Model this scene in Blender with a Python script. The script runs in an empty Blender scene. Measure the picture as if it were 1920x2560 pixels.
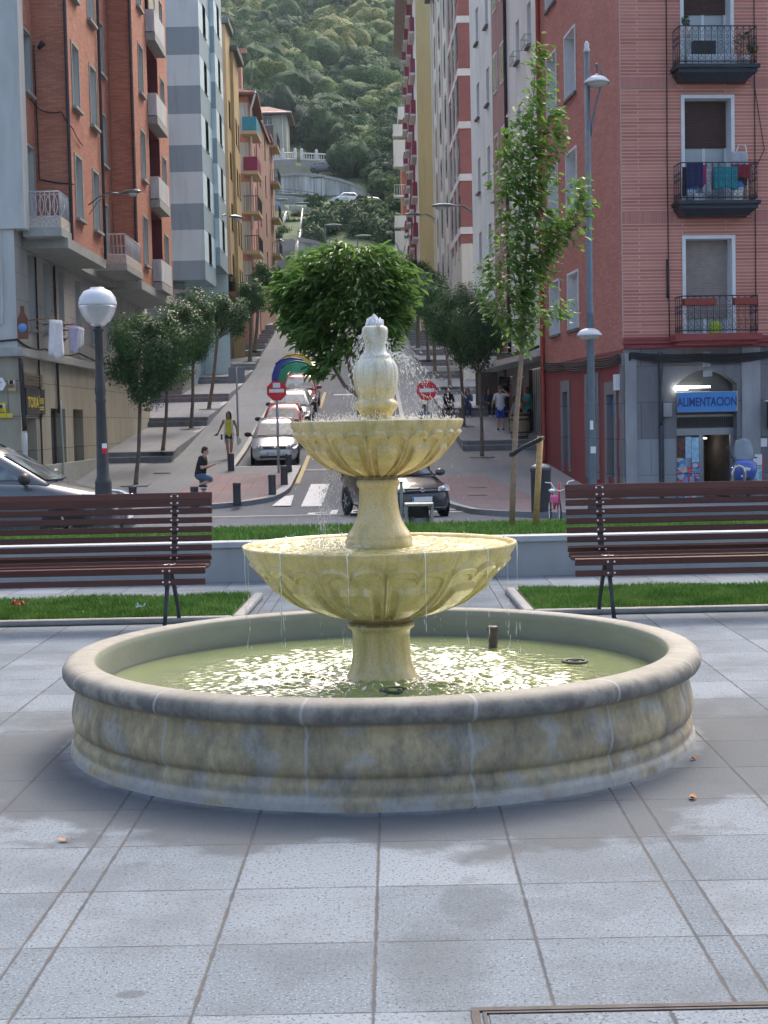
import bpy, bmesh, math, random
import numpy as np
from mathutils import Matrix, Vector
R = math.radians
S = bpy.context.scene
COL = S.collection
random.seed(7); rng = np.random.default_rng(7)

# ------------------------------------------------------------------ camera, world, sun, exposure
F = 3750.0; EYE = 1.55; PITCH = math.atan(226/F); ROLL = R(-1.2)
cam = bpy.data.objects.new('camera', bpy.data.cameras.new('camera')); COL.objects.link(cam)
cam.data.sensor_fit = 'VERTICAL'; cam.data.sensor_height = 36; cam.data.sensor_width = 27
cam.data.lens = F/2560*36
cam.data.clip_start = .05; cam.data.clip_end = 3000
cam.matrix_world = Matrix.Translation((0, 0, EYE)) @ Matrix.Rotation(math.pi/2-PITCH, 4, 'X') @ Matrix.Rotation(ROLL, 4, 'Z')
S.camera = cam

SUN_EL, SUN_AZ = 48, 18          # degrees; azimuth measured from +Y (the hill) towards +X
W = bpy.data.worlds.new('World'); S.world = W; W.use_nodes = True
wn = W.node_tree; sky = wn.nodes.new('ShaderNodeTexSky'); sky.sky_type = 'NISHITA'; sky.sun_disc = False
sky.sun_elevation = R(SUN_EL); sky.sun_rotation = R(SUN_AZ)
sky.air_density = 1.0; sky.dust_density = 7.0; sky.ozone_density = .3
bg = wn.nodes['Background']; bg.inputs['Strength'].default_value = .15
wn.links.new(sky.outputs[0], bg.inputs['Color'])
sl = bpy.data.lights.new('sun', 'SUN'); sl.energy = .26; sl.angle = R(9.5); sl.color = (1, .97, .92)
so = bpy.data.objects.new('sun', sl); COL.objects.link(so)
so.rotation_euler = (R(90-SUN_EL), 0, R(180-SUN_AZ)); so.location = (0, 0, 60)
S.view_settings.view_transform = 'Standard'; S.view_settings.look = 'None'
S.view_settings.exposure = 1.38; S.view_settings.gamma = 1; S.view_settings.use_curve_mapping = False
S.render.engine = 'CYCLES'
S.cycles.max_bounces = 6; S.cycles.diffuse_bounces = 3; S.cycles.glossy_bounces = 3; S.cycles.transparent_max_bounces = 6

# ------------------------------------------------------------------ pixel to world (a pixel of the 1920x2560 photograph at depth D)
def at(px, py, D):
    x = (px-960)/F; y = -(py-1280)/F
    c, s = math.cos(ROLL), math.sin(ROLL)
    xr = x*c-y*s; yr = x*s+y*c
    k = math.cos(PITCH)+yr*math.sin(PITCH)
    return Vector((xr/k*D, D, EYE+(-math.sin(PITCH)+yr*math.cos(PITCH))/k*D))
PR = [(0, 0), (18.3, 0), (20, -.08), (24, -.18), (31, -.57), (37, -.78), (41, -.8), (45.5, -.45), (50, -.05), (52, .12),
      (55.6, .47), (68, 1.97), (90.8, 4.84), (111.6, 7.9), (122, 9.6), (400, 9.6)]
PX = [a for a, b in PR]; PZ = [b for a, b in PR]
def zp(D): return float(np.interp(D, PX, PZ))
def interp(x, pts): return float(np.interp(x, [p[0] for p in pts], [p[1] for p in pts]))

# ------------------------------------------------------------------ mesh builder
WM = {}
class MB:
    def __init__(s): s.v = []; s.f = []; s.m = []; s.sm = []; s.M = Matrix(); s.mi = 0; s.smooth = False
    def add(s, vs, fs, mi=None, smooth=None):
        b = len(s.v); M = s.M
        s.v += [tuple(M @ Vector(p)) for p in vs]
        for f in fs:
            s.f.append(tuple(i+b for i in f)); s.m.append(s.mi if mi is None else mi); s.sm.append(s.smooth if smooth is None else smooth)
        return s
    def box(s, c, d, rz=0, mi=None, rx=0, ry=0):
        x, y, z = d[0]/2, d[1]/2, d[2]/2
        T = Matrix.Translation(c) @ Matrix.Rotation(rz, 4, 'Z') @ Matrix.Rotation(ry, 4, 'Y') @ Matrix.Rotation(rx, 4, 'X')
        vs = [T @ Vector(p) for p in ((-x,-y,-z),(x,-y,-z),(x,y,-z),(-x,y,-z),(-x,-y,z),(x,-y,z),(x,y,z),(-x,y,z))]
        return s.add(vs, [(0,3,2,1),(4,5,6,7),(0,1,5,4),(1,2,6,5),(2,3,7,6),(3,0,4,7)], mi, False)
    def bb(s, x0, x1, y0, y1, z0, z1, mi=None):
        return s.box(((x0+x1)/2, (y0+y1)/2, (z0+z1)/2), (x1-x0, y1-y0, z1-z0), 0, mi)
    def quad(s, a, b, c, d, mi=None): return s.add([a, b, c, d], [(0, 1, 2, 3)], mi)
    def prism(s, poly, h, mi=None, smooth=False):
        """poly: list of 3D points (planar), h: extrusion vector"""
        n = len(poly); h = Vector(h); P = [Vector(p) for p in poly]
        return s.add(P+[p+h for p in P], [tuple(range(n))[::-1], tuple(range(n, 2*n))]+[(i, (i+1) % n, n+(i+1) % n, n+i) for i in range(n)], mi, smooth)
    def tube(s, pts, r, n=8, mi=None, smooth=True, cap=True):
        P = [Vector(p) for p in pts]; k = len(P)
        rr = r if hasattr(r, '__len__') else [r]*k
        vs = []; prev = None
        for i, p in enumerate(P):
            t = (P[min(i+1, k-1)]-P[max(i-1, 0)])
            t = t.normalized() if t.length > 1e-9 else Vector((0, 0, 1))
            if prev is None:
                a = t.orthogonal().normalized()
            else:
                a = (prev-t*prev.dot(t)); a = a.normalized() if a.length > 1e-6 else t.orthogonal().normalized()
            prev = a; b = t.cross(a)
            vs += [p+(a*math.cos(2*math.pi*j/n)+b*math.sin(2*math.pi*j/n))*rr[i] for j in range(n)]
        fs = [(i*n+j, i*n+(j+1) % n, (i+1)*n+(j+1) % n, (i+1)*n+j) for i in range(k-1) for j in range(n)]
        if cap: fs += [tuple(range(n))[::-1], tuple(range((k-1)*n, k*n))]
        return s.add(vs, fs, mi, smooth)
    def lathe(s, prof, n=32, c=(0, 0, 0), mi=None, smooth=True, cap=True, axis='Z', a0=0, a1=2*math.pi):
        full = abs(a1-a0-2*math.pi) < 1e-6; m = n if full else n+1
        vs = []
        for r, z in prof:
            for j in range(m):
                a = a0+(a1-a0)*j/n; p = (r*math.cos(a), r*math.sin(a), z)
                if axis == 'Y': p = (p[0], p[2], p[1])
                if axis == 'X': p = (p[2], p[0], p[1])
                vs.append((p[0]+c[0], p[1]+c[1], p[2]+c[2]))
        k = len(prof); fs = []
        for i in range(k-1):
            for j in range(n):
                j2 = (j+1) % m; fs.append((i*m+j, i*m+j2, (i+1)*m+j2, (i+1)*m+j))
        if cap and full:
            if prof[0][0] > 1e-4: fs.append(tuple(range(m))[::-1])
            if prof[-1][0] > 1e-4: fs.append(tuple(range((k-1)*m, k*m)))
        return s.add(vs, fs, mi, smooth)
    def ell(s, c, r, n=10, m=7, mi=None, rz=0, rx=0, ry=0):
        T = Matrix.Translation(c) @ Matrix.Rotation(rz, 4, 'Z') @ Matrix.Rotation(ry, 4, 'Y') @ Matrix.Rotation(rx, 4, 'X')
        vs = []; fs = []
        for i in range(m+1):
            t = math.pi*i/m
            for j in range(n):
                a = 2*math.pi*j/n
                vs.append(T @ Vector((r[0]*math.sin(t)*math.cos(a), r[1]*math.sin(t)*math.sin(a), r[2]*math.cos(t))))
        for i in range(m):
            for j in range(n): fs.append((i*n+j, (i+1)*n+j, (i+1)*n+(j+1) % n, i*n+(j+1) % n))
        return s.add(vs, fs, mi, True)
    def loft(s, rings, mi=None, smooth=True, close=True, caps=True):
        n = len(rings[0]); vs = [p for r in rings for p in r]; fs = []
        for i in range(len(rings)-1):
            for j in range(n if close else n-1): fs.append((i*n+j, i*n+(j+1) % n, (i+1)*n+(j+1) % n, (i+1)*n+j))
        if caps: fs += [tuple(range(n))[::-1], tuple(range((len(rings)-1)*n, len(rings)*n))]
        return s.add(vs, fs, mi, smooth)
    def torus(s, c, Rr, r, n=20, m=6, axis='Y', mi=None):
        pts = []
        for i in range(n+1):
            a = 2*math.pi*i/n; p = {'Y': (Rr*math.cos(a), 0, Rr*math.sin(a)), 'Z': (Rr*math.cos(a), Rr*math.sin(a), 0), 'X': (0, Rr*math.cos(a), Rr*math.sin(a))}[axis]
            pts.append((c[0]+p[0], c[1]+p[1], c[2]+p[2]))
        return s.tube(pts, r, m, mi, True, False)
    def build(s, name, mats, parent=None, world=True, bevel=0, weld=False, auto=None, uv=True):
        me = bpy.data.meshes.new(name)
        vs = s.v
        if parent is not None and world:
            Mi = WM[parent.name].inverted(); vs = [tuple(Mi @ Vector(p)) for p in vs]
        me.from_pydata(vs, [], s.f)
        if not isinstance(mats, (list, tuple)): mats = [mats]
        for m in mats: me.materials.append(m)
        if len(mats) > 1: me.polygons.foreach_set('material_index', np.array(s.m, 'i'))
        me.polygons.foreach_set('use_smooth', np.array(s.sm, bool))
        if bevel or weld:
            bm = bmesh.new(); bm.from_mesh(me)
            if weld: bmesh.ops.remove_doubles(bm, verts=bm.verts, dist=weld if weld is not True else 1e-5)
            if bevel:
                es = [e for e in bm.edges if len(e.link_faces) == 2 and e.calc_face_angle(0) > .6]
                bmesh.ops.bevel(bm, geom=es, offset=bevel, segments=2, affect='EDGES', clamp_overlap=True, profile=.5)
            bm.to_mesh(me); bm.free()
        me.validate()
        if uv: box_uv(me)
        o = bpy.data.objects.new(name, me); COL.objects.link(o)
        if parent is not None: o.parent = parent; WM[o.name] = WM[parent.name]
        else: WM[o.name] = Matrix()
        return o
def box_uv(me):
    me.update(); n = len(me.loops)
    if not n: return
    co = np.empty(len(me.vertices)*3, 'f'); me.vertices.foreach_get('co', co); co = co.reshape(-1, 3)
    vi = np.empty(n, 'i'); me.loops.foreach_get('vertex_index', vi)
    nf = len(me.polygons); nr = np.empty(nf*3, 'f'); me.polygons.foreach_get('normal', nr); nr = nr.reshape(-1, 3)
    tot = np.empty(nf, 'i'); me.polygons.foreach_get('loop_total', tot)
    N = np.repeat(nr, tot, 0); P = co[vi]
    hor = np.abs(N[:, 2]) > .7
    h = np.hypot(N[:, 0], N[:, 1])+1e-9
    u = np.where(hor, P[:, 0], (-N[:, 1]*P[:, 0]+N[:, 0]*P[:, 1])/h)
    v = np.where(hor, P[:, 1], P[:, 2])
    l = me.uv_layers.new(name='uv'); l.data.foreach_set('uv', np.stack([u, v], 1).ravel().astype('f'))

def tag(o, label=None, cat=None, group=None, kind=None):
    if label: o['label'] = label
    if cat: o['category'] = cat
    if group: o['group'] = group
    if kind: o['kind'] = kind
    return o
def thing(name, label, cat, loc=(0, 0, 0), rz=0, group=None):
    o = bpy.data.objects.new(name, None); COL.objects.link(o); o.empty_display_size = .2
    o.location = loc; o.rotation_euler = (0, 0, rz)
    WM[o.name] = Matrix.Translation(loc) @ Matrix.Rotation(rz, 4, 'Z')
    return tag(o, label, cat, group)
def struct(mb, name, mat, **k): return tag(mb.build(name, mat, **k), name.replace('_', ' '), None, None, 'structure')
def dup(root, loc, rz, label, group=None):
    r = root.copy(); COL.objects.link(r); r.location = loc; r.rotation_euler = (0, 0, rz); r['label'] = label
    if group: r['group'] = group
    WM[r.name] = Matrix.Translation(loc) @ Matrix.Rotation(rz, 4, 'Z')
    for ch in list(root.children):
        c = ch.copy(); COL.objects.link(c); c.parent = r; WM[c.name] = WM[r.name]
        for g in list(ch.children):
            d = g.copy(); COL.objects.link(d); d.parent = c
    return r
def text(name, body, size, mat, parent, M, extrude=.004, sx=1, align='CENTER', bold=0):
    cu = bpy.data.curves.new('t', 'FONT'); cu.body = body; cu.size = size; cu.extrude = extrude
    cu.align_x = align; cu.align_y = 'CENTER'; cu.resolution_u = 3; cu.offset = bold
    to = bpy.data.objects.new('t', cu); COL.objects.link(to)
    dg = bpy.context.evaluated_depsgraph_get(); dg.update()
    me = bpy.data.meshes.new_from_object(to.evaluated_get(dg))
    bpy.data.objects.remove(to)
    MM = (WM[parent.name].inverted() if parent else Matrix()) @ M @ Matrix.Diagonal((sx, 1, 1, 1))
    me.transform(MM); me.materials.clear(); me.materials.append(mat); me.name = name
    o = bpy.data.objects.new(name, me); COL.objects.link(o)
    if parent: o.parent = parent; WM[o.name] = WM[parent.name]
    return o
def evalmesh(o):
    dg = bpy.context.evaluated_depsgraph_get(); dg.update()
    me = bpy.data.meshes.new_from_object(o.evaluated_get(dg)); o.modifiers.clear(); old = o.data; o.data = me
    me.name = old.name; bpy.data.meshes.remove(old); return o

# ------------------------------------------------------------------ materials
MATS = {}
class NT:
    def __init__(s, name):
        s.m = bpy.data.materials.new(name); s.m.use_nodes = True; s.t = s.m.node_tree; s.b = s.t.nodes['Principled BSDF']
    def n(s, ty, **k):
        x = s.t.nodes.new('ShaderNode'+ty)
        for a, v in k.items(): setattr(x, a, v)
        return x
    def l(s, a, b): s.t.links.new(a, b)
    def val(s, sock, v):
        if hasattr(v, 'links') or hasattr(v, 'is_output'): s.l(v, sock)
        else: sock.default_value = v
    def math(s, op, a, b=0, c=0):
        x = s.n('Math', operation=op); s.val(x.inputs[0], a); s.val(x.inputs[1], b)
        if op in ('MULTIPLY_ADD', 'SMOOTH_MIN', 'WRAP', 'COMPARE'): s.val(x.inputs[2], c)
        return x.outputs[0]
    def mix(s, fac, a, b, blend='MIX'):
        x = s.n('Mix', data_type='RGBA', blend_type=blend); s.val(x.inputs[0], fac)
        s.val(x.inputs[6], a if hasattr(a, 'is_output') else (*a[:3], 1)); s.val(x.inputs[7], b if hasattr(b, 'is_output') else (*b[:3], 1))
        return x.outputs[2]
    def ramp(s, f, stops):
        x = s.n('ValToRGB'); s.l(f, x.inputs[0]); e = x.color_ramp.elements
        while len(e) < len(stops): e.new(.5)
        for i, (p, c) in enumerate(stops): e[i].position = p; e[i].color = (*c, 1) if hasattr(c, '__len__') else (c, c, c, 1)
        return x.outputs[0]
    def noise(s, vec, scale, detail=4, rough=.55, out=0):
        x = s.n('TexNoise'); s.l(vec, x.inputs['Vector']); x.inputs['Scale'].default_value = scale
        x.inputs['Detail'].default_value = detail; x.inputs['Roughness'].default_value = rough; return x.outputs[out]
    def obj(s): return s.n('TexCoord').outputs['Object']
    def pos(s): return s.n('NewGeometry').outputs['Position']
    def uv(s): return s.n('UVMap').outputs[0]
    def mapping(s, v, sc=(1, 1, 1), loc=(0, 0, 0), rot=(0, 0, 0)):
        x = s.n('Mapping'); s.l(v, x.inputs[0]); x.inputs['Scale'].default_value = sc; x.inputs['Location'].default_value = loc; x.inputs['Rotation'].default_value = rot
        return x.outputs[0]
    def sep(s, v): x = s.n('SeparateXYZ'); s.l(v, x.inputs[0]); return x.outputs
    def bump(s, h, st=.3, d=.01):
        x = s.n('Bump'); s.val(x.inputs['Height'], h); x.inputs['Strength'].default_value = st; x.inputs['Distance'].default_value = d
        s.l(x.outputs[0], s.b.inputs['Normal']); return x
    def col(s, c): s.val(s.b.inputs['Base Color'], c if hasattr(c, 'is_output') else (*c[:3], 1))
    def rough(s, v): s.val(s.b.inputs['Roughness'], v)
    def set(s, **k):
        for a, v in k.items(): s.b.inputs[a.replace('_', ' ')].default_value = v
def plain(name, c, rough=.6, var=.12, scale=3, metal=0, bump=0, coat=0, spec=.5, bscale=None, streak=False):
    """a colour with procedural variation in world space"""
    if name in MATS: return MATS[name]
    t = NT(name); v = t.pos()
    v2 = t.mapping(v, (1, 1, .25)) if streak else v
    n1 = t.noise(v2, scale, 5, .6)
    f = t.ramp(n1, [(.3, 0), (.7, 1)])
    lo = tuple(x*(1-var) for x in c); hi = tuple(min(1, x*(1+var)) for x in c)
    t.col(t.mix(f, lo, hi)); t.rough(rough); t.set(Metallic=metal)
    t.b.inputs['Specular IOR Level'].default_value = spec
    if coat: t.b.inputs['Coat Weight'].default_value = coat; t.b.inputs['Coat Roughness'].default_value = .05
    if bump: t.bump(t.noise(v, bscale or scale*12, 3), bump, .004)
    MATS[name] = t.m; return t.m
def glassy(name, c=(.03, .04, .05), rough=.06):
    if name in MATS: return MATS[name]
    t = NT(name); n = t.noise(t.pos(), 1.3, 2); t.col(t.mix(n, tuple(x*.7 for x in c), tuple(x*1.5 for x in c)))
    t.rough(rough); t.b.inputs['Specular IOR Level'].default_value = .8
    MATS[name] = t.m; return t.m
def brick(name, c1, c2, mortar, bw=.25, bh=.055, ms=.008, stains=.25, blotch=.25, bumpst=.4):
    t = NT(name); uv = t.uv(); b = t.n('TexBrick'); t.l(uv, b.inputs['Vector'])
    b.inputs['Scale'].default_value = 1; b.inputs['Brick Width'].default_value = bw; b.inputs['Row Height'].default_value = bh
    b.inputs['Mortar Size'].default_value = ms; b.inputs['Mortar Smooth'].default_value = .2; b.inputs['Bias'].default_value = 0
    b.inputs['Color1'].default_value = (*c1, 1); b.inputs['Color2'].default_value = (*c2, 1); b.inputs['Mortar'].default_value = (*mortar, 1)
    n1 = t.noise(t.mapping(uv, (1, 1, 1)), .55, 5, .65); st = t.noise(t.mapping(uv, (1.2, 8, 1)), 1.6, 4, .7)
    c = t.mix(t.ramp(n1, [(.35, 0), (.7, blotch)]), b.outputs[0], tuple(x*.55 for x in c1))
    c = t.mix(t.ramp(st, [(.45, 0), (.75, stains)]), c, tuple(min(1, x*1.5) for x in c2))
    t.col(c); t.rough(.85); t.bump(t.math('SUBTRACT', 1, b.outputs[1]), bumpst, .006)
    MATS[name] = t.m; return t.m
def blocks(name, c, bw=.9, bh=.55, ms=.012, mort=None, var=.12, dirt=.4, off=.5):
    t = NT(name); uv = t.uv(); b = t.n('TexBrick'); t.l(uv, b.inputs['Vector']); b.offset = off
    b.inputs['Scale'].default_value = 1; b.inputs['Brick Width'].default_value = bw; b.inputs['Row Height'].default_value = bh
    b.inputs['Mortar Size'].default_value = ms; b.inputs['Mortar Smooth'].default_value = .3
    b.inputs['Color1'].default_value = (*[x*(1-var) for x in c], 1); b.inputs['Color2'].default_value = (*[min(1, x*(1+var)) for x in c], 1)
    b.inputs['Mortar'].default_value = (*(mort or [x*.45 for x in c]), 1)
    s1 = t.noise(t.mapping(uv, (1.5, .35, 1)), 1.3, 6, .7); s2 = t.noise(uv, 22, 3, .7)
    cc = t.mix(t.ramp(s1, [(.42, 0), (.75, dirt)]), b.outputs[0], tuple(x*.4 for x in c))
    cc = t.mix(t.math('MULTIPLY', s2, .18), cc, (0, 0, 0))
    t.col(cc); t.rough(.85); t.bump(s2, .25, .005)
    MATS[name] = t.m; return t.m
def leafmat(name, c1, c2, c3=None, rough=.45, trans=.25, nscale=.9):
    t = NT(name); g = t.n('NewGeometry'); ri = g.outputs['Random Per Island']
    nz = t.noise(g.outputs['Position'], nscale, 2)
    f = t.math('ADD', t.math('MULTIPLY', ri, .6), t.math('MULTIPLY', nz, .4))
    stops = [(.2, c1), (.8, c2)] + ([(.93, c3)] if c3 else [])
    t.col(t.ramp(f, stops)); t.rough(rough); t.b.inputs['Specular IOR Level'].default_value = .5
    tr = t.n('BsdfTranslucent'); mx = t.n('MixShader'); mx.inputs[0].default_value = trans
    t.val(tr.inputs[0], t.ramp(f, [(.2, tuple(min(1, x*1.5) for x in c1)), (.8, tuple(min(1, x*1.6) for x in c2))]))
    out = t.t.nodes['Material Output']; t.l(t.b.outputs[0], mx.inputs[1]); t.l(tr.outputs[0], mx.inputs[2]); t.l(mx.outputs[0], out.inputs[0])
    MATS[name] = t.m; return t.m
def emis(name, c, st):
    t = NT(name); t.col(c); t.b.inputs['Emission Color'].default_value = (*c, 1); t.b.inputs['Emission Strength'].default_value = st
    MATS[name] = t.m; return t.m

# leaf clouds: numpy mesh of folded leaf faces
def leaves_mesh(C, Nrm, size, aspect=.5, fold=.25):
    """C (n,3) centres, Nrm (n,3) rough facing direction, size (n,)"""
    n = len(C); up = rng.normal(size=(n, 3)); Nn = Nrm/np.linalg.norm(Nrm, axis=1, keepdims=True)
    a = np.cross(Nn, up); a /= np.linalg.norm(a, axis=1, keepdims=True)+1e-9; b = np.cross(Nn, a)
    s = size[:, None]; w = s*aspect
    v0 = C-a*s*.5; v2 = C+a*s*.5; v1 = C+b*w*.5+Nn*w*fold-a*s*.08; v3 = C-b*w*.5+Nn*w*fold-a*s*.08
    V = np.stack([v0, v1, v2, v3], 1).reshape(-1, 3)
    Fc = (np.arange(n)[:, None]*4+np.array([[0, 1, 2, 3]])); return V, Fc
def np_object(name, V, Fc, mat, parent=None, smooth=False, tone=None):
    if parent is not None:
        Mi = np.array(WM[parent.name].inverted()); V = V@Mi[:3, :3].T+Mi[:3, 3]
    me = bpy.data.meshes.new(name); nv = len(V); nf, k = Fc.shape
    me.vertices.add(nv); me.vertices.foreach_set('co', V.astype('f').ravel())
    me.loops.add(nf*k); me.loops.foreach_set('vertex_index', Fc.astype('i').ravel())
    me.polygons.add(nf); me.polygons.foreach_set('loop_start', np.arange(0, nf*k, k, dtype='i')); me.polygons.foreach_set('loop_total', np.full(nf, k, 'i'))
    if smooth: me.polygons.foreach_set('use_smooth', np.ones(nf, bool))
    if tone is not None:
        at_ = me.attributes.new('tone', 'FLOAT', 'POINT'); at_.data.foreach_set('value', tone.astype('f'))
    me.update(); me.validate(); me.materials.append(mat)
    o = bpy.data.objects.new(name, me); COL.objects.link(o)
    if parent is not None: o.parent = parent; WM[o.name] = WM[parent.name]
    return o
def crown_points(c, r, n, clumps=26, cr=.38, shell=.75):
    """points in an uneven crown: clumps spread over an ellipsoid's outer volume"""
    d = rng.normal(size=(clumps, 3)); d /= np.linalg.norm(d, axis=1, keepdims=True)
    rad = rng.uniform(shell-.3, shell+.12, clumps)[:, None]
    cc = d*rad; k = rng.integers(0, clumps, n); dd = rng.normal(size=(n, 3)); dd /= np.linalg.norm(dd, axis=1, keepdims=True)
    rr = rng.uniform(.25, 1, n)[:, None]**.6*cr*rng.uniform(.7, 1.2, clumps)[k][:, None]
    P = cc[k]+dd*rr; N = dd*.6+P*.8+rng.normal(size=(n, 3))*.35+np.array([0, 0, .35])
    return P*np.array(r)+np.array(c), N
# ------------------------------------------------------------------ plaza paving
def paving_mat():
    t = NT('granite paving'); p = t.obj(); q = t.mapping(p, rot=(0, 0, R(.4))); x, y, z = t.sep(q)
    XP, X0, YP, Y0 = 2.015, -1.038, .535, 4.39
    xm = t.math('MODULO', t.math('ADD', t.math('SUBTRACT', x, X0), XP*40), XP)      # 0..2.015 : four slabs then a strip
    ym = t.math('MODULO', t.math('ADD', t.math('SUBTRACT', y, Y0), YP*20), YP)
    xs = t.math('MODULO', xm, .4775)
    instrip = t.math('GREATER_THAN', xm, 1.91)
    wob = t.math('MULTIPLY', t.math('SUBTRACT', t.noise(p, 11, 4, .7), .5), .016)
    dx1 = t.math('MINIMUM', xs, t.math('SUBTRACT', .4775, xs))
    dx2 = t.math('MINIMUM', t.math('SUBTRACT', xm, 1.91), t.math('SUBTRACT', XP, xm))
    dx = t.math('ADD', t.math('MULTIPLY', instrip, dx2), t.math('MULTIPLY', t.math('SUBTRACT', 1, instrip), dx1))
    dy = t.math('MINIMUM', ym, t.math('SUBTRACT', YP, ym))
    dmin = t.math('MINIMUM', dx, t.math('ADD', dy, .0015))
    mp = t.n('MapRange'); mp.interpolation_type = 'SMOOTHSTEP'; t.l(t.math('ADD', dmin, wob), mp.inputs[0]); mp.inputs[1].default_value = .0015; mp.inputs[2].default_value = .0085
    slab = mp.outputs[0]
    # per slab tone
    ix = t.math('ADD', t.math('MULTIPLY', t.math('FLOOR', t.math('DIVIDE', t.math('SUBTRACT', x, X0), XP)), 7), t.math('FLOOR', t.math('DIVIDE', xm, .4775))); iy = t.math('FLOOR', t.math('DIVIDE', t.math('SUBTRACT', y, Y0), YP))
    cb = t.n('CombineXYZ'); t.l(ix, cb.inputs[0]); t.l(iy, cb.inputs[1]); w = t.n('TexWhiteNoise'); t.l(cb.outputs[0], w.inputs[0])
    sp = t.noise(p, 85, 2, .7); sp2 = t.noise(p, 120, 2, .6)
    base = t.mix(w.outputs[0], (.142, .175, .212), (.212, .25, .292))
    c = t.mix(t.ramp(sp, [(.57, 0), (.63, .85)]), base, (.055, .065, .08)); c = t.mix(t.ramp(sp2, [(.58, 0), (.64, .75)]), c, (.29, .325, .36))
    big = t.noise(p, 1.1, 6, .7); c = t.mix(t.ramp(big, [(.45, 0), (.60, .45)]), c, (.095, .11, .125))
    # damp brownish stain round the basin, with an uneven edge
    cx = t.math('SUBTRACT', t.sep(p)[0], -.03); cy = t.math('SUBTRACT', t.sep(p)[1], 7.4)
    rr = t.math('SQRT', t.math('ADD', t.math('MULTIPLY', cx, cx), t.math('MULTIPLY', cy, cy)))
    e = t.math('ADD', t.math('SUBTRACT', 2.15, rr), t.math('MULTIPLY', t.math('SUBTRACT', t.noise(p, 1.6, 4, .6), .5), 1.5))
    fm = t.n('MapRange'); fm.interpolation_type = 'SMOOTHSTEP'; t.l(t.math('ADD', cy, t.math('MULTIPLY', t.math('SUBTRACT', t.noise(p, 2.3, 4), .5), 1.6)), fm.inputs[0]); fm.inputs[1].default_value = 1.0; fm.inputs[2].default_value = .1; front = fm.outputs[0]
    mr = t.n('MapRange'); mr.interpolation_type = 'SMOOTHSTEP'; t.l(e, mr.inputs[0]); mr.inputs[1].default_value = -.05; mr.inputs[2].default_value = .12
    wet = t.math('MULTIPLY', t.math('MULTIPLY', mr.outputs[0], front), .72)
    c = t.mix(wet, c, t.mix(sp, (.062, .070, .080), (.108, .116, .124)))
    # pale lime crust right at the foot of the basin
    e2 = t.math('ADD', t.math('SUBTRACT', 1.585, rr), t.math('MULTIPLY', t.math('SUBTRACT', t.noise(p, 5, 4, .7), .5), .16))
    mr2 = t.n('MapRange'); t.l(e2, mr2.inputs[0]); mr2.inputs[1].default_value = 0; mr2.inputs[2].default_value = .07
    c = t.mix(t.math('MULTIPLY', mr2.outputs[0], .6), c, (.27, .30, .335))
    # two dark spills in the foreground
    for (sx, sy, rx, ry, k) in ((.27, 4.72, .13, .30, .42), (.13, 4.15, .16, .42, .32), (-.72, 4.02, .045, .03, .6)):
        ax = t.math('DIVIDE', t.math('SUBTRACT', t.sep(p)[0], sx), rx); ay = t.math('DIVIDE', t.math('SUBTRACT', t.sep(p)[1], sy), ry)
        d = t.math('ADD', t.math('ADD', t.math('MULTIPLY', ax, ax), t.math('MULTIPLY', ay, ay)), t.math('MULTIPLY', t.math('SUBTRACT', t.noise(p, 9, 4), .5), 2.0))
        m3 = t.n('MapRange'); m3.interpolation_type = 'SMOOTHSTEP'; t.l(d, m3.inputs[0]); m3.inputs[1].default_value = 1.1; m3.inputs[2].default_value = .2
        c = t.mix(t.math('MULTIPLY', m3.outputs[0], k), c, (.075, .085, .09))
    jc = t.mix(t.ramp(t.noise(p, 3, 3), [(.4, 0), (.6, 1)]), (.075, .082, .095), (.10, .098, .098))
    c = t.mix(slab, jc, c)
    t.col(c); t.b.inputs['Specular IOR Level'].default_value = .12; t.rough(.85)
    t.bump(t.math('ADD', slab, t.math('MULTIPLY', sp, .12)), .5, .006)
    return t.m
M_pave = paving_mat()
m = MB()
m.quad((-30, -6, 0), (30, -6, 0), (30, 18.3, 0), (-30, 18.3, 0)); struct(m, 'plaza', M_pave)
# metal frame let into the paving (bottom right)
M_rust = plain('rusty steel', (.075, .07, .07), .8, .3, 14, .3, .3)
m = MB()
a = at(1170, 2524, 4.0); x0 = a.x; D0 = 1.55/((1.55-a.z)/4.0)
g0 = Vector((a.x, D0, 0)); fx0, fy1 = g0.x, D0
fr = thing('access_cover', 'rusty steel frame of a paved access cover at the lower right edge', 'access cover', (fx0+.6, fy1-.5, 0), R(.5))
for (xa, xb, ya, yb) in ((0, 1.3, 0, -.022), (0, .022, -.022, -1.0), (.03, 1.3, -.030, -.040), (.03, .04, -.04, -1.0)):
    m.bb(fx0+xa, fx0+xb, fy1+yb, fy1+ya, .001, .006)
m.build('frame', M_rust, fr)
m = MB(); m.bb(fx0+.045, fx0+1.3, fy1-1, fy1-.045, -.003, .004); m.build('paved_lid', M_pave, fr, bevel=.002)

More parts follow.
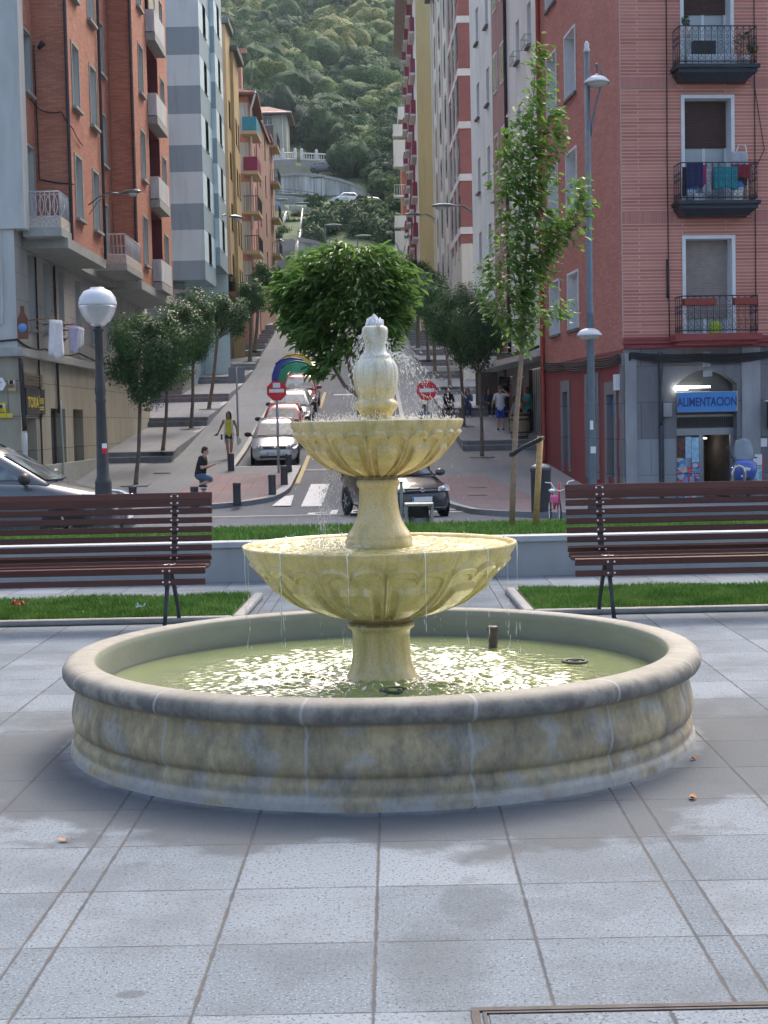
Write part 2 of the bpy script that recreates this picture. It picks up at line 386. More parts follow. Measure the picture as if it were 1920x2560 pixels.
# fallen leaves on the paving
M_dry = plain('dry leaf', (.42, .17, .05), .7, .3, 60)
for i, (px, py, s, lb) in enumerate(((160, 2105, .022, 'small curled orange leaf on the paving left of the basin'), (1732, 1998, .026, 'dry orange brown leaf on the paving right of the basin'),
                                 (1187, 2024, .012, 'tiny brown leaf scrap at the front foot of the basin'), (1735, 1900, .02, 'dark brown leaf against the right foot of the basin'))):
    a = at(px, py, 5); D = 5*1.55/(1.55-a.z); a = at(px, py, D)
    m = MB(); m.M = Matrix.Translation((a.x, D, .002)) @ Matrix.Rotation(i*1.3, 4, 'Z')
    k = 9; ring = [(math.cos(2*math.pi*j/k)*s*(1+.3*math.sin(3*j)), math.sin(2*math.pi*j/k)*s*.6, .004+.012*abs(math.cos(2*math.pi*j/k))) for j in range(k)]
    m.add([(0, 0, .002)]+ring, [(0, j+1, (j+1) % k+1) for j in range(k)], smooth=True)
    m.tube([(s, 0, .014), (s*1.7, .004, .006)], .0012, 5)
    tag(m.build('fallen_leaf', M_dry), lb, 'leaf')

# ------------------------------------------------------------------ fountain
FC = Vector((at(938, 1250, 7.4).x+.016, 7.4, 0))
def stone_mat():
    t = NT('cast stone basin'); p = t.obj(); x, y, z = t.sep(p)
    ang = t.math('ARCTAN2', y, x)
    u = t.math('MULTIPLY', ang, 1.5); cb = t.n('CombineXYZ'); t.l(u, cb.inputs[0]); t.l(z, cb.inputs[1]); cv = cb.outputs[0]
    n1 = t.noise(p, 3.2, 6, .65); n2 = t.noise(t.mapping(cv, (3.2, 1.5, 1)), 2.2, 6, .75); n3 = t.noise(p, 26, 4, .7); n4 = t.noise(t.mapping(cv, (3, 3.5, 1)), 1.7, 3, .5)
    c = t.mix(t.ramp(n1, [(.35, 0), (.65, 1)]), (.29, .25, .17), (.50, .42, .25))
    c = t.mix(t.ramp(n4, [(.54, 0), (.60, .6)]), c, (.37, .385, .38))
    c = t.mix(t.ramp(n2, [(.44, 0), (.64, .75)]), c, (.13, .125, .105))
    # upper coping is greyer with dark weathering on its outer roll
    top = t.n('MapRange'); top.interpolation_type = 'SMOOTHSTEP'; t.l(z, top.inputs[0]); top.inputs[1].default_value = .335; top.inputs[2].default_value = .36
    rr = t.math('DIVIDE', t.math('SQRT', t.math('ADD', t.math('MULTIPLY', x, x), t.math('MULTIPLY', y, y))), 1.008)
    grey = t.mix(t.ramp(n1, [(.35, 0), (.7, 1)]), (.24, .235, .205), (.33, .325, .29))
    roll = t.n('MapRange'); t.l(rr, roll.inputs[0]); roll.inputs[1].default_value = 1.50; roll.inputs[2].default_value = 1.54
    drip = t.noise(t.mapping(cv, (3.5, 2.6, 1)), 3.2, 5, .7)
    dk = t.math('MULTIPLY', t.math('MULTIPLY', roll.outputs[0], t.ramp(drip, [(.43, .95), (.60, .28)])), .95)
    grey = t.mix(dk, grey, (.10, .10, .095))
    c = t.mix(top.outputs[0], c, grey)
    # splash line at the bottom, pale lime patches
    lo = t.n('MapRange'); t.l(z, lo.inputs[0]); lo.inputs[1].default_value = .085; lo.inputs[2].default_value = .03
    c = t.mix(t.math('MULTIPLY', lo.outputs[0], t.ramp(n4, [(.40, .1), (.5, .75)])), c, (.40, .41, .41))
    c = t.mix(t.math('MULTIPLY', t.ramp(n3, [(.35, .5), (.6, 0)]), .4), c, (.12, .11, .09))
    # 14 segments with pale mortar seams
    st = 2*math.pi/14; wob = t.math('MULTIPLY', t.math('SUBTRACT', t.noise(p, 8, 2), .5), .03)
    am = t.math('MODULO', t.math('ADD', t.math('ADD', ang, wob), 40*st+R(-90)*-1-R(13.9)+st), st)
    d = t.math('MINIMUM', am, t.math('SUBTRACT', st, am)); seam = t.math('LESS_THAN', d, .0045)
    c = t.mix(t.math('MULTIPLY', seam, .6), c, (.38, .39, .40))
    inner = t.math('LESS_THAN', rr, 1.394)
    wall = t.mix(t.ramp(t.noise(t.mapping(p, (1, 1, 3)), 2, 4), [(.3, 0), (.7, 1)]), (.19, .21, .185), (.24, .26, .23))
    c = t.mix(t.math('MULTIPLY', inner, t.math('LESS_THAN', z, .437)), c, wall)
    t.col(c); t.rough(.8); t.bump(t.math('ADD', n3, t.math('MULTIPLY', seam, -.5)), .35, .006); return t.m
def bowl_mat(name, wet=0):
    t = NT(name); p = t.obj(); x, y, z = t.sep(p)
    n1 = t.noise(p, 5, 5, .6); n2 = t.noise(t.mapping(p, (5, 5, .8)), 3, 5, .65); n3 = t.noise(p, 45, 3, .6)
    hi = t.n('MapRange'); hi.interpolation_type = 'SMOOTHSTEP'; t.l(t.math('ADD', z, t.math('MULTIPLY', t.math('SUBTRACT', n1, .5), .3)), hi.inputs[0]); hi.inputs[1].default_value = 1.56; hi.inputs[2].default_value = 1.86
    c = t.mix(t.ramp(n1, [(.3, 0), (.7, 1)]), (.58, .45, .185), (.68, .56, .285))
    c = t.mix(hi.outputs[0], c, (.66, .67, .60))
    c = t.mix(t.ramp(n2, [(.46, 0), (.68, .75)]), c, (.36, .30, .10))
    c = t.mix(t.ramp(n3, [(.6, 0), (.75, .2)]), c, (.62, .60, .48))
    # brown rings just under each bowl
    for (z0, wd) in ((1.278, .012), (.565, .016)):
        e = t.math('ABSOLUTE', t.math('SUBTRACT', t.math('ADD', z, t.math('MULTIPLY', t.math('SUBTRACT', n3, .5), .008)), z0))
        c = t.mix(t.math('MULTIPLY', t.math('LESS_THAN', e, wd), .75), c, (.10, .065, .03))
    n5 = t.noise(t.mapping(p, (9, 9, 1.1)), 4, 5, .7); c = t.mix(t.ramp(n5, [(.52, 0), (.7, .6)]), c, (.66, .65, .55)); pit = t.noise(p, 120, 3, .7); c = t.mix(t.ramp(pit, [(.36, .5), (.46, 0)]), c, (.30, .25, .10))
    t.col(c); t.rough(t.ramp(n5, [(.4, .5), (.6, .25)])); t.bump(t.math('ADD', n3, pit), .3, .004)
    t.b.inputs['Coat Weight'].default_value = .2; t.b.inputs['Coat Roughness'].default_value = .12
    t.b.inputs['Subsurface Weight'].default_value = .0
    return t.m
M_basin = stone_mat(); M_bowl = bowl_mat('yellow glazed stone')
def water_mat(name, c, bumpS=.5, scale=14, rough=.03):
    t = NT(name); p = t.obj(); n = t.noise(p, scale, 4, .6); g = t.noise(p, 3, 3)
    t.col(t.mix(t.ramp(g, [(.35, 0), (.65, 1)]), c, tuple(min(1, x*1.25) for x in c))); t.rough(rough)
    t.b.inputs['IOR'].default_value = 1.33; t.b.inputs['Specular IOR Level'].default_value = 1.0
    t.bump(n, bumpS, .01); return t.m
M_water = water_mat('green pool water', (.25, .31, .12), .5, 45); M_water.node_tree.nodes['Principled BSDF'].inputs['Coat Weight'].default_value = 1; M_water.node_tree.nodes['Principled BSDF'].inputs['Coat IOR'].default_value = 1.9
M_water2 = water_mat('bowl water', (.40, .36, .14), .6, 70)
def spray_mat():
    t = NT('falling water'); t.col((.93, .95, .97)); t.rough(.12); t.b.inputs['Transmission Weight'].default_value = .25; t.b.inputs['IOR'].default_value = 1.33
    t.b.inputs['Specular IOR Level'].default_value = .8; return t.m
M_spray = spray_mat()
fo = thing('fountain', 'tiered yellow stone fountain with two bowls in a round stone basin of green water', 'fountain', FC)
# basin
m = MB()
prof = [(1.385, .10), (1.385, .40), (1.388, .432), (1.396, .44), (1.43, .445), (1.48, .444), (1.512, .437), (1.532, .422), (1.543, .40), (1.542, .378), (1.53, .358), (1.508, .347), (1.484, .343), (1.477, .335),
        (1.479, .31), (1.489, .27), (1.499, .23), (1.504, .19), (1.502, .16), (1.492, .138), (1.480, .130), (1.479, .123), (1.488, .114), (1.499, .095), (1.501, .078), (1.497, .062), (1.499, .052), (1.508, .046), (1.513, .03), (1.514, -.02)]
m.lathe([(r*1.008, z) for r, z in prof], 160, FC, smooth=True, cap=False); m.build('basin', M_basin, fo, weld=False)
# water, real waves: rougher where the curtain from the bowls lands
def wave_disc(r0, r1, z, n, m_, amp):
    vs = []; fs = []; K = 34; ks = rng.normal(size=(K, 2))*np.array([55, 95]); ph = rng.uniform(0, 6.28, K); drops = [(rng.normal(0, .62), rng.normal(0, .62), rng.uniform(0, 6)) for _ in range(46)]
    rr = np.linspace(r0, r1, m_); aa = np.linspace(0, 2*math.pi, n, endpoint=False)
    Rr, A = np.meshgrid(rr, aa, indexing='ij'); X = Rr*np.cos(A); Y = Rr*np.sin(A); Z = np.zeros_like(X)
    for i in range(K): Z += np.sin(ks[i, 0]*X+ks[i, 1]*Y+ph[i])/K**.5*.45
    for (dx, dy, p) in drops:
        d = np.hypot(X-dx, Y-dy); Z += 1.6*np.sin(d*85-p)*np.exp(-d*7)/(1+2*d)
    Z = Z*amp(Rr, A)+z
    V = np.stack([X+FC.x, Y+FC.y, Z], -1).reshape(-1, 3)
    i, j = np.meshgrid(np.arange(m_-1), np.arange(n), indexing='ij'); i = i.ravel(); j = j.ravel(); j2 = (j+1) % n
    return V, np.stack([i*n+j, i*n+j2, (i+1)*n+j2, (i+1)*n+j], 1)
V, Fc = wave_disc(.12, 1.388, .288, 900, 300, lambda r, a: .0050*np.clip(1.22-np.abs(r-.45)*1.0-.10*np.sin(3*a+1), .03, 1)**1.5*np.where(r > .98, np.clip(1-(r-.98)*5.2, .02, 1), 1))
np_object('pool_water', V, Fc, M_water, fo, True)
V, Fc = wave_disc(.1, .645, .934, 400, 110, lambda r, a: .0048+0*r); np_object('bowl_water', V, Fc, M_water2, fo, True)
V, Fc = wave_disc(.06, .405, 1.538, 300, 60, lambda r, a: .004+0*r); np_object('bowl_water', V, Fc, M_water2, fo, True)
# bowls with petal relief
def sstep(a, b, x): t = np.clip((x-a)/(b-a), 0, 1); return t*t*(3-2*t)
def bowl(name, prof, rot, inner, rim_t=.12):
    P = np.array(prof); L = np.concatenate([[0], np.cumsum(np.hypot(*np.diff(P, axis=0).T))]); nt = 150; T = np.linspace(0, L[-1], nt)
    # smooth the profile
    r = np.interp(T, L, P[:, 0]); z = np.interp(T, L, P[:, 1]); k = np.ones(13)/13
    rp = np.pad(r, 6, 'edge'); zp_ = np.pad(z, 6, 'edge'); rs = np.convolve(rp, k, 'valid'); zs = np.convolve(zp_, k, 'valid'); rs[:3] = r[:3]; zs[:3] = z[:3]; rs[-3:] = r[-3:]; zs[-3:] = z[-3:]
    dr = np.gradient(rs); dz = np.gradient(zs); nl = np.hypot(dr, dz); nr_, nz_ = -dz/nl, dr/nl
    n = 960; A = np.linspace(0, 2*math.pi, n, endpoint=False); t = (T/L[-1])[:, None]
    a = (((A-rot)/R(30)) % 1)*2-1; a = a[None, :]
    def petal(s, dt, wd):
        aa = np.abs(a)/s; w = 1-.0*t
        lob = np.sqrt(np.clip(1-((aa-.5)/.5)**2, 0, 1)); top = rim_t+dt+.10*s*(1-lob)
        side = (1-aa)*s*np.ones_like(t); return np.minimum((t-top)*1.0, side*.5-(wd*sstep(.35, 1, t)))
    h = .0055*sstep(-.004, .012, petal(1, 0, 0)) + .004*sstep(.0, .01, petal(1, 0, 0))*(1-sstep(.018, .035, petal(1, 0, 0)))
    h = h-.0085*sstep(0, .03, petal(.86, .075, .03))
    q = np.minimum((t-(.36-.05*np.sqrt(np.clip(1-(np.abs(a)/.6)**4, 0, 1))))*1.0, (.60*np.sqrt(np.clip(1-((t-.36)/.62)**2, 0, 1))-np.abs(a))*.5)
    h = h+.0125*sstep(.0, .05, q)
    h = h*(1-sstep(.94, 1, t))*1.6
    h = h - .004*np.exp(-(np.abs(np.abs(a)-1)/.03)**2)*(1-sstep(.1, .2, t))
    Rr = rs[:, None]+nr_[:, None]*-h*-1; Zz = zs[:, None]+nz_[:, None]*h
    Rr = rs[:, None]+nr_[:, None]*h
    X = Rr*np.cos(A)[None]+FC.x; Y = Rr*np.sin(A)[None]+FC.y
    V = np.stack([X, Y, Zz], -1).reshape(-1, 3)
    i, j = np.meshgrid(np.arange(nt-1), np.arange(n), indexing='ij'); i = i.ravel(); j = j.ravel(); j2 = (j+1) % n
    Fc = np.stack([i*n+j, (i+1)*n+j, (i+1)*n+j2, i*n+j2], 1)
    # inner side
    b = len(V); I = np.array(inner); nI = len(I); V2 = np.stack([(I[:, 0][:, None]*np.cos(A)[None]+FC.x), (I[:, 0][:, None]*np.sin(A)[None]+FC.y), I[:, 1][:, None]+0*A[None]], -1).reshape(-1, 3)
    i, j = np.meshgrid(np.arange(nI-1), np.arange(n), indexing='ij'); i = i.ravel(); j = j.ravel(); j2 = (j+1) % n
    F2 = np.stack([i*n+j, i*n+j2, (i+1)*n+j2, (i+1)*n+j], 1)+b
    return np_object(name, np.vstack([V, V2]), np.vstack([Fc, F2][::1]), M_bowl, fo, True)
ub = [(.425, 1.556), (.4275, 1.548), (.427, 1.535), (.405, 1.502), (.364, 1.446), (.305, 1.380), (.245, 1.339), (.15, 1.303), (.097, 1.288)]
bowl('upper_bowl', ub, R(-90-7-0), [(.425, 1.556), (.415, 1.557), (.405, 1.545), (.38, 1.51), (.2, 1.45), (.04, 1.44)])
lb = [(.676, .952), (.679, .944), (.676, .933), (.642, .882), (.585, .817), (.53, .752), (.43, .676), (.31, .628), (.175, .602), (.145, .590)]
bowl('lower_bowl', lb, R(-90+2.7), [(.676, .952), (.664, .953), (.65, .94), (.61, .88), (.3, .8), (.05, .79)])
m = MB()
m.lathe([(.100, 1.292), (.098, 1.275), (.0985, 1.266), (.1045, 1.262), (.106, 1.25), (.105, 1.235), (.098, 1.228), (.0945, 1.222), (.0945, 1.19), (.095, 1.165), (.099, 1.13), (.106, 1.09), (.116, 1.062), (.130, 1.035), (.146, 1.012), (.158, .995), (.162, .985), (.160, .978), (.166, .970), (.167, .95), (.163, .90)], 64, FC)
m.build('pedestal', M_bowl, fo)
m = MB()
m.lathe([(.15, .600), (.148, .577), (.150, .566), (.163, .562), (.166, .55), (.164, .535), (.152, .527), (.145, .52), (.142, .50), (.142, .43), (.145, .39), (.151, .355), (.161, .32), (.174, .295), (.182, .27), (.2, .2)], 64, FC)
m.build('pedestal', M_bowl, fo)
# fluted urn + bud on top
m = MB(); n = 192; vs = []; prof = [(.070, 1.54), (.0705, 1.565), (.075, 1.578), (.081, 1.59), (.082, 1.602), (.092, 1.612), (.099, 1.624), (.099, 1.640), (.093, 1.650), (.084, 1.656), (.080, 1.662), (.083, 1.672), (.094, 1.70), (.102, 1.735), (.105, 1.77), (.104, 1.80), (.098, 1.825), (.088, 1.843), (.078, 1.855), (.0735, 1.860), (.0735, 1.868), (.069, 1.876), (.055, 1.889), (.049, 1.905), (.048, 1.925), (.052, 1.950), (.058, 1.972), (.0605, 1.992), (.058, 2.008), (.049, 2.017), (.03, 2.02), (.012, 2.02)]
fs = []
for (r, z) in prof:
    fl = .05*max(0, min(1, (z-1.665)/.02))*max(0, min(1, (1.85-z)/.02)); f2 = .10*max(0, min(1, (z-1.94)/.03))*max(0, min(1, (2.02-z)/.02))
    for j in range(n):
        a = 2*math.pi*j/n; k = 1-fl*(abs(math.cos(a*6+.3))**14)-f2*abs(math.cos(a*3+.8))**6
        rk_ = r*k*(1.07 if z > 1.6 else 1); vs.append((FC.x+rk_*math.cos(a), FC.y+rk_*math.sin(a), z))
for i in range(len(prof)-1):
    for j in range(n): fs.append((i*n+j, i*n+(j+1) % n, (i+1)*n+(j+1) % n, (i+1)*n+j))
m.add(vs, fs, smooth=True); m.build('finial', M_bowl, fo)
# bubbling head of water
m = MB()
for k in range(60):
    a = random.uniform(0, 6.28); r = random.uniform(0, .042); h = random.uniform(.03, .06)*(1.25-r/.042*.5)
    m.ell((FC.x+r*math.cos(a), FC.y+r*math.sin(a), 2.008+h*.45), (.0085, .0085, h*.6), 8, 6, ry=random.uniform(-.2, .2), rx=random.uniform(-.2, .2))
m.build('water_jet', M_spray, fo)
# spray: falling drops and streaks
m = MB()
def streak(p, v, L, r):
    p = Vector(p); d = Vector(v).normalized(); a = d.orthogonal().normalized(); b = d.cross(a)
    vs = [p-d*L/2]+[p+(a*math.cos(t)+b*math.sin(t))*r for t in (0, 1.57, 3.14, 4.71)]+[p+d*L/2]
    m.add(vs, [(0, 2, 1), (0, 3, 2), (0, 4, 3), (0, 1, 4), (5, 1, 2), (5, 2, 3), (5, 3, 4), (5, 4, 1)], smooth=True)
def throw(n, z0, r0, vr, vz, zend, side=None, rs=(.0008, .002)):
    for _ in range(n):
        a = random.uniform(0, 2*math.pi) if side is None else random.gauss(side[0], side[1])
        v = random.gauss(vr, vr*.35); w = random.uniform(*vz); T = (w+math.sqrt(max(0, w*w+19.6*(z0-zend))))/9.8; t = T*random.random()**.75
        x = r0+v*t; z = z0+w*t-4.9*t*t
        streak((FC.x+x*math.cos(a), FC.y+x*math.sin(a), z), (v*math.cos(a), v*math.sin(a), w-9.8*t), random.uniform(.006, .026), random.uniform(*rs))
throw(600, 1.88, .06, .85, (-.1, .5), 1.55, (0.0, .38), (.0009, .0026))
throw(260, 2.0, .05, .12, (-.3, .1), 1.66, (0.1, .6), (.0012, .003))
throw(120, 1.95, .06, .9, (-.1, .3), 1.55, (-.3, .5))
throw(560, 1.98, .06, .25, (-.1, .2), 1.55, (math.pi, .9), (.001, .0026))
throw(60, 1.86, .07, .45, (-.2, .3), 1.55)
throw(480, 1.33, .24, .22, (-.3, .0), .94, (math.pi+.15, .4), (.001, .0028))      # falling from under the upper bowl, left
throw(60, 1.5, .42, .05, (-.2, 0), .94, (math.pi+.5, .5), (.0008, .002))
throw(20, 1.5, .43, .05, (-.3, 0), .94, (0, .3))
throw(60, .6, .3, .1, (-.3, 0), .3, None, (.0006, .0012))
for _ in range(1500):                                                             # splashing crown along the upper bowl
    a = random.uniform(0, 6.28); r = random.uniform(.1, .405); h = abs(random.gauss(0, .016))
    streak((FC.x+r*math.cos(a), FC.y+r*math.sin(a), 1.55+h), (random.gauss(0, .4), random.gauss(0, .4), 1), random.uniform(.004, .016), random.uniform(.0012, .003))
for _ in range(700):
    a = random.uniform(math.pi*.7, math.pi*1.45); r = random.uniform(.16, .4); h = abs(random.gauss(0, .014))
    streak((FC.x+r*math.cos(a), FC.y+r*math.sin(a), .945+h), (random.gauss(0, .4), 0, 1), random.uniform(.004, .014), random.uniform(.001, .0025))
o = m.build('water_spray', M_spray, fo); o['kind'] = 'stuff'
dm = MB()
# thin trickles running off the lower bowl at the petal seams
for k in range(12):
    a = R(-90+2.7-15+30*k-15+15); r = .682; x = FC.x+r*math.cos(a); y = FC.y+r*math.sin(a)
    m = MB(); pts = [(FC.x+.66*math.cos(a), FC.y+.66*math.sin(a), .957), (x, y, .948), (x+.002, y, .90)]; rad = [.004, .003, .0018]
    if k < 3 or k > 9: 
        for i in range(3+k % 2): pts.append((x+random.uniform(-.004, .004), y+random.uniform(-.003, .003), .90-.06*(i+1))); rad.append(random.choice((.0012, .0006, .0019)))
    else:
        for i in range(3): pts.append((x, y, .90-.06*(i+1))); rad.append(.0008)
    m.tube(pts, rad, 6)
    m0 = m; m = dm
    for i in range(13): streak((x+random.gauss(0, .005), y+random.gauss(0, .005), random.uniform(.30, .72)), (0, 0, 1), random.uniform(.012, .075), random.uniform(.0008, .0022))
    m0.build('water_trickle', M_spray, fo)
o = dm.build('water_drops', M_spray, fo); o['kind'] = 'stuff'
# nozzle and submerged lamps
M_noz = plain('nozzle brown', (.07, .05, .045), .5, .3, 40)
a = at(1232, 1600, 8.25); m = MB(); nx, ny = a.x, 8.25
m.lathe([(.026, .2), (.026, .30), (.0275, .305), (.0275, .37), (.029, .372), (.029, .405), (.024, .408), (.0, .408)], 20, (nx, ny, 0), smooth=False)
for k in range(6): m.ell((nx+.029*math.cos(k), ny+.029*math.sin(k), .39), (.005, .005, .005), 6, 4)
m.build('nozzle', M_noz, fo)
M_lampd = plain('submerged lamp', (.03, .045, .03), .4, .3, 30)
for (px, py, Y) in ((1437, 1655, 7.7), (985, 1728, 6.6)):
    a = at(px, py, Y); k = Y*(1.55-.29)/(1.55-a.z); a = at(px, py, k); m = MB(); m.torus((a.x, k, .293), .06, .009, 24, 6, 'Z'); m.torus((a.x, k, .291), .032, .006, 20, 5, 'Z'); m.build('underwater_lamp', M_lampd, fo)

# ------------------------------------------------------------------ benches
def wood_mat():
    t = NT('bench wood'); p = t.obj(); g = t.n('NewGeometry'); n = t.noise(t.mapping(p, (1.2, 30, 30)), 2.2, 5, .65); s = t.noise(t.mapping(p, (3, 3, 3)), 2, 3)
    c = t.mix(n, (.045, .017, .015), (.13, .05, .04)); c = t.mix(t.math('MULTIPLY', g.outputs['Random Per Island'], .55), c, (.085, .032, .022))
    t.col(c); t.rough(.5); t.b.inputs['Specular IOR Level'].default_value = .3; t.bump(n, .2, .002); t.b.inputs['Coat Weight'].default_value = .0; t.b.inputs['Coat Roughness'].default_value = .25; return t.m
M_wood = wood_mat(); M_iron = plain('cast iron', (.045, .052, .065), .45, .2, 20, .3, .15); M_bolt = plain('zinc bolt', (.65, .66, .68), .25, .1, 50, .9)
def bench(xl, xr, label, legs, Yf=11.35):
    L = xr-xl; cx = (xl+xr)/2; t = thing('park_bench', label, 'bench', (cx, Yf+.25, 0), 0, 'slatted park benches behind the fountain')
    # slat centre (y, z), tilt
    back = [(Yf+.60, .985, -.45, .062, .034), (Yf+.575, .935, -.12, .052, .034)]
    back += [(Yf+.572-.018*i, .872-.0715*i, -.16, .046, .032) for i in range(5)]
    seat = [(Yf+.46, .515, .6, .046, .03), (Yf+.39, .475, 1.25, .05, .03), (Yf+.31, .462, 1.5, .05, .03), (Yf+.235, .462, 1.57, .05, .03), (Yf+.16, .468, 1.6, .05, .03), (Yf+.085, .476, 1.5, .05, .03), (Yf+.02, .452, .15, .052, .034), (Yf+.012, .365, -.1, .046, .032)]
    seat = [(y, z, a, h, w) for (y, z, a, h, w) in seat]
    for nm, lst in (('backrest', back), ('seat', seat)):
        m = MB()
        for (y, z, a, h, w) in lst: m.box((cx, y, z), (L, w, h), rx=a)
        m.build(nm, M_wood, t, bevel=.004)
    for lx in legs:
        m = MB()
        prof = [(Yf+.60, 1.0), (Yf+.62, .93), (Yf+.60, .85), (Yf+.53, .60), (Yf+.49, .50), (Yf+.40, .445), (Yf+.25, .435), (Yf+.10, .445), (Yf+.05, .43), (Yf+.045, .36), (Yf+.045, .34)]
        for i in range(len(prof)-1):
            (y0, z0), (y1, z1) = prof[i], prof[i+1]; m.tube([(lx, y0, z0), (lx, y1, z1)], .0, 4) if False else m.box((lx, (y0+y1)/2, (z0+z1)/2), (.045, math.hypot(y1-y0, z1-z0)+.02, .028), rx=math.atan2(z1-z0, y1-y0))
        m.build('frame', M_iron, t, bevel=.004)
        for s, pts in ((1, [(0, Yf+.16, .445), (-.01, Yf+.14, .33), (-.018, Yf+.08, .15), (-.03, Yf+.06, .0)]), (-1, [(0, Yf+.22, .44), (.02, Yf+.27, .33), (.035, Yf+.36, .14), (.04, Yf+.40, .0)])):
            m = MB(); m.tube([(lx+a*(1 if lx < 0 else -1), b, c) for a, b, c in pts], [.022, .018, .015, .017], 10); m.ell((lx+pts[-1][0]*(1 if lx < 0 else -1), pts[-1][1], .008), (.026, .03, .012)); m.build('leg', M_iron, t)
        m = MB()
        for (y, z, a, h, w) in back+seat:
            for dx in (-.022, .028):
                n = Vector((0, -math.cos(a), -math.sin(a))); n = Vector((0, -math.cos(a), -math.sin(a))) if abs(a) < 1 else Vector((0, -math.cos(a), math.sin(a)))
                if abs(a) < 1: n = Vector((0, -1, -a*.5)) .normalized()
                p = Vector((lx+dx, y, z))+n*(w/2+.001); m.ell(p, (.0095, .004 if abs(a) < 1 else .0095, .0095 if abs(a) < 1 else .004), 10, 6)
        m.build('bolts', M_bolt, t)
    return t
xa = at(530, 1300, 11.9).x; xb = at(1415, 1300, 11.9).x
bench(xa-2.4, xa, 'dark red slatted bench left of the fountain', (xa-.30, xa-2.1))
bench(xb, xb+2.4, 'dark red slatted bench right of the fountain', (xb+.27, xb+2.1))

# ------------------------------------------------------------------ grass patches behind the benches, with kerbs
M_kerb = plain('granite kerb', (.27, .275, .28), .8, .16, 9, 0, .3)
M_soil = plain('turf soil', (.035, .06, .015), .95, .4, 8)
def grassmat():
    t = NT('grass blades'); g = t.n('NewGeometry'); n = t.noise(g.outputs['Position'], 2.2, 5, .7)
    f = t.math('ADD', t.math('MULTIPLY', g.outputs['Random Per Island'], .45), t.math('MULTIPLY', t.ramp(n, [(.35, 0), (.65, 1)]), .5))
    t.col(t.ramp(f, [(.15, (.07, .18, .02)), (.55, (.16, .33, .05)), (.95, (.36, .44, .14))])); t.rough(.55)
    return t.m
M_grass = grassmat()
def blades(name, n, fn, h0=.055, w=.006, parent=None):
    P = np.array([fn() for _ in range(n)]); a = rng.uniform(0, 6.28, n); h = h0*rng.uniform(.55, 1.35, n); lean = rng.normal(0, .35, (n, 2))*h[:, None]
    d = np.stack([np.cos(a), np.sin(a), 0*a], 1)*w*rng.uniform(.6, 1.3, n)[:, None]/2
    top = P+np.stack([lean[:, 0], lean[:, 1], h], 1); mid = P+np.stack([lean[:, 0]*.35, lean[:, 1]*.35, h*.55], 1)
    V = np.stack([P-d, P+d, mid+d*.8, top, mid-d*.8], 1).reshape(-1, 3); Fc = np.arange(n)[:, None]*5+np.arange(5)[None]
    return tag(np_object(name, V, Fc, M_grass, parent), None, None, None, 'stuff')
def gpt(px, py, h=0.0):
    a = at(px, py, 10); D = 10*(EYE-h)/(EYE-a.z); return at(px, py, D)
yF, yB = 11.80, 13.3
xl0, xl1 = gpt(592, 1540).x, gpt(640, 1490).x; xr0, xr1 = gpt(1325, 1525).x, gpt(1290, 1487).x
def xin(y, side): f = (y-yF)/(yB-yF); return xl0+(xl1-xl0)*f if side < 0 else xr0+(xr1-xr0)*f
for side, lab in ((-1, 'grass patch behind the left bench'), (1, 'grass patch behind the right bench')):
    X = side*9; m = MB(); p = [(xin(yF, side), yF), (xin(yB, side), yB), (X, yB), (X, yF)]
    if side > 0: p = p[::-1]
    m.add([(x, y, .03) for x, y in p], [(0, 1, 2, 3)]); struct(m, 'soil_bed', M_soil)
    def fn():
        y = random.uniform(yF+.02, yB); e = xin(y, side)+side*.03; x = e+side*random.random()*2.6
        return (x, y, .028+.008*math.sin(x*5+y*3))
    tag(blades('grass', 26000, fn, .042, .0065), lab, 'grass')
    m = MB()
    m.prism([(min(X, xin(yF, side)), yF-.085, 0), (max(X, xin(yF, side)), yF-.085, 0), (max(X, xin(yF, side)), yF, 0), (min(X, xin(yF, side)), yF, 0)], (0, 0, .048))
    a = Vector((xin(yF, side), yF-.085, 0)); b = Vector((xin(yB, side), yB, 0)); w = Vector((-side*.085, 0, 0))
    m.prism([a, b, b+w, a+w][::side if side > 0 else -1], (0, 0, .055))
    tag(m.build('kerb', M_kerb, bevel=.02), None, None, None, 'structure')
# litter on the left patch
M_w1 = plain('red wrapper', (.42, .05, .03), .35, .8, 40); M_w2 = plain('pale blue wrapper', (.42, .6, .75), .35, .5, 40)
for (px, py, s, mt, lb) in ((46, 1517, .055, M_w1, 'crumpled red and yellow snack wrapper on the grass'), (352, 1525, .035, M_w2, 'crumpled pale blue wrapper on the grass')):
    a = gpt(px, py, .04); m = MB(); n = 9; vs = []
    for i in range(n):
        for j in range(n): vs.append((a.x+(i-4)*s/4*(1+.2*random.random()), a.y+(j-4)*s/5, .07+random.uniform(-.022, .022)+.012*math.sin(i)))
    m.add(vs, [(i*n+j, (i+1)*n+j, (i+1)*n+j+1, i*n+j+1) for i in range(n-1) for j in range(n-1)])
    tag(m.build('litter', mt), lb, 'litter')

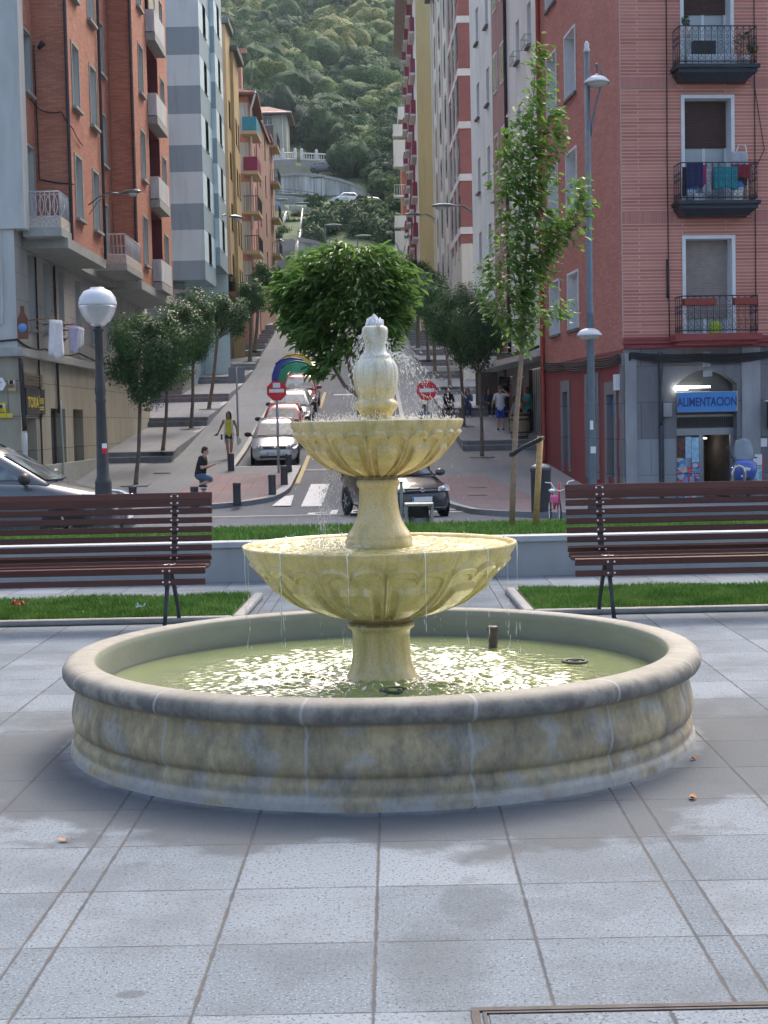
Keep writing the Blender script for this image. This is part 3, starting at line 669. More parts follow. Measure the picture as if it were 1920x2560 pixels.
# ------------------------------------------------------------------ raised bed: low concrete wall with coping, turf on top
M_conc = plain('pale concrete', (.34, .355, .36), .8, .12, 2.2, 0, .2, streak=True); M_cop = plain('coping stone', (.40, .42, .44), .7, .08, 6, 0, .2)
WY = 14.75; bw = thing('planter_wall', 'long low concrete wall with pale coping holding up a strip of turf', 'wall', (0, WY, 0))
m = MB(); m.bb(-12, 12, WY, WY+.16, -.1, .335); m.bb(-12, 12, 16.45, 16.6, -.3, .335)
for i in range(-8, 9): m.box((i*1.45+.4, WY-.001, .16), (.008, .004, .33))
m.build('wall', M_conc, bw)
m = MB(); m.bb(-12, 12, WY-.03, WY+.21, .338, .398); m.build('coping', M_cop, bw, bevel=.008)
m = MB(); m.quad((-12, WY+.16, .37), (12, WY+.16, .37), (12, 16.45, .37), (-12, 16.45, .37)); struct(m, 'soil_bed', M_soil)
def fn():
    y = random.uniform(WY+.2, 16.5); return (random.uniform(-4.6, 4.6), y, .365+.03*math.sin(random.random()*3))
tag(blades('grass', 52000, fn, .06, .008), 'strip of turf on top of the low concrete wall', 'grass')
# ------------------------------------------------------------------ street up the hill (the whole street leans a little to the left)
def XC(D): return -2.3                              # street axis
def asphalt(name, c):
    t = NT(name); p = t.pos(); n = t.noise(p, 40, 4, .7); b = t.noise(p, .35, 5, .6); s = t.noise(t.mapping(p, (2.5, .12, 1)), 1.5, 4, .6)
    k = t.mix(t.ramp(b, [(.35, 0), (.68, .6)]), c, tuple(x*.72 for x in c)); k = t.mix(t.ramp(s, [(.5, 0), (.7, .35)]), k, tuple(x*1.3 for x in c)); k = t.mix(t.math('MULTIPLY', n, .3), k, tuple(x*.5 for x in c))
    t.col(k); t.rough(.9); t.b.inputs['Specular IOR Level'].default_value = .15; t.bump(n, .3, .006); return t.m
M_asph = asphalt('asphalt', (.19, .205, .23)); M_side = asphalt('pavement cement', (.25, .27, .295))
def tiles(name, c):
    t = NT(name); uv = t.uv(); b = t.n('TexBrick'); t.l(t.mapping(uv, (1, 1, 1)), b.inputs['Vector']); b.offset = 0
    b.inputs['Scale'].default_value = 1; b.inputs['Brick Width'].default_value = .4; b.inputs['Row Height'].default_value = .4; b.inputs['Mortar Size'].default_value = .012
    b.inputs['Color1'].default_value = (*c, 1); b.inputs['Color2'].default_value = (*[x*.85 for x in c], 1); b.inputs['Mortar'].default_value = (*[x*.6 for x in c], 1)
    n = t.noise(t.pos(), .8, 5, .6); t.col(t.mix(t.ramp(n, [(.35, 0), (.65, .8)]), b.outputs[0], (.21, .205, .22))); t.b.inputs['Specular IOR Level'].default_value = .15; t.rough(.9); return t.m
M_rtile = tiles('red pavement tiles', (.32, .22, .225))
def strip(st, xl, xr, z, mat, name, cols=1, parent=None, kind=True):
    m = MB()
    for a, b in zip(st[:-1], st[1:]):
        for c in range(cols):
            f0, f1 = c/cols, (c+1)/cols
            A0, A1, B0, B1 = xl(a)+(xr(a)-xl(a))*f0, xl(a)+(xr(a)-xl(a))*f1, xl(b)+(xr(b)-xl(b))*f0, xl(b)+(xr(b)-xl(b))*f1
            m.quad((A0, a, z(a)), (A1, a, z(a)), (B1, b, z(b)), (B0, b, z(b)))
    o = m.build(name, mat, parent)
    return tag(o, name.replace('_', ' '), None, None, 'structure') if kind else o
def stations(a, b, step=.5):
    s = {round(a+i*step, 3) for i in range(int((b-a)/step)+1)} | {a, b} | {x for x in PX if a < x < b}
    return sorted(s)
strip(stations(18.3, 125, .5), lambda D: -70, lambda D: 70, zp, M_asph, 'road')
# left pavement: corner, parking bay edge, then ramp beside the terraces
LK = [(36.8, -16), (38.6, -11), (40.2, -7.6), (41, -5.7), (41.4, -4.7), (42, -3.8), (42.7, -3.18), (43.8, -2.92), (45, -2.8), (50.6, -2.76)]
def lk(D): return interp(D, LK) if D <= 50.6 else -5.02-.006*(D-50.6)
PT = .13
def pz(D): return zp(D)+PT
def solid_strip(st, xl, xr, z, mat, name, drop=.4):
    m = MB()
    for a, b in zip(st[:-1], st[1:]):
        P = [(xl(a), a, z(a)), (xr(a), a, z(a)), (xr(b), b, z(b)), (xl(b), b, z(b))]
        Q = [(x, y, w-drop) for x, y, w in P]; m.add(P+Q, [(0, 1, 2, 3), (1, 5, 6, 2), (0, 3, 7, 4)])
    a = st[0]; m.quad((xl(a), a, z(a)), (xl(a), a, z(a)-drop), (xr(a), a, z(a)-drop), (xr(a), a, z(a)))
    a = st[-1]; m.quad((xl(a), a, z(a)), (xr(a), a, z(a)), (xr(a), a, z(a)-drop), (xl(a), a, z(a)-drop))
    o = m.build(name, mat); return tag(o, name.replace('_', ' '), None, None, 'structure')
TL = -40
s1 = sorted(set([36.8]+stations(36.8, 50.6, .4)))
solid_strip(s1, lambda D: TL, lk, pz, M_side, 'pavement')
s2 = stations(50.6, 124, .8)
solid_strip(s2, lambda D: -40, lambda D: lk(D+.001), pz, M_side, 'pavement')
# right pavement
c1 = gpt; RKp = [(30.4, 7.5), (31.4, 4.6), (32.6, 3.5), (34.5, 2.66), (37, 2.15), (39, 1.85), (41, 1.67), (44, 1.25), (48, .95), (125, .2)]
def rk(D): return interp(D, RKp)
s3 = stations(30.4, 124, .6); solid_strip(s3, rk, lambda D: 40, pz, M_side, 'pavement')
# red tiled corners
strip(stations(41.1, 48.6, .4), lambda D: -5.6-.12*(48.6-D), lambda D: lk(D)-.32, lambda D: pz(D)+.006, M_rtile, 'red_pavement')
strip(stations(34.8, 46.5, .4), lambda D: rk(D)+.35, lambda D: min(4.3, 3.2+(46.5-D)*.2), lambda D: pz(D)+.006, M_rtile, 'red_pavement')
# kerbs
M_kerb2 = plain('street kerb', (.42, .43, .44), .8, .12, 5, 0, .2)
strip(s1, lambda D: lk(D)-.28, lk, lambda D: pz(D)+.008, M_kerb2, 'kerb')
strip(stations(50.6, 124, .8), lambda D: lk(D+.001)-.18, lambda D: lk(D+.001), lambda D: pz(D)+.008, M_kerb2, 'kerb')
m = MB(); m.quad((-5.02, 50.42, pz(50.42)+.009), (-2.76, 50.42, pz(50.42)+.009), (-2.76, 50.6, pz(50.6)+.009), (-5.02, 50.6, pz(50.6)+.009)); struct(m, 'kerb', M_kerb2)
strip(s3, rk, lambda D: rk(D)+.18, lambda D: pz(D)+.008, M_kerb2, 'kerb')
def gz(px, py, f, lo=30, hi=125):
    for D in np.arange(lo, hi, .05):
        q = at(px, py, D)
        if q.z <= f(D): return Vector((q.x, D, f(D)))
    return Vector((q.x, D, f(D)))
# painted markings
def paint(name, c):
    t = NT(name); n = t.noise(t.pos(), 9, 5, .75); t.col(t.mix(t.ramp(n, [(.48, 0), (.68, .5)]), c, (.2, .2, .21))); t.rough(.7); return t.m
M_white = paint('worn white paint', (.7, .72, .74)); M_yel = paint('worn yellow paint', (.45, .36, .14))
def mark(name, x0, x1, a, b, mat=M_white, skew=0):
    return strip(stations(a, b, .25), lambda D: x0+skew*(D-a), lambda D: x1+skew*(D-a), lambda D: zp(D)+.012, mat, name)
mark('road_marking', -14, 9, 37.9, 38.12)
m = MB(); m.add([(gz(px, py, zp, 38).x, gz(px, py, zp, 38).y, gz(px, py, zp, 38).z+.03) for px, py in ((680, 1267), (727, 1267), (735, 1240), (712, 1243))], [(0, 1, 2, 3)]); struct(m, 'road_marking', M_white)
mark('road_marking', -2.3, -1.72, 41.5, 46.6, skew=.01)
mark('road_marking', -.9, -.35, 41.5, 46.6); mark('road_marking', .35, .9, 41.5, 46.6)
mark('road_marking', -2.76, -2.62, 46.8, 54.5, M_yel); mark('road_marking', -2.95, -2.81, 70, 77, M_yel)
mark('road_marking', -2.4, -1.3, 75.5, 75.9); mark('road_marking', -2.5, -.6, 53.2, 53.5)
text('road_lettering', 'STOP', 2.9, M_white, None, Matrix.Translation((.15, 39.1, zp(39.1)+.018)) @ Matrix.Rotation(math.pi, 4, 'Z') @ Matrix.Rotation(math.atan(.004), 4, 'X'), .001, .62)
tag(bpy.data.objects['road_lettering'], 'road lettering', None, None, 'structure')
# drain grate across the road
M_grate = plain('steel grate', (.25, .26, .27), .5, .2, 30, .5)
dg_ = thing('drain_grate', 'ribbed steel drain grate running across the foot of the street', 'grate', (-1, 50.2, zp(50.2))); m = MB()
for i in range(62): m.box((-2.62+i*.055, 50.2, zp(50.2)+.015), (.03, .34, .012), rx=math.atan(.09))
m.build('bars', M_grate, dg_)
m = MB(); m.box((-.9, 50.02, zp(50.02)+.012), (3.45, .03, .02)); m.box((-.9, 50.38, zp(50.38)+.012), (3.45, .03, .02)); m.build('frame', M_grate, dg_)
# manhole lids on the pavements
M_lid = plain('iron lid', (.07, .075, .08), .6, .3, 30, .2)
for (px, py, lb) in ((405, 1184, 'dark rectangular iron drain lid on the left pavement'), (1192, 1219, 'dark iron service lid nearest the right kerb'), (1193, 1239, 'small iron lid on the red tiles at the right corner')):
    for D in np.arange(36, 60, .1):
        q = at(px, py, D)
        if q.z <= pz(D): break
    m = MB(); m.box((q.x, D, pz(D)+.014), (.55, .35, .01), rx=math.atan(.08)); m.box((q.x, D, pz(D)+.021), (.4, .22, .006), rx=math.atan(.08)); tag(m.build('manhole_cover', M_lid), lb, 'manhole cover')

# terraces: pairs of dark steps, gently sloping slabs between
LT = [52.8, 63.6, 73, 81.8, 89.5, 97.5, 102, 106, 109.5, 113, 116.5]
RT = [54.2, 64.9, 74, 82.2, 89.6, 96, 102, 106, 109.5, 113, 116.5]
def lx(D): return interp(D, [(45, -7.4), (63, -7.37), (82, -7.4), (90, -7.5), (98, -7.75), (109, -7.9), (125, -8.1)])
def rx_(D): return interp(D, [(50, 2.95), (55, 2.87), (65, 2.59), (82, 2.33), (90, 2.28), (96, 2.12), (109, 1.95), (125, 1.8)])
RISE = .34
def tz(D, T):
    if D < T[0]: return pz(D)
    for k in range(len(T)):
        a = T[k]; b = T[k+1] if k+1 < len(T) else a+5
        if a <= D < b: return pz(a)+RISE+(pz(b)-.02-pz(a)-RISE)*(D-a)/(b-a)
    return pz(D)
M_step = plain('dark step stone', (.19, .20, .22), .8, .25, 3, 0, .3, streak=True); M_lip = plain('step nosing', (.36, .37, .39), .8, .1, 5)
M_terr = asphalt('terrace cement', (.29, .305, .33))
for T, xe, X, nm in ((LT, lx, -22, 'left'), (RT, rx_, 20, 'right')):
    for k in range(len(T)):
        a = T[k]; b = T[k+1] if k+1 < len(T) else a+5
        za, zb = pz(a)+RISE, pz(b)-.02
        if zb < za-.5: zb = za
        m = MB(); s = -1 if nm == 'left' else 1
        xa_, xb_ = xe(a), xe(b); e = .02 if s > 0 else -.02
        # lower step then the slab
        if s < 0: m.add([(X, a-.35, za-RISE/2), (xa_, a-.35, za-RISE/2), (xa_, a+.01, za-RISE/2), (X, a+.01, za-RISE/2), (X, a-.35, za-1.2), (xa_, a-.35, za-1.2)], [(0, 1, 2, 3), (0, 4, 5, 1)])
        else: m.add([(xa_, a-.35, za-RISE/2), (X, a-.35, za-RISE/2), (X, a+.01, za-RISE/2), (xa_, a+.01, za-RISE/2), (xa_, a-.35, za-1.2), (X, a-.35, za-1.2)], [(0, 1, 2, 3), (0, 4, 5, 1)])
        m.quad((xa_, a-.35, za-RISE/2), (xa_, a-.35, za-1.2), (xa_, a, za-1.2), (xa_, a, za-RISE/2))
        P = [(min(X, xa_), a), (max(X, xa_), a), (max(X, xb_), b), (min(X, xb_), b)]; Z = [za, za, zb, zb]
        m.add([(x, y, z-.03) for (x, y), z in zip(P, Z)]+[(x, y, z-1.5) for (x, y), z in zip(P, Z)], [(0, 4, 5, 1), (1, 5, 6, 2), (3, 7, 4, 0)])
        struct(m, 'terrace_step', M_step)
        m = MB(); P2 = [(x, y, z) for (x, y), z in zip(P, Z)]; m.prism([(x, y, z-.03) for x, y, z in P2], (0, 0, .03)); struct(m, 'terrace_slab', M_terr)
        m = MB(); m.bb(min(X, xa_), max(X, xa_), a-.02, a+.28, za-.025, za+.006); m.bb(min(X, xa_), max(X, xa_), a-.36, a-.12, za-RISE/2-.02, za-RISE/2+.006)
        w = .25*s; m.add([(xa_, a+.28, za+.007), (xa_+w, a+.28, za+.007), (xb_+w, b, zb+.007), (xb_, b, zb+.007)], [(0, 1, 2, 3) if s > 0 else (3, 2, 1, 0)])
        struct(m, 'step_nosing', M_lip)
# bollards
M_bol = plain('bollard iron', (.06, .066, .075), .5, .2, 10, .4, .1)
bo = None
for i, (px, py, lb) in enumerate(((593, 1259, 'dark grey bollard alone on the red tiles, second from the left bench'), (681, 1237, 'dark grey bollard near the kerb corner, between the crossing and its taller-looking neighbour'), (711, 1212, 'dark grey bollard on the kerb just right of the first no-entry pole'),
                               (722, 1180, 'bollard partly behind another, beside the silver car wheel'), (578, 1177, 'bollard in front of the woman in the yellow top'), (487, 1270, 'bollard the man in the black t-shirt rests his foot on'), (333, 1268, 'pale grey bollard behind the left bench, right of the globe lamp'), (1066, 1215, 'bollard by the right no-entry pole'))):
    p = gz(px, py, pz, 34)
    if bo is None:
        bo = thing('bollard', lb, 'bollard', p, 0, 'iron bollards along the pavement corners'); m = MB()
        m.lathe([(.118, -.05), (.112, .02), (.11, .04), (.108, .50), (.112, .51), (.112, .55), (.104, .575), (.06, .585), (0, .587)], 24, p, smooth=True); m.build('post', M_bol, bo)
        m = MB(); m.torus((p.x, p.y, p.z+.505), .112, .006, 24, 5, 'Z'); m.build('ring', M_bol, bo)
    else: dup(bo, p, 0, lb)
# no-entry signs
M_pole = plain('galvanised pole', (.34, .37, .39), .45, .12, 8, .6); M_red = plain('sign red', (.62, .012, .03), .35, .06, 4); M_wh = plain('sign white', (.78, .79, .8), .4, .05, 5); M_gs = plain('sign back grey', (.25, .28, .31), .5, .1, 5, .4)
def noentry(px, py, top, label, octo, sticker):
    p = gz(px, py, pz, 40); tz_ = at(top[0], top[1], p.y); t = thing('no_entry_sign', label, 'sign', p)
    m = MB(); m.tube([p, (p.x+.0*(tz_.x-p.x), p.y, tz_.z+.15)], .04, 12); m.build('pole', M_pole, t)
    c = Vector((p.x, p.y-.05, tz_.z)); r = top[2]/F*p.y; n = 8 if octo else 40
    m = MB(); ph = math.pi/8 if octo else 0
    m.prism([(c.x+r*math.cos(ph+2*math.pi*i/n), c.y, c.z+r*math.sin(ph+2*math.pi*i/n)) for i in range(n)], (0, .02, 0)); m.build('disc', M_red, t)
    m = MB(); m.box((c.x, c.y-.006, c.z-.0), (r*1.42, .008, r*.34)); m.build('bar', M_wh, t)
    if sticker: m = MB(); m.box((c.x-.0, c.y-.006, c.z+r*.52), (r*.7, .006, r*.46)); m.build('sticker', M_wh, t)
noentry(697, 1182, (689, 977, 26), 'no-entry sign with a white sticker, in front of the silver parked car', True, True)
noentry(1071, 1187, (1069, 976, 25.5), 'round no-entry sign to the right of the fountain urn', False, False)
# grey back of a sign on the ramp
p = gz(596, 1110, pz, 50); t = thing('road_sign', 'plain grey back of a square road sign on a thin pole, left pavement', 'sign', p)
q = at(586, 938, p.y); m = MB(); m.tube([p, (p.x-.0, p.y, q.z+.3)], .035, 10); m.build('pole', M_pole, t); m = MB(); m.box((p.x, p.y-.05 if False else p.y+.05, q.z), (.62, .02, .62)); m.build('plate', M_gs, t, bevel=.008)
# green/blue/yellow recycling containers
def container(px, py, D, c, lid, label, w=1.5):
    q = at(px, py, D); X, z = q.x, zp(D); t = thing('recycling_container', label, 'container', (X, D+.6, z), 0, 'recycling containers in the parking row')
    M1 = plain('container '+label[:6], c, .4, .1, 4); m = MB()
    prof = [(-.75, 0), (-.8, .3), (-.78, .9), (-.66, 1.35), (-.42, 1.62), (0, 1.72), (.42, 1.62), (.66, 1.35), (.78, .9), (.8, .3), (.75, 0)]
    rg = []
    for (y, k) in ((0, .8), (.08, .95), (.25, 1), (.95, 1), (1.12, .95), (1.2, .8)): rg.append([(X+x*w/1.6*(k if zz > .2 else 1), D+y, z+zz*(.9+.1*k)) for x, zz in prof])
    m.loft(rg, smooth=True, close=True); m.build('body', M1, t)
    m = MB(); ML = plain('lid '+label[:6], lid, .4, .1, 4)
    m.prism([(X-.3, D-.02, z+.9), (X+.3, D-.02, z+.9), (X+.26, D+.0, z+1.12), (X-.26, D, z+1.12)], (0, .03, 0)); m.tube([(X-.62*w/1.6, D+.1, z+1.44), (X-.4*w/1.6, D+.12, z+1.66), (X, D+.12, z+1.76), (X+.4*w/1.6, D+.12, z+1.66), (X+.62*w/1.6, D+.1, z+1.44)], .05, 8); m.build('lid', ML, t)
container(742, 960, 75.5, (.015, .26, .14), (.015, .2, .11), 'green recycling container behind the parked cars', 1.95)
container(728, 930, 77.5, (.02, .05, .32), (.02, .04, .28), 'blue recycling container just behind the green one', 2.1)
container(738, 905, 80, (.5, .36, .03), (.45, .33, .03), 'yellow recycling container at the back of the row', 2.0)
# low stone planter wall with ivy on the left terraces
M_oldst = blocks('old planter stone', (.25, .25, .24), .6, .3, .01)
a = at(425, 1010, 72.5); t = thing('stone_planter', 'low rough stone planter topped with ivy on the left terraces', 'planter', (a.x, 73.5, tz(73.5, LT)))
m = MB(); zz = tz(73.5, LT); m.prism([(a.x-.35, 73.2, zz-.3), (a.x+.5, 73.2, zz-.3), (a.x+.3, 80, zz+.5), (a.x-.75, 80, zz+.5)], (0, 0, 1.0)); m.build('wall', M_oldst, t, bevel=.02)
M_ivy = leafmat('ivy', (.02, .05, .012), (.06, .11, .03))
P = np.stack([rng.uniform(-.75, .6, 900), rng.uniform(73.1, 80, 900), np.zeros(900)], 1); P[:, 0] += a.x-(P[:, 1]-73.1)*.028; P[:, 2] = zz+.72+(P[:, 1]-73.1)*.1+rng.uniform(-.25, .12, 900)
V, Fc = leaves_mesh(P, rng.normal(size=(900, 3))+[0, -.3, .8], rng.uniform(.1, .2, 900), .9); np_object('ivy', V, Fc, M_ivy, t)
# ------------------------------------------------------------------ building helpers
Z3 = Vector((0, 0, 1))
class Face:
    """a vertical wall plane: origin (x, y), direction along the wall, outward normal to the left-hand or right-hand side"""
    def __init__(s, p0, p1, flip=False):
        s.o = Vector((p0[0], p0[1], 0)); d = Vector((p1[0]-p0[0], p1[1]-p0[1], 0)); s.L = d.length; s.u = d.normalized()
        s.n = Vector((s.u.y, -s.u.x, 0)); s.n = -s.n if flip else s.n
    def p(s, u, n, z): return s.o+s.u*u+s.n*n+Z3*z
    def atD(s, D): return (D-s.o.y)/s.u.y
    def obox(s, m, u0, u1, n0, n1, z0, z1, mi=None):
        P = [s.p(u0, n0, z0), s.p(u1, n0, z0), s.p(u1, n1, z0), s.p(u0, n1, z0)]; m.prism(P, (0, 0, z1-z0), mi)
def wall(m, f, u0, u1, z0, z1, holes=(), mi=None):
    H = [h for h in holes if h[1] > u0 and h[0] < u1]
    us = sorted({u0, u1} | {min(max(x, u0), u1) for h in H for x in h[:2]}); zs = sorted({z0, z1} | {min(max(x, z0), z1) for h in H for x in h[2:4]})
    for a, b in zip(us[:-1], us[1:]):
        for c, d in zip(zs[:-1], zs[1:]):
            cu, cz = (a+b)/2, (c+d)/2
            if any(h[0] < cu < h[1] and h[2] < cz < h[3] for h in H): continue
            m.quad(f.p(a, 0, c), f.p(b, 0, c), f.p(b, 0, d), f.p(a, 0, d), mi)
def window(par, f, h, depth=.3, reveal=None, trim=None, tw=.07, tp=.03, sill=.1, sillm=None, frame=None, shut=0, shutm=None, glass=None, bars=1, name='window', door=False):
    u0, u1, z0, z1 = h; m = MB()
    for P in ((u0, 0, z0, u0, -depth, z0, u0, -depth, z1, u0, 0, z1), (u1, 0, z0, u1, -depth, z0, u1, -depth, z1, u1, 0, z1), (u0, 0, z1, u0, -depth, z1, u1, -depth, z1, u1, 0, z1), (u0, 0, z0, u0, -depth, z0, u1, -depth, z0, u1, 0, z0)):
        m.quad(*[f.p(P[3*i], P[3*i+1], P[3*i+2]) for i in range(4)], 0)
    if trim is not None:
        for a, b, c, d in ((u0-tw, u0, z0, z1+tw), (u1, u1+tw, z0, z1+tw), (u0, u1, z1, z1+tw)): f.obox(m, a, b, -.01, tp, c, d, 1)
    if sill: f.obox(m, u0-tw-.03, u1+tw+.03, -.05, sill, z0-.08, z0, 2)
    o = m.build(name, [reveal, trim or reveal, sillm or reveal], par)
    g = MB(); k = -depth+.05; fr = .06; uu = []
    for a, b, c, d in ((u0, u0+fr, z0, z1), (u1-fr, u1, z0, z1), (u0+fr, u1-fr, z1-fr, z1), (u0+fr, u1-fr, z0, z0+fr)): f.obox(g, a, b, -depth, k, c, d)
    for i in range(bars):
        c = u0+(u1-u0)*(i+1)/(bars+1); f.obox(g, c-.04, c+.04, -depth, k-.01, z0+fr, z1-fr)
    g.build('frame', frame or reveal, o)
    g = MB(); kk = -depth+.02; g.quad(f.p(u0, kk, z0), f.p(u1, kk, z0), f.p(u1, kk, z1), f.p(u0, kk, z1)); g.build('glass', glass or M_glass, o)
    if shut > 0:
        g = MB(); zz = z1-(z1-z0)*shut; n = max(2, int((z1-zz)/.05)); 
        for i in range(n):
            a = zz+(z1-zz)*i/n; b = zz+(z1-zz)*(i+1)/n
            g.add([f.p(u0+.02, k+.012, a), f.p(u1-.02, k+.012, a), f.p(u1-.02, k+.03, (a+b)/2), f.p(u0+.02, k+.03, (a+b)/2), f.p(u1-.02, k+.012, b), f.p(u0+.02, k+.012, b)], [(0, 1, 2, 3), (3, 2, 4, 5)])
        g.build('shutter', shutm or M_shut, o)
    return o
def railing(m, f, u0, u1, n0, n1, z0, h, step=.11, r=.009, sides=True, diag=False):
    rails = [((u0, n1), (u1, n1))] + ([((u0, n0), (u0, n1)), ((u1, n0), (u1, n1))] if sides else [])
    for (a, b) in rails:
        for z in (z0+.05, z0+h): m.tube([f.p(a[0], a[1], z), f.p(b[0], b[1], z)], r*1.6, 6)
        L = math.hypot(b[0]-a[0], b[1]-a[1]); n = max(1, int(L/step))
        for i in range(n+1):
            k = i/n; x = a[0]+(b[0]-a[0])*k; y = a[1]+(b[1]-a[1])*k; m.tube([f.p(x, y, z0+.0), f.p(x, y, z0+h)], r, 5)
def cable(m, pts, r=.02, sag=0):
    P = [Vector(p) for p in pts]; out = []
    for a, b in zip(P[:-1], P[1:]):
        for i in range(6):
            k = i/6; q = a.lerp(b, k); q.z -= sag*4*k*(1-k); out.append(q)
    m.tube(out+[P[-1]], r, 6)
M_glass = glassy('window glass', (.05, .06, .07)); M_shut = plain('brown shutter', (.10, .06, .055), .6, .12, 6); M_shutg = plain('beige shutter', (.36, .31, .29), .6, .1, 6)
M_cream = plain('cream slatted shutter', (.5, .47, .4), .6, .1, 6)
M_lg = plain('light grey render', (.50, .53, .52), .85, .12, 2.5, streak=True, bump=.15); M_wt = plain('white window frame', (.72, .75, .78), .5, .06, 4)
M_darkslab = plain('dark slab', (.14, .14, .14), .8, .2, 3); M_cabl = plain('black cable', (.02, .02, .024), .6, .3, 9)
M_pipe = plain('drain pipe', (.05, .055, .07), .5, .2, 5, .2)
# ------------------------------------------------------------------ left corner building: stone below, red brick with bays above
M_brickL = brick('orange brick', (.42, .16, .10), (.57, .25, .165), (.34, .18, .13), .26, .058, .009, .25, .4)
M_stoneL = blocks('beige stone facade', (.40, .38, .30), 1.3, .95, .014, None, .06, .35); M_stoneG = blocks('grey stone facade', (.42, .43, .40), 1.2, .72, .01, (.25, .25, .24), .05, .35)
M_sillc = plain('concrete sill', (.33, .35, .33), .85, .15, 5, 0, .2); M_maroon = plain('maroon loggia', (.16, .03, .04), .7, .15, 2)
B = thing('brick_apartment_building', 'tall orange brick apartment block with projecting bays over a pale stone base, left corner', 'building', (-12, 50, 0))
ZS, ZT = 6.75, 26
FG = Face((-9.74, 40.5), (-9.86, 64)); FG.n = Vector((1, 0, 0))*1.0; FG.n = Vector((FG.u.y, -FG.u.x, 0))
def LF(x, d0, d1): return Face((x, d0), (x-.003*(d1-d0), d1))
FA = LF(-9.50, 41.0, 42.4); FB = LF(-8.52, 42.4, 47.0); FR = LF(-9.45, 47.0, 54.2); FE = LF(-8.60, 54.2, 63.2)
heads = [9.25+3.12*k for k in range(5)]; sills = [7.5+3.12*k for k in range(5)]
mw = MB(); ground = MB(); wins = []
def colw(f, px, D, w=1.05, z0s=sills, z1s=heads, shut=.25, skip=()):
    u = f.atD(D); hs = [(u-w/2, u+w/2, a, b) for i, (a, b) in enumerate(zip(z0s, z1s)) if i not in skip]; return hs
hA = [(.25, 1.1, 7.0, heads[0]), *[(.25, 1.1, sills[i]+.1, heads[i]) for i in range(1, 5)]]
hB = colw(FB, 0, 43.35, .95)+colw(FB, 0, 46.0, .95); hR = colw(FR, 0, 52.7, 1.0); hE = colw(FE, 0, 56.0, 1.0)+colw(FE, 0, 61.6, 1.0)
lg = [(FE.atD(57.6), FE.atD(60.4), ZS+.3+3.12*i, ZS+3.0+3.12*i) for i in range(6)]
wall(mw, FA, 0, FA.L, ZS, ZT, hA); wall(mw, FB, 0, FB.L, ZS, ZT, hB); wall(mw, FR, 0, FR.L, ZS, ZT, hR); wall(mw, FE, 0, FE.L, ZS, ZT, hE+lg)
for (xa, xb, y) in ((-9.50, -8.52, 42.4), (-9.45, -8.60, 54.2)):
    f = Face((xa, y), (xb, y)); wall(mw, f, 0, f.L, ZS, ZT)
for (xa, xb, y, zl) in ((-8.53, -9.45, 47.0, ZS), (-8.63, -9.86, 63.2, ZS), (-9.86, -24, 63.2, -1)): f = Face((xa, y), (xb, y)); wall(mw, f, 0, f.L, zl, ZT)
mw.build('brick_wall', M_brickL, B)
m = MB(); 
gh = [(FG.atD(d0), FG.atD(d1), z0, z1) for d0, d1, z0, z1 in ((41.2, 42.4, -.6, 1.85), (44.3, 46.4, -.5, 2.15), (47.6, 49.2, -.4, 2.15), (41.05, 43.2, 2.75, 3.1))]
mz = [(FG.atD(d0), FG.atD(d1), z0, z1) for d0, d1, z0, z1 in ((42.0, 42.8, 4.35, 6.45), (43.9, 44.7, 4.4, 6.4), (46.0, 46.8, 4.4, 6.35), (48.6, 49.4, 4.4, 6.3), (51, 51.8, 4.4, 6.3), (54, 54.8, 4.4, 6.3))]
wall(m, FG, 0, FG.L, -1.2, 3.5, gh); m.build('ground_floor_wall', M_stoneL, B)
m = MB(); wall(m, FG, 0, FG.L, 3.5, ZS+.3, mz); m.build('upper_stone_wall', M_stoneG, B)
m = MB(); f = Face((-24, 40.49), (-9.74, 40.49)); wall(m, f, 0, f.L, -1.2, 3.5); m.build('ground_floor_wall', M_stoneL, B)
m = MB(); wall(m, f, 0, f.L, 3.5, 6.9); m.bb(-24, -9.42, 40.4, 41.02, 6.9, ZT+.5); m.build('corner_pier', M_lg, B)
m = MB(); m.box((-9.83, 46, .62), (.26, 12.5, 2.4)) if False else None
m = MB(); FG.obox(m, 0, FG.L, -.02, .16, 3.5, 3.74); m.prism([(-24, 40.3, 3.5), (-9.58, 40.3, 3.5), (-9.58, 40.49, 3.5), (-24, 40.49, 3.5)], (0, 0, .24)); FG.obox(m, 0, FG.L, 0, .05, -1.2, .5); m.build('cornice', M_sillc, B, bevel=.02)
# soffit slabs under the bays, roof
m = MB()
for (x0, x1, y0, y1, t_) in ((-10, -8.50, 41.5, 47.1, .26), (-10, -9.4, 47.1, 54.1, .2), (-10, -8.50, 54.1, 63.3, .28)): m.bb(x0, x1, y0, y1, ZS-t_, ZS+.02)
m.build('soffit_slab', M_sillc, B)
m = MB(); m.bb(-24, -8.2, 40.3, 63.5, ZT, ZT+.3); m.build('roof', M_darkslab, B)
for f, hs in ((FA, hA), (FB, hB), (FR, hR), (FE, hE)):
    for i, h in enumerate(hs): window(B, f, h, .32, M_lg, M_sillc, .07, .025, .12, M_sillc, M_wt, random.choice((.2, .35, .6, .15)), M_shut if i % 2 else M_cream)
for h in gh[:3]+[gh[3]]: window(B, FG, h, .35, M_stoneL, None, 0, 0, 0, None, M_shut, .0, None, bars=0, name='doorway')
for i, h in enumerate(mz): window(B, FG, h, .3, M_lg, None, 0, 0, .06, M_sillc, plain('red brown frame', (.17, .06, .04), .5), .3, M_shut, bars=1)
M_par = plain('white parapet', (.52, .55, .57), .7, .2, 4, streak=True)
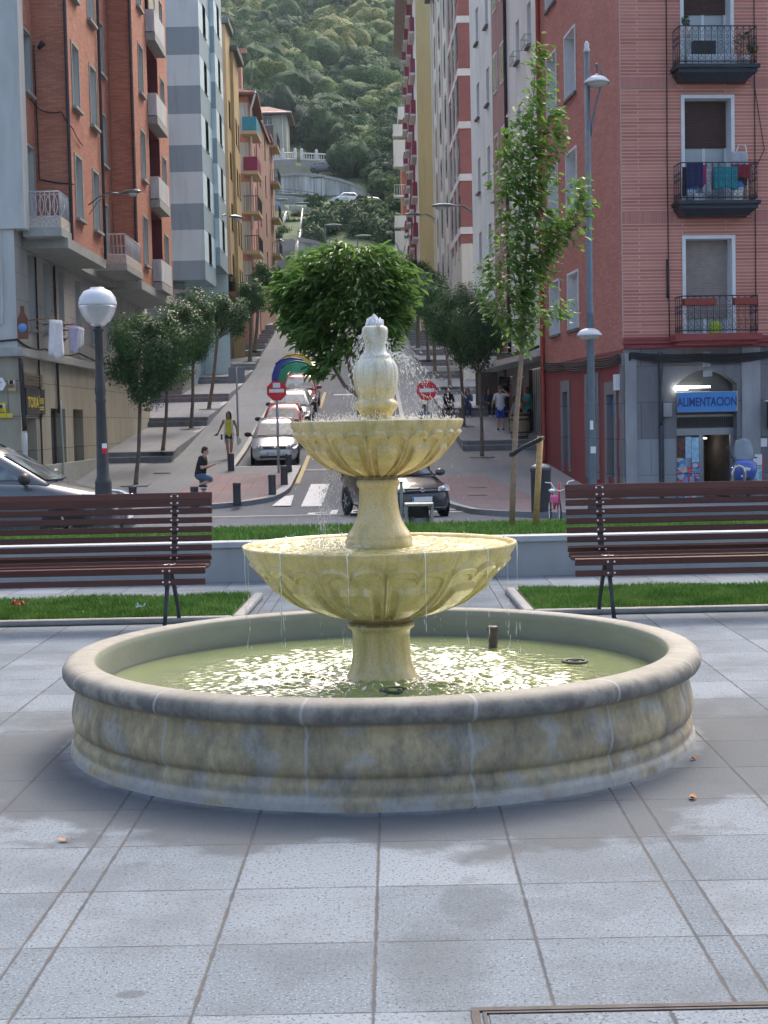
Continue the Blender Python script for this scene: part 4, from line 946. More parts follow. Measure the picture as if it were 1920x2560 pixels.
for i, h in enumerate(lg):
    m = MB(); u0, u1, z0, z1 = h; d = 1.3
    for P in ((u0, z0, u0, z1), (u1, z0, u1, z1)): m.quad(FE.p(P[0], 0, P[1]), FE.p(P[0], -d, P[1]), FE.p(P[2], -d, P[3]), FE.p(P[2], 0, P[3]))
    m.quad(FE.p(u0, 0, z1), FE.p(u0, -d, z1), FE.p(u1, -d, z1), FE.p(u1, 0, z1)); m.quad(FE.p(u0, -d, z0), FE.p(u1, -d, z0), FE.p(u1, -d, z1), FE.p(u0, -d, z1))
    lo = m.build('loggia', M_maroon, B)
    m = MB(); FE.obox(m, u0-.02, u1+.02, -d, .35, z0-.3, z0-.02); m.build('slab', M_sillc, lo); m = MB()
    if i < 4 or True: FE.obox(m, u0, u1, .25, .33, z0+.03, z0+.85); FE.obox(m, u0, u0+.06, 0, .25, z0+.03, z0+.85); FE.obox(m, u1-.06, u1, 0, .25, z0+.03, z0+.85)
    m.build('parapet', M_par, lo)
    if i in (3, 4): m = MB(); FE.obox(m, u0+.05, u1-.05, .1, .14, z0+.9, z1-.05); FE.obox(m, (u0+u1)/2-.03, (u0+u1)/2+.03, .06, .18, z0+.9, z1); m.build('window', plain('pale glazed panel', (.5, .48, .4), .4), lo)
# two street balconies
M_rust2 = plain('rusted white paint', (.5, .45, .4), .7, .35, 18)
def street_balcony(f, u0, u1, z, dep, rail, curved):
    m = MB(); f.obox(m, u0-.08, u1+.08, -.1, dep, z-.24, z); s = m.build('balcony_slab', M_sillc, B, bevel=.01)
    m = MB(); f.obox(m, u0, u1, dep-.12, dep-.03, z, z+.28); f.obox(m, u0, u0+.09, 0, dep-.12, z, z+.28); f.obox(m, u1-.09, u1, 0, dep-.12, z, z+.28); m.build('curb', M_rust2, s)
    m = MB(); railing(m, f, u0+.03, u1-.03, 0, dep-.07, z+.25, .72, .12, .012)
    if curved:
        for i in range(5):
            c = .12+i*(dep-.2)/4; ring = [f.p(u0+.02, c+.16*math.cos(a), z+.6+.3*math.sin(a)) for a in np.linspace(0, 6.28, 17)]; m.tube(ring, .012, 5)
    m.build('railing', M_par, s)
street_balcony(FA, .0, 1.45, 6.98, .95, 0, True); street_balcony(FR, 3.3, 6.6, 6.98, 1.1, 0, False)
# pipes, cables, street-level cables
m = MB()
cable(m, [FB.p(FB.L-.1, .07, ZS), FB.p(FB.L-.1, .07, ZT)], .05); m.build('drain_pipe', M_pipe, B)
m = MB(); cable(m, [(-8.56, 42.33, ZS), (-8.56, 42.33, ZT)], .045); m.build('drain_pipe', M_pipe, B)
m = MB(); cable(m, [(-8.66, 54.12, ZS), (-8.66, 54.12, ZT)], .045); m.build('drain_pipe', M_pipe, B)
m = MB(); cable(m, [FA.p(.9, .03, 10.6), (-9.3, 42.36, 10.4), (-8.75, 42.36, 10.35), (-8.46, 42.4, 9.9), FB.p(1.5, .04, 9.7)], .016, .05); cable(m, [(-9.45, 42.36, 12.2), (-9.42, 42.36, 8.5), (-9.0, 42.36, 8.4), (-8.46, 42.4, 8.35)], .02)
cable(m, [(-14, 40.42, 4.05), (-9.72, 40.40, 3.95), FG.p(3, .08, 3.85), FG.p(8, .08, 3.95), FG.p(16, .08, 3.9), FG.p(22, .08, 4.0)], .03, .12)
cable(m, [(-9.66, 40.42, 3.45), (-9.62, 40.42, 1.5)], .07); cable(m, [FG.p(2.25, .05, 6.4), FG.p(2.25, .05, -.6)], .03); cable(m, [FG.p(4.75, .05, 6.4), FG.p(4.75, .05, 2)], .04)
cable(m, [FG.p(1.0, .04, 12), FG.p(1, .04, 12.3)], .02); m.build('cable', M_cabl, B)
m = MB(); cable(m, [(-9.62, 40.42, 1.45), (-9.62, 40.42, -.7)], .075); cable(m, [FG.p(4.8, .09, 2.4), FG.p(5.1, .09, -.6)], .035); cable(m, [(-10.1, 40.42, 8), (-10.1, 40.42, 4.4), (-10.6, 40.42, 4.3)], .03); m.build('pale_pipe', M_lg, B)
# floodlight
q = at(97, 118, 42.3); m = MB(); m.tube([(q.x, 42.4, q.z), (q.x+.05, 42.2, q.z+.02)], .04, 8); m.tube([(q.x+.02, 42.2, q.z-.04), (q.x+.16, 42.1, q.z+.06)], [.05, .09], 10); tag(m.build('floodlight', M_cabl), 'small dark floodlight fixed to the first orange brick bay', 'floodlight')
# sign with yellow lettering, louvre, notices
M_bk = plain('black sign board', (.02, .022, .026), .4, .2, 4); M_ye = plain('yellow paint', (.62, .50, .05), .5, .1, 5)
t = thing('shop_sign', 'black shop sign with yellow capital letters on the left stone wall', 'sign', FG.p(1.4, .1, 1.9)); m = MB(); FG.obox(m, .47, 2.8, .02, .07, 1.95, 2.68); m.build('board', M_bk, t, bevel=.01)
MF = Matrix((( FG.u.x, 0, FG.n.x, 0), (FG.u.y, 0, FG.n.y, 0), (0, 1, 0, 0), (0, 0, 0, 1)))
p_ = FG.p(1.28, .073, 2.27); text('lettering', 'TOKA', .40, M_ye, t, Matrix.Translation(p_) @ MF, .004, 1.2, bold=.008)
m = MB(); 
for zz in (2.38, 2.32, 2.26, 2.14, 2.08): FG.obox(m, 2.05, 2.6, .07, .076, zz, zz+.035)
m.build('small_print', M_ye, t)
m = MB(); FG.obox(m, .5, 2.75, .02, .04, 2.72, 3.1)
for i in range(4): FG.obox(m, .6, 2.65, .04, .06, 2.76+i*.085, 2.79+i*.085)
lo = tag(m.build('wall_vent', plain('brown louvre', (.2, .16, .12), .6, .3, 9)), 'brown slatted vent above the yellow-lettered sign', 'vent')
def plate(px0, py0, px1, py1, D, mat, label, name='notice', extra=None):
    a = at(px0, py0, D); b = at(px1, py1, D); t = thing(name, label, 'sign', (a.x, D, b.z)); m = MB(); m.bb(a.x, b.x, D-.02, D, b.z, a.z); m.build('plate', mat, t)
    if extra: extra(t, a, b, D)
    return t
def cctv(t, a, b, D):
    w = b.x-a.x; h = a.z-b.z; m = MB(); m.bb(a.x+w*.12, a.x+w*.88, D-.028, D-.021, b.z+h*.62, b.z+h*.88); m.build('panel', M_wh, t); m = MB(); m.tube([(a.x+w*.3, D-.04, b.z+h*.78), (a.x+w*.7, D-.04, b.z+h*.71)], .05, 8); m.bb(a.x+w*.1, a.x+w*.9, D-.028, D-.021, b.z+h*.3, b.z+h*.36); m.bb(a.x+w*.1, a.x+w*.8, D-.028, D-.021, b.z+h*.42, b.z+h*.46); m.build('camera_symbol', M_bk, t)
plate(-12, 1006, 16, 1044, 40.4, plain('bright yellow board', (.62, .52, .02), .5), 'yellow camera-warning board low on the left corner wall', 'notice', cctv)
plate(19, 948, 40, 977, 40.4, plain('tan notice', (.42, .33, .2), .6), 'small tan camera notice on the left corner wall', 'notice', cctv)
plate(17, 1033, 32, 1044, 40.35, M_ye, 'small yellow tag sticking out beside the camera-warning board')
a = at(-20, 946, 40.3); b = at(17, 960, 40.3); t = thing('direction_sign', 'white arrow-shaped direction sign at the left edge of the photo', 'sign', a); m = MB(); c = b.z
m.prism([(a.x, 40.2, c+.17), (b.x-.1, 40.2, c+.17), (b.x, 40.2, c), (b.x-.1, 40.2, c-.17), (a.x, 40.2, c-.17)][::-1], (0, .06, 0)); m.build('arrow_plate', M_wh, t); m = MB(); m.bb(a.x, b.x-.12, 40.19, 40.197, c+.03, c+.05); m.bb(a.x, b.x-.15, 40.19, 40.197, c-.06, c-.045); m.build('lines', plain('purple ink', (.2, .1, .25), .6), t)
# bottle shaped advert on the wall
a = at(55, 808, 40.3); t = thing('wall_ornament', 'brown bottle-shaped wall board with a light blue label', 'board', a); m = MB(); pr = [(.13, -.42), (.15, -.1), (.14, .12), (.05, .3), (.05, .46)]
m.prism([(a.x+x, 40.36, a.z+z) for x, z in pr]+[(a.x-x, 40.36, a.z+z) for x, z in pr[::-1]], (0, .06, 0)); m.build('board', plain('bottle brown', (.16, .06, .03), .5), t); m = MB(); m.lathe([(.001, 0), (.12, .0), (.12, .02)], 16, (a.x, 40.33, a.z-.12), axis='Y'); m.build('label_patch', plain('label blue', (.12, .3, .6), .5), t)
# washing lines at the first stone storey
M_w = {k: plain('cloth '+k, c, .9, .12, 8) for k, c in dict(white=(.72, .75, .8), grey=(.4, .42, .46), dark=(.03, .03, .05), teal=(.03, .3, .36), aqua=(.2, .5, .5), navy=(.03, .04, .14), pink=(.5, .05, .2), lilac=(.5, .5, .66), red=(.3, .03, .05), blue=(.06, .2, .55)).items()}
def cloth(name, p, w, h, mat, label, u=Vector((1, 0, 0)), taper=1.0, par=None, group=None):
    m = MB(); n = 8; vs = []; u = u.normalized(); nn = Vector((u.y, -u.x, 0))
    for i in range(n+1):
        for j in range(n+1):
            a = j/n-.5; b = i/n; ww = w*(1+(taper-1)*b)
            vs.append(Vector(p)+u*(a*ww)+nn*(.035*math.sin(a*14+p[0]*3)*b+.01)-Z3*(h*b*(1-.06*math.sin(a*9+p[2]))))
    m.add(vs, [(i*(n+1)+j, i*(n+1)+j+1, (i+1)*(n+1)+j+1, (i+1)*(n+1)+j) for i in range(n) for j in range(n)], smooth=True)
    o = m.build(name, mat, par); md = o.modifiers.new('s', 'SOLIDIFY'); md.thickness = .012
    if label: tag(o, label, 'laundry', group)
    return o
for (ua, ub, px, lb) in ((1.3, 3.1, 0, 'wooden-armed washing line under the first window of the left stone wall'), (4.0, 5.9, 0, 'red-armed washing line under the third window of the left stone wall')):
    t = thing('washing_line', lb, 'washing line', FG.p(ua, 0, 4.5))
    for u in (ua, ub): m = MB(); m.tube([FG.p(u, 0, 4.55), FG.p(u, .75, 4.62)], .02, 6); m.tube([FG.p(u, 0, 4.2), FG.p(u, .5, 4.6)], .012, 5); m.build('arm', plain('wood arm' if ua < 2 else 'red arm', (.35, .2, .08) if ua < 2 else (.3, .03, .05), .6), t)
    m = MB()
    for d in (.2, .45, .7): m.tube([FG.p(ua, d, 4.58), FG.p(ub, d, 4.58)], .006, 4)
    m.build('line', M_wh, t)
for (u, d, w, h, mt, tp, lb) in ((1.55, .7, .42, 1.05, 'white', 1.3, 'long white cloth hanging on the first washing line'), (2.0, .6, .35, .5, 'grey', .8, 'grey cloth on the first washing line'), (2.5, .55, .3, .42, 'dark', 1, 'small black cloth on the first washing line'), (2.85, .55, .2, .35, 'aqua', 1, 'small aqua cloth on the first washing line'),
                              (4.3, .65, .4, .8, 'lilac', .7, 'lilac shirt on the second washing line'), (4.75, .65, .42, .62, 'white', .8, 'white shirt on the second washing line, left'), (5.3, .6, .4, .55, 'white', .9, 'white shorts on the second washing line, right')):
    cloth('laundry', FG.p(u, d, 4.57), w*1.15, h, M_w[mt], lb, Vector((.55, .83, 0)), tp, None, 'laundry on the left washing lines')

# ------------------------------------------------------------------ right corner building
M_brickR = brick('pink red brick', (.48, .165, .125), (.66, .27, .205), (.66, .46, .39), 2.3, .088, .014, .15, .3, .5); M_brickR2 = brick('dull red brick', (.40, .15, .125), (.54, .215, .18), (.38, .19, .17), .26, .062, .008, .12, .35)
M_soldier = brick('soldier course', (.50, .19, .16), (.56, .24, .20), (.42, .27, .235), .085, 2, .012, .1, .1)
M_redp = plain('dark red paint', (.23, .045, .05), .75, .14, 1.6, 0, .1, streak=True); M_ledge = plain('red ledge', (.27, .055, .055), .7, .12, 3)
M_stR = blocks('dark grey stone blocks', (.235, .24, .26), 1.15, .95, .012, (.11, .11, .12), .12, .55); M_blackb = plain('dark balcony iron', (.035, .045, .06), .5, .2, 6, .3); M_rp = plain('red drain pipe', (.36, .05, .03), .5, .1, 5)
RC = Vector((6.31, 39.2)); fu = Vector((math.cos(R(4.5)), math.sin(R(4.5)))); su = Vector((5.42-6.31, 50.1-39.2))
FF = Face((RC.x, RC.y), (RC.x+fu.x*12, RC.y+fu.y*12)); FS = Face((RC.x, RC.y), (5.42, 50.1), True)
B2 = thing('red_brick_building', 'red brick corner building with iron balconies over grey stone, right side', 'building', (12, 46, 0))
def uF(px, y=600): # along-front coordinate for a pixel column
    lo, hi = 0, 12
    for _ in range(30):
        mid = (lo+hi)/2; q = FF.p(mid, 0, 0); a = at(px, y, q.y)
        if a.x > q.x: lo = mid
        else: hi = mid
    return lo
uw0, uw1 = uF(1712, 450), uF(1828, 450); ub0, ub1 = uF(1684, 520), uF(1876, 520)
slabz = [3.62, 7.02, 10.45, 13.9]; headz = [6.12, 9.72, 13.15, 16.6]
fh = [(uw0, uw1, slabz[i]+.02, headz[i]) for i in range(4)]
us0, us1 = uF(1692, 1100), uF(1843, 1100); shop = (us0, us1, -.6, 2.62)
mw = MB(); wall(mw, FF, 0, 12, 3.5, 20, fh); mw.build('front_brick_wall', M_brickR, B2)
sh = []
for D, z0, z1 in ((45.3, 4.2, 5.85), (45.3, 7.6, 9.45), (45.3, 11.1, 12.95), (48.1, 4.2, 5.85), (48.1, 7.6, 9.45), (48.1, 11.1, 12.95), (45.3, 14.5, 16.4), (48.1, 14.5, 16.4)): sh.append((FS.atD(D)-.72, FS.atD(D)+.72, z0, z1))
mw = MB(); wall(mw, FS, 0, FS.L, 3.3, 20, sh); mw.build('side_brick_wall', M_brickR2, B2)
gs = [(FS.atD(d)-w/2, FS.atD(d)+w/2, z0, z1) for d, w, z0, z1 in ((40.6, .8, -.1, 2.15), (42.9, 1.2, .1, 2.45), (46.6, .75, .2, 2.35))]
mw = MB(); wall(mw, FS, 0, FS.L, -1, 3.3, gs); mw.build('side_ground_wall', M_redp, B2)
# ragged stone quoin round the corner
m = MB()
for i, (z0, z1, w) in enumerate(((-.8, .25, .38), (.25, .95, .46), (.95, 1.5, .34), (1.5, 2.1, .42), (2.1, 2.7, .36), (2.7, 3.2, .28))): FS.obox(m, -.04, w, 0, .03, z0, z1)
m.build('stone_quoin', M_stR, B2)
for h in gs: 
    m = MB(); FS.obox(m, h[0]-.3, h[0], 0, .035, h[2]-.3, h[3]+.35); FS.obox(m, h[1], h[1]+.3, 0, .035, h[2]-.3, h[3]+.35); FS.obox(m, h[0], h[1], 0, .035, h[3], h[3]+.35); m.build('stone_surround', M_stR, B2)
m = MB(); arch = []   # front stone with arched shop opening
zc = 2.35; hw = (us1-us0)/2; uc = (us0+us1)/2; sag = .38
wall(m, FF, 0, us0, -1, 3.45); wall(m, FF, us1, 12, -1, 3.45)
n = 14
for i in range(n):
    a = us0+(us1-us0)*i/n; b = us0+(us1-us0)*(i+1)/n; za = zc+sag*(1-((a-uc)/hw)**2); zb = zc+sag*(1-((b-uc)/hw)**2)
    m.quad(FF.p(a, 0, za), FF.p(b, 0, zb), FF.p(b, 0, 3.45), FF.p(a, 0, 3.45)); m.quad(FF.p(a, 0, za), FF.p(b, 0, zb), FF.p(b, -.45, zb), FF.p(a, -.45, za))
for u in (us0, us1): m.quad(FF.p(u, 0, -1), FF.p(u, -.45, -1), FF.p(u, -.45, zc), FF.p(u, 0, zc))
m.build('front_stone_wall', M_stR, B2)
M_lst = blocks('pale cement patch', (.33, .35, .38), 2.2, 1.4, .008, None, .05, .3)
m = MB(); FF.obox(m, .12, us0-.04, 0, .018, -.9, .95); m.build('cement_patch', M_lst, B2)
M_pil = plain('weathered pilaster', (.29, .30, .32), .85, .25, 2.2, 0, .2, streak=True)
m = MB()
for a, b, c in ((.02, .34, 3.2), (us1+.12, us1+.62, 3.3)): FF.obox(m, a, b, 0, .05, -.9, c)
FF.obox(m, uc-.1, uc+.1, 0, .05, 2.8, 3.2)
m.build('pilaster', M_pil, B2, bevel=.01)
m = MB(); FF.obox(m, -.02, 12, -.02, .14, 3.42, 3.5); FF.obox(m, .0, 12, -.02, .08, 3.3, 3.42); FF.obox(m, ub0-.15, ub1+.1, .1, .62, 3.46, 3.62); FF.obox(m, ub0-.05, ub1, .1, .5, 3.36, 3.46); FF.obox(m, 0, 12, -.02, .1, 3.5, 3.6); m.build('ledge', M_ledge, B2, bevel=.015)
m = MB()
for z in (6.95, 10.4): FF.obox(m, 0, ub0+.1, 0, .006, z-.42, z-.12); FF.obox(m, ub1+.03, 12, 0, .006, z-.42, z-.12)
m.build('soldier_course', M_soldier, B2)
m = MB(); FF.obox(m, -.012, .012, -.01, .012, 3.6, 20); m.build('corner_joint', plain('pale mortar', (.5, .42, .36), .8), B2)
m = MB(); m.prism([FF.p(0, .5, 20), FF.p(12, .5, 20), FF.p(12, -10, 20), Vector((5.3, 50.2, 20))], (0, 0, .4)); m.build('roof', M_darkslab, B2)
m = MB(); f = Face((5.42, 50.1), (16, 51.2)); wall(m, f, 0, f.L, -1, 20); m.build('back_wall', M_brickR2, B2)
for i, h in enumerate(fh): window(B2, FF, h, .42, M_wt, M_wt, .09, .035, 0, None, M_wt, (.82, .45, .45, .5)[i], (M_shutg, M_shut, M_shut, M_shut)[i], glassy('pale curtain glass', (.32, .36, .38), .12), 1)
for i, h in enumerate(sh): window(B2, FS, h, .38, M_wt, M_wt, .07, .03, .07, M_darkslab, M_wt, .3 if i % 2 else .5, M_cream)
for i, h in enumerate(gs): window(B2, FS, h, .35, M_stR, None, 0, 0, 0, None, M_bk, .0, None, bars=0, name='doorway')
M_awn = plain('blue panel', (.03, .12, .3), .6)
m = MB(); FS.obox(m, gs[1][0], gs[1][1], -.2, -.1, 1.65, 2.4); m.build('blue_panel', M_awn, B2); m = MB(); FS.obox(m, gs[0][0], gs[0][1], -.2, -.1, 1.6, 2.1); m.build('blue_panel', M_awn, B2)
# balconies on the front
M_flo = leafmat('balcony plant', (.03, .07, .015), (.09, .15, .03))
def iron_balcony(z, slab, label=None):
    m = MB()
    if slab:
        FF.obox(m, ub0-.06, ub1+.06, 0, .68, z-.09, z); FF.obox(m, ub0, ub1, 0, .62, z-.2, z-.09)
        P = [FF.p(ub0+.02, 0, z-.2), FF.p(ub1-.02, 0, z-.2), FF.p(ub1-.02, .6, z-.2), FF.p(ub0+.02, .6, z-.2)]; Q = [FF.p(ub0+.12, 0, z-.36), FF.p(ub1-.12, 0, z-.36), FF.p(ub1-.2, .42, z-.36), FF.p(ub0+.2, .42, z-.36)]
        m.loft([P, Q], smooth=False)
        s = m.build('balcony_slab', M_blackb, B2)
    else: s = m2_led
    g = MB(); railing(g, FF, ub0+.02, ub1-.02, 0, .6, z+.03, .93, .155, .0095)
    w = (ub1-ub0-.04); n = int(w/.155)
    def ring(c_u, c_n, zz, r, along=True): g.tube([FF.p(c_u+(r*math.cos(a) if along else 0), c_n+(0 if along else r*math.cos(a)), zz+r*math.sin(a)) for a in np.linspace(0, 6.28, 11)], .007, 4)
    for i in range(n):
        u = ub0+.02+w*(i+.5)/n
        for zz, r in ((z+.16, .05), (z+.55, .045), (z+.7, .04)): ring(u, .6, zz, r)
        g.tube([FF.p(u, .6, z+.2), FF.p(u-.05, .6, z+.36), FF.p(u+.05, .6, z+.42), FF.p(u, .6, z+.5)], .006, 4)
        g.tube([FF.p(u-.07, .6, z+.93), FF.p(u-.03, .6, z+.83), FF.p(u, .6, z+.8), FF.p(u+.03, .6, z+.83), FF.p(u+.07, .6, z+.93)], .006, 4)
    for k in range(4):
        for zz, r in ((z+.16, .05), (z+.55, .045), (z+.7, .04)): ring(ub0+.02, .08+k*.15, zz, r, False); ring(ub1-.02, .08+k*.15, zz, r, False)
    g.build('railing', M_blackb, s); return s
m = MB(); FF.obox(m, ub0, ub1, .1, .6, 3.622, 3.64); m2_led = m.build('balcony_floor', M_ledge, B2)
iron_balcony(3.64, False); iron_balcony(slabz[1], True); iron_balcony(slabz[2], True); iron_balcony(slabz[3], True)
# things on the balconies
def potplant(p, n, s, label, potm, w=.3, long=False):
    t = thing('potted_plant', label, 'potted plant', p); m = MB()
    if long: m.box((p[0], p[1], p[2]+.09), (w, .18, .18), rz=R(4.5))
    else: m.lathe([(.09, 0), (.13, .22), (.14, .24), (.12, .24), (0, .22)], 14, p)
    m.build('pot', potm, t); P, N = crown_points((p[0], p[1], p[2]+.25+s*.5), (max(w*.5, s*.6), s*.35, s*.6), n, 10); V, Fc = leaves_mesh(P, N, rng.uniform(.04, .09, n), .5); np_object('foliage', V, Fc, M_flo, t)
M_terra = plain('terracotta planter', (.25, .05, .04), .7)
potplant(FF.p(ub0+.3, .35, slabz[2]+.75), 160, .3, 'green plant at the left end of the top iron balcony', M_wt); potplant(FF.p(ub1-.25, .4, slabz[2]), 300, .65, 'dark leafy plant at the right end of the top iron balcony', M_wh)
m = MB(); m.prism([FF.p(ub0+.42, .5, slabz[2]+.25), FF.p(ub0+1.0, .5, slabz[2]+.25), FF.p(ub0+1.0, .5, slabz[2]+.62), FF.p(ub0+.42, .5, slabz[2]+.62)], -FF.n*.22); tag(m.build('balcony_box', M_bk), 'black box hanging inside the railing of the top balcony', 'box')
M_tile = plain('white patterned screen', (.62, .66, .72), .6, .1, 30)
m = MB(); FF.obox(m, ub0+.25, ub1-.5, .50, .52, slabz[2]+.02, slabz[2]+.27); tag(m.build('balcony_screen', M_tile), 'low white screen behind the railing foot of the top balcony', 'screen')
for k, (u, lb) in enumerate(((ub0+.5, 'terracotta planter box at the left of the lowest iron balcony'), (ub1-.35, 'terracotta planter box at the right of the lowest iron balcony'))):
    m = MB(); FF.obox(m, u-.42 if k == 0 else u-.3, u+.42 if k == 0 else u+.3, .45, .68, 3.64+.72, 3.64+.9); tag(m.build('planter_box', M_terra, bevel=.01), lb, 'planter')
m = MB(); FF.obox(m, uc-.02, uc+.26, .3, .5, 3.65, 3.86); m.ell(FF.p(uc+.12, .4, 3.88), (.15, .1, .08)); tag(m.build('plastic_toy', plain('lime plastic', (.45, .6, .03), .4)), 'lime green plastic basket on the lowest iron balcony', 'basket')
z = slabz[1]; fuv = FF.u
for (u, n_, zt, w, h, mt, lb) in ((ub0+.42, .52, .98, .42, .62, 'navy', 'navy jumper drying at the left of the cluttered balcony'), (ub0+.68, .5, .92, .12, .52, 'pink', 'bright pink cloth on the cluttered balcony'), (ub0+.8, .5, .85, .2, .75, 'grey', 'grey cloth hanging beside the pink one on the balcony'), (ub0+.93, .5, .85, .14, .55, 'dark', 'dark cloth left of the teal towel'),
                                (ub0+1.22, .52, .86, .62, .55, 'teal', 'teal towel hung over the cluttered balcony railing'), (ub1-.42, .5, .92, .5, .35, 'red', 'crimson cloth at the right of the cluttered balcony'), (ub1-.45, .45, 1.25, .38, .42, 'grey', 'grey backpack-shaped cloth above the crimson one'), (ub0+.3, .3, .9, .3, .7, 'dark', 'black garment at the far left of the cluttered balcony')):
    cloth('laundry', FF.p(u, n_, z+zt), w, h, M_w[mt], lb, fuv, 1.0, None, 'laundry on the cluttered balcony')
M_clear = plain('pale translucent plastic', (.5, .56, .66), .3)
for (u, hh, lb) in ((ub0+.38, .42, 'blue-lidded pale bin at the left of the cluttered balcony'), (ub0+1.6, .5, 'larger blue-lidded pale bin right of the teal towel')):
    t = thing('plastic_bin', lb, 'bin', FF.p(u, .35, z)); m = MB(); m.lathe([(.11, 0), (.14, hh*.7), (.14, hh*.72)], 14, FF.p(u, .35, z)); m.build('body', M_clear, t); m = MB(); m.lathe([(.145, hh*.72), (.15, hh*.8), (.11, hh), (0, hh)], 14, FF.p(u, .35, z)); m.build('lid', M_w['blue'], t)
for (u, s, mt, lb) in ((ub0+.5, .09, M_wh, 'white bottle crate on the floor of the cluttered balcony'), (ub1-.5, .12, M_wh, 'white box at the right of the cluttered balcony floor')):
    m = MB(); FF.obox(m, u-s, u+s, .4, .55, z, z+s*2.2); tag(m.build('box', mt, bevel=.015), lb, 'box')
t = thing('folding_chair', 'white tubular chair top poking above the cluttered balcony', 'chair', FF.p(ub1-.4, .4, z)); m = MB()
m.tube([FF.p(ub1-.52, .4, z), FF.p(ub1-.5, .4, z+1.25), FF.p(ub1-.42, .4, z+1.45), FF.p(ub1-.25, .4, z+1.42), FF.p(ub1-.22, .4, z+1.2), FF.p(ub1-.2, .4, z)], .015, 6); m.build('frame', M_wh, t); m = MB(); FF.obox(m, ub1-.5, ub1-.22, .38, .42, z+.4, z+.8); m.build('seat', M_bk, t)
# pipes and cable bundle
m = MB(); cable(m, [FS.p(FS.L-.25, .09, 20), FS.p(FS.L-.25, .09, 3.0), FS.p(FS.L-.32, .09, 2.6), FS.p(FS.L-.32, .09, 0)], .075); m.build('red_drain_pipe', M_rp, B2)
m = MB(); u = uF(1652, 1100); cable(m, [FF.p(u, .06, 3.2), FF.p(u, .06, 1.3)], .055); cable(m, [FF.p(u, .06, 1.3), FF.p(u, .06, -.9)], .065); m.build('drain_pipe', M_pipe, B2)
m = MB()
for k in range(5):
    cable(m, [FS.p(FS.L, .06, 3.42-.05*k), FS.p(FS.L*.66, .06, 3.25-.05*k), FS.p(FS.L*.33, .06, 3.2-.055*k), FS.p(.2, .08, 3.18-.05*k), FF.p(.2, .1, 3.2-.03*k), FF.p(2, .1, 3.13-.045*k), FF.p(4, .1, 3.18-.03*k), FF.p(8, .1, 3.12-.045*k), FF.p(12, .1, 3.2-.03*k)], .022, .04+.012*k)
u = uF(1668, 300); cable(m, [FF.p(u, .03, 3.6), FF.p(u-.02, .03, 8), FF.p(u+.03, .03, 20)], .014); u = uF(1886, 300); cable(m, [FF.p(u, .03, 3.6), FF.p(u, .03, 20)], .012); cable(m, [FF.p(u, .03, 10), FF.p(u+.25, .03, 8.4), FF.p(u, .03, 7.9)], .01)
cable(m, [FF.p(uF(1668, 700), .05, 4.6), FF.p(uF(1668, 700), .05, 5.6)], .035)
m.build('cable', M_cabl, B2)
for (f, u, n_, z, s, mt, lb, nm) in ((FF, uF(1665, 985), .1, 1.7, (.22, .16, .36), M_pil, 'small grey meter box with a blue sticker left of the shop sign', 'meter_box'), (FS, .35, .1, 2.45, (.2, .14, .42), M_wh, 'white alarm box on the red wall near the stone corner', 'alarm_box')):
    m = MB(); f.obox(m, u-s[0]/2, u+s[0]/2, .03, .03+s[1], z-s[2]/2, z+s[2]/2); tag(m.build(nm, mt, bevel=.012), lb, 'box')
u = uF(1905, 1060); m = MB(); FF.obox(m, u-.13, u+.13, .0, .02, .68, .9); tag(m.build('house_number_plaque', M_wh, bevel=.005), 'small white plaque on the grey wall right of the shop', 'plaque')
u = uF(1925, 1000); t = thing('led_sign', 'dark hanging sign panel at the right edge of the photo', 'sign', FF.p(u, .2, 1.6)); m = MB(); FF.obox(m, u-.12, u+.7, .1, .3, 1.15, 1.85); m.build('panel', M_bk, t); m = MB(); FF.obox(m, u-.2, u+.2, .1, .3, 1.87, 1.9); m.build('lamp', M_wh, t)
u = uF(1489, 1000)
# shop front
SF = thing('grocery_shop', 'small grocery doorway with blue sign, poster-covered window and dark interior', 'shop', FF.p(uc, -.3, -.4)); k = -.40
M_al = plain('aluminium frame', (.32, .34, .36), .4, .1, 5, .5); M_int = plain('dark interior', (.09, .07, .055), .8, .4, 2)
m = MB(); FF.obox(m, us0, us1, k, k+.12, 1.02, 1.2); FF.obox(m, us0, us0+.07, k, k+.1, -.7, 1.02); FF.obox(m, us1-.09, us1, k, k+.1, -.7, 1.02); FF.obox(m, us0+.68, us0+.8, k, k+.1, -.7, 1.02); FF.obox(m, us0, us1, k, k+.08, 1.5, 1.56); m.build('door_frame', M_al, SF)
m = MB(); m.quad(FF.p(us0, k+.03, 1.2), FF.p(us1, k+.03, 1.2), FF.p(us1, k+.03, 2.75), FF.p(us0, k+.03, 2.75)); 
m.build('fanlight', glassy('dusty dark glass', (.04, .045, .05), .3), SF)
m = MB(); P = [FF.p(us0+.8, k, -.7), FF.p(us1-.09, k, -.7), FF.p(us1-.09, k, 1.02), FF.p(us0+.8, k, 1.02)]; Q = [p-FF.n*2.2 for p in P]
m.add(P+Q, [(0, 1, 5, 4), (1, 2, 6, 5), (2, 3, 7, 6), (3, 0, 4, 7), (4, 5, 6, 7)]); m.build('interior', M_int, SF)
M_goods = None
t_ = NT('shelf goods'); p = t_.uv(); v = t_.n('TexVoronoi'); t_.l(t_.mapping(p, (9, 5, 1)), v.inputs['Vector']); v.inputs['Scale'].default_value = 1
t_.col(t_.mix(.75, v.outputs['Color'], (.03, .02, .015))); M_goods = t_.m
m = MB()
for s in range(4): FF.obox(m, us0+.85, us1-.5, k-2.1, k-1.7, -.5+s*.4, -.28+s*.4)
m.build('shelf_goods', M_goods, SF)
m = MB(); FF.obox(m, us0-.005, us1+.0, -.06, .10, 1.62, 2.16); m.build('sign_rim', M_al, SF, bevel=.01)
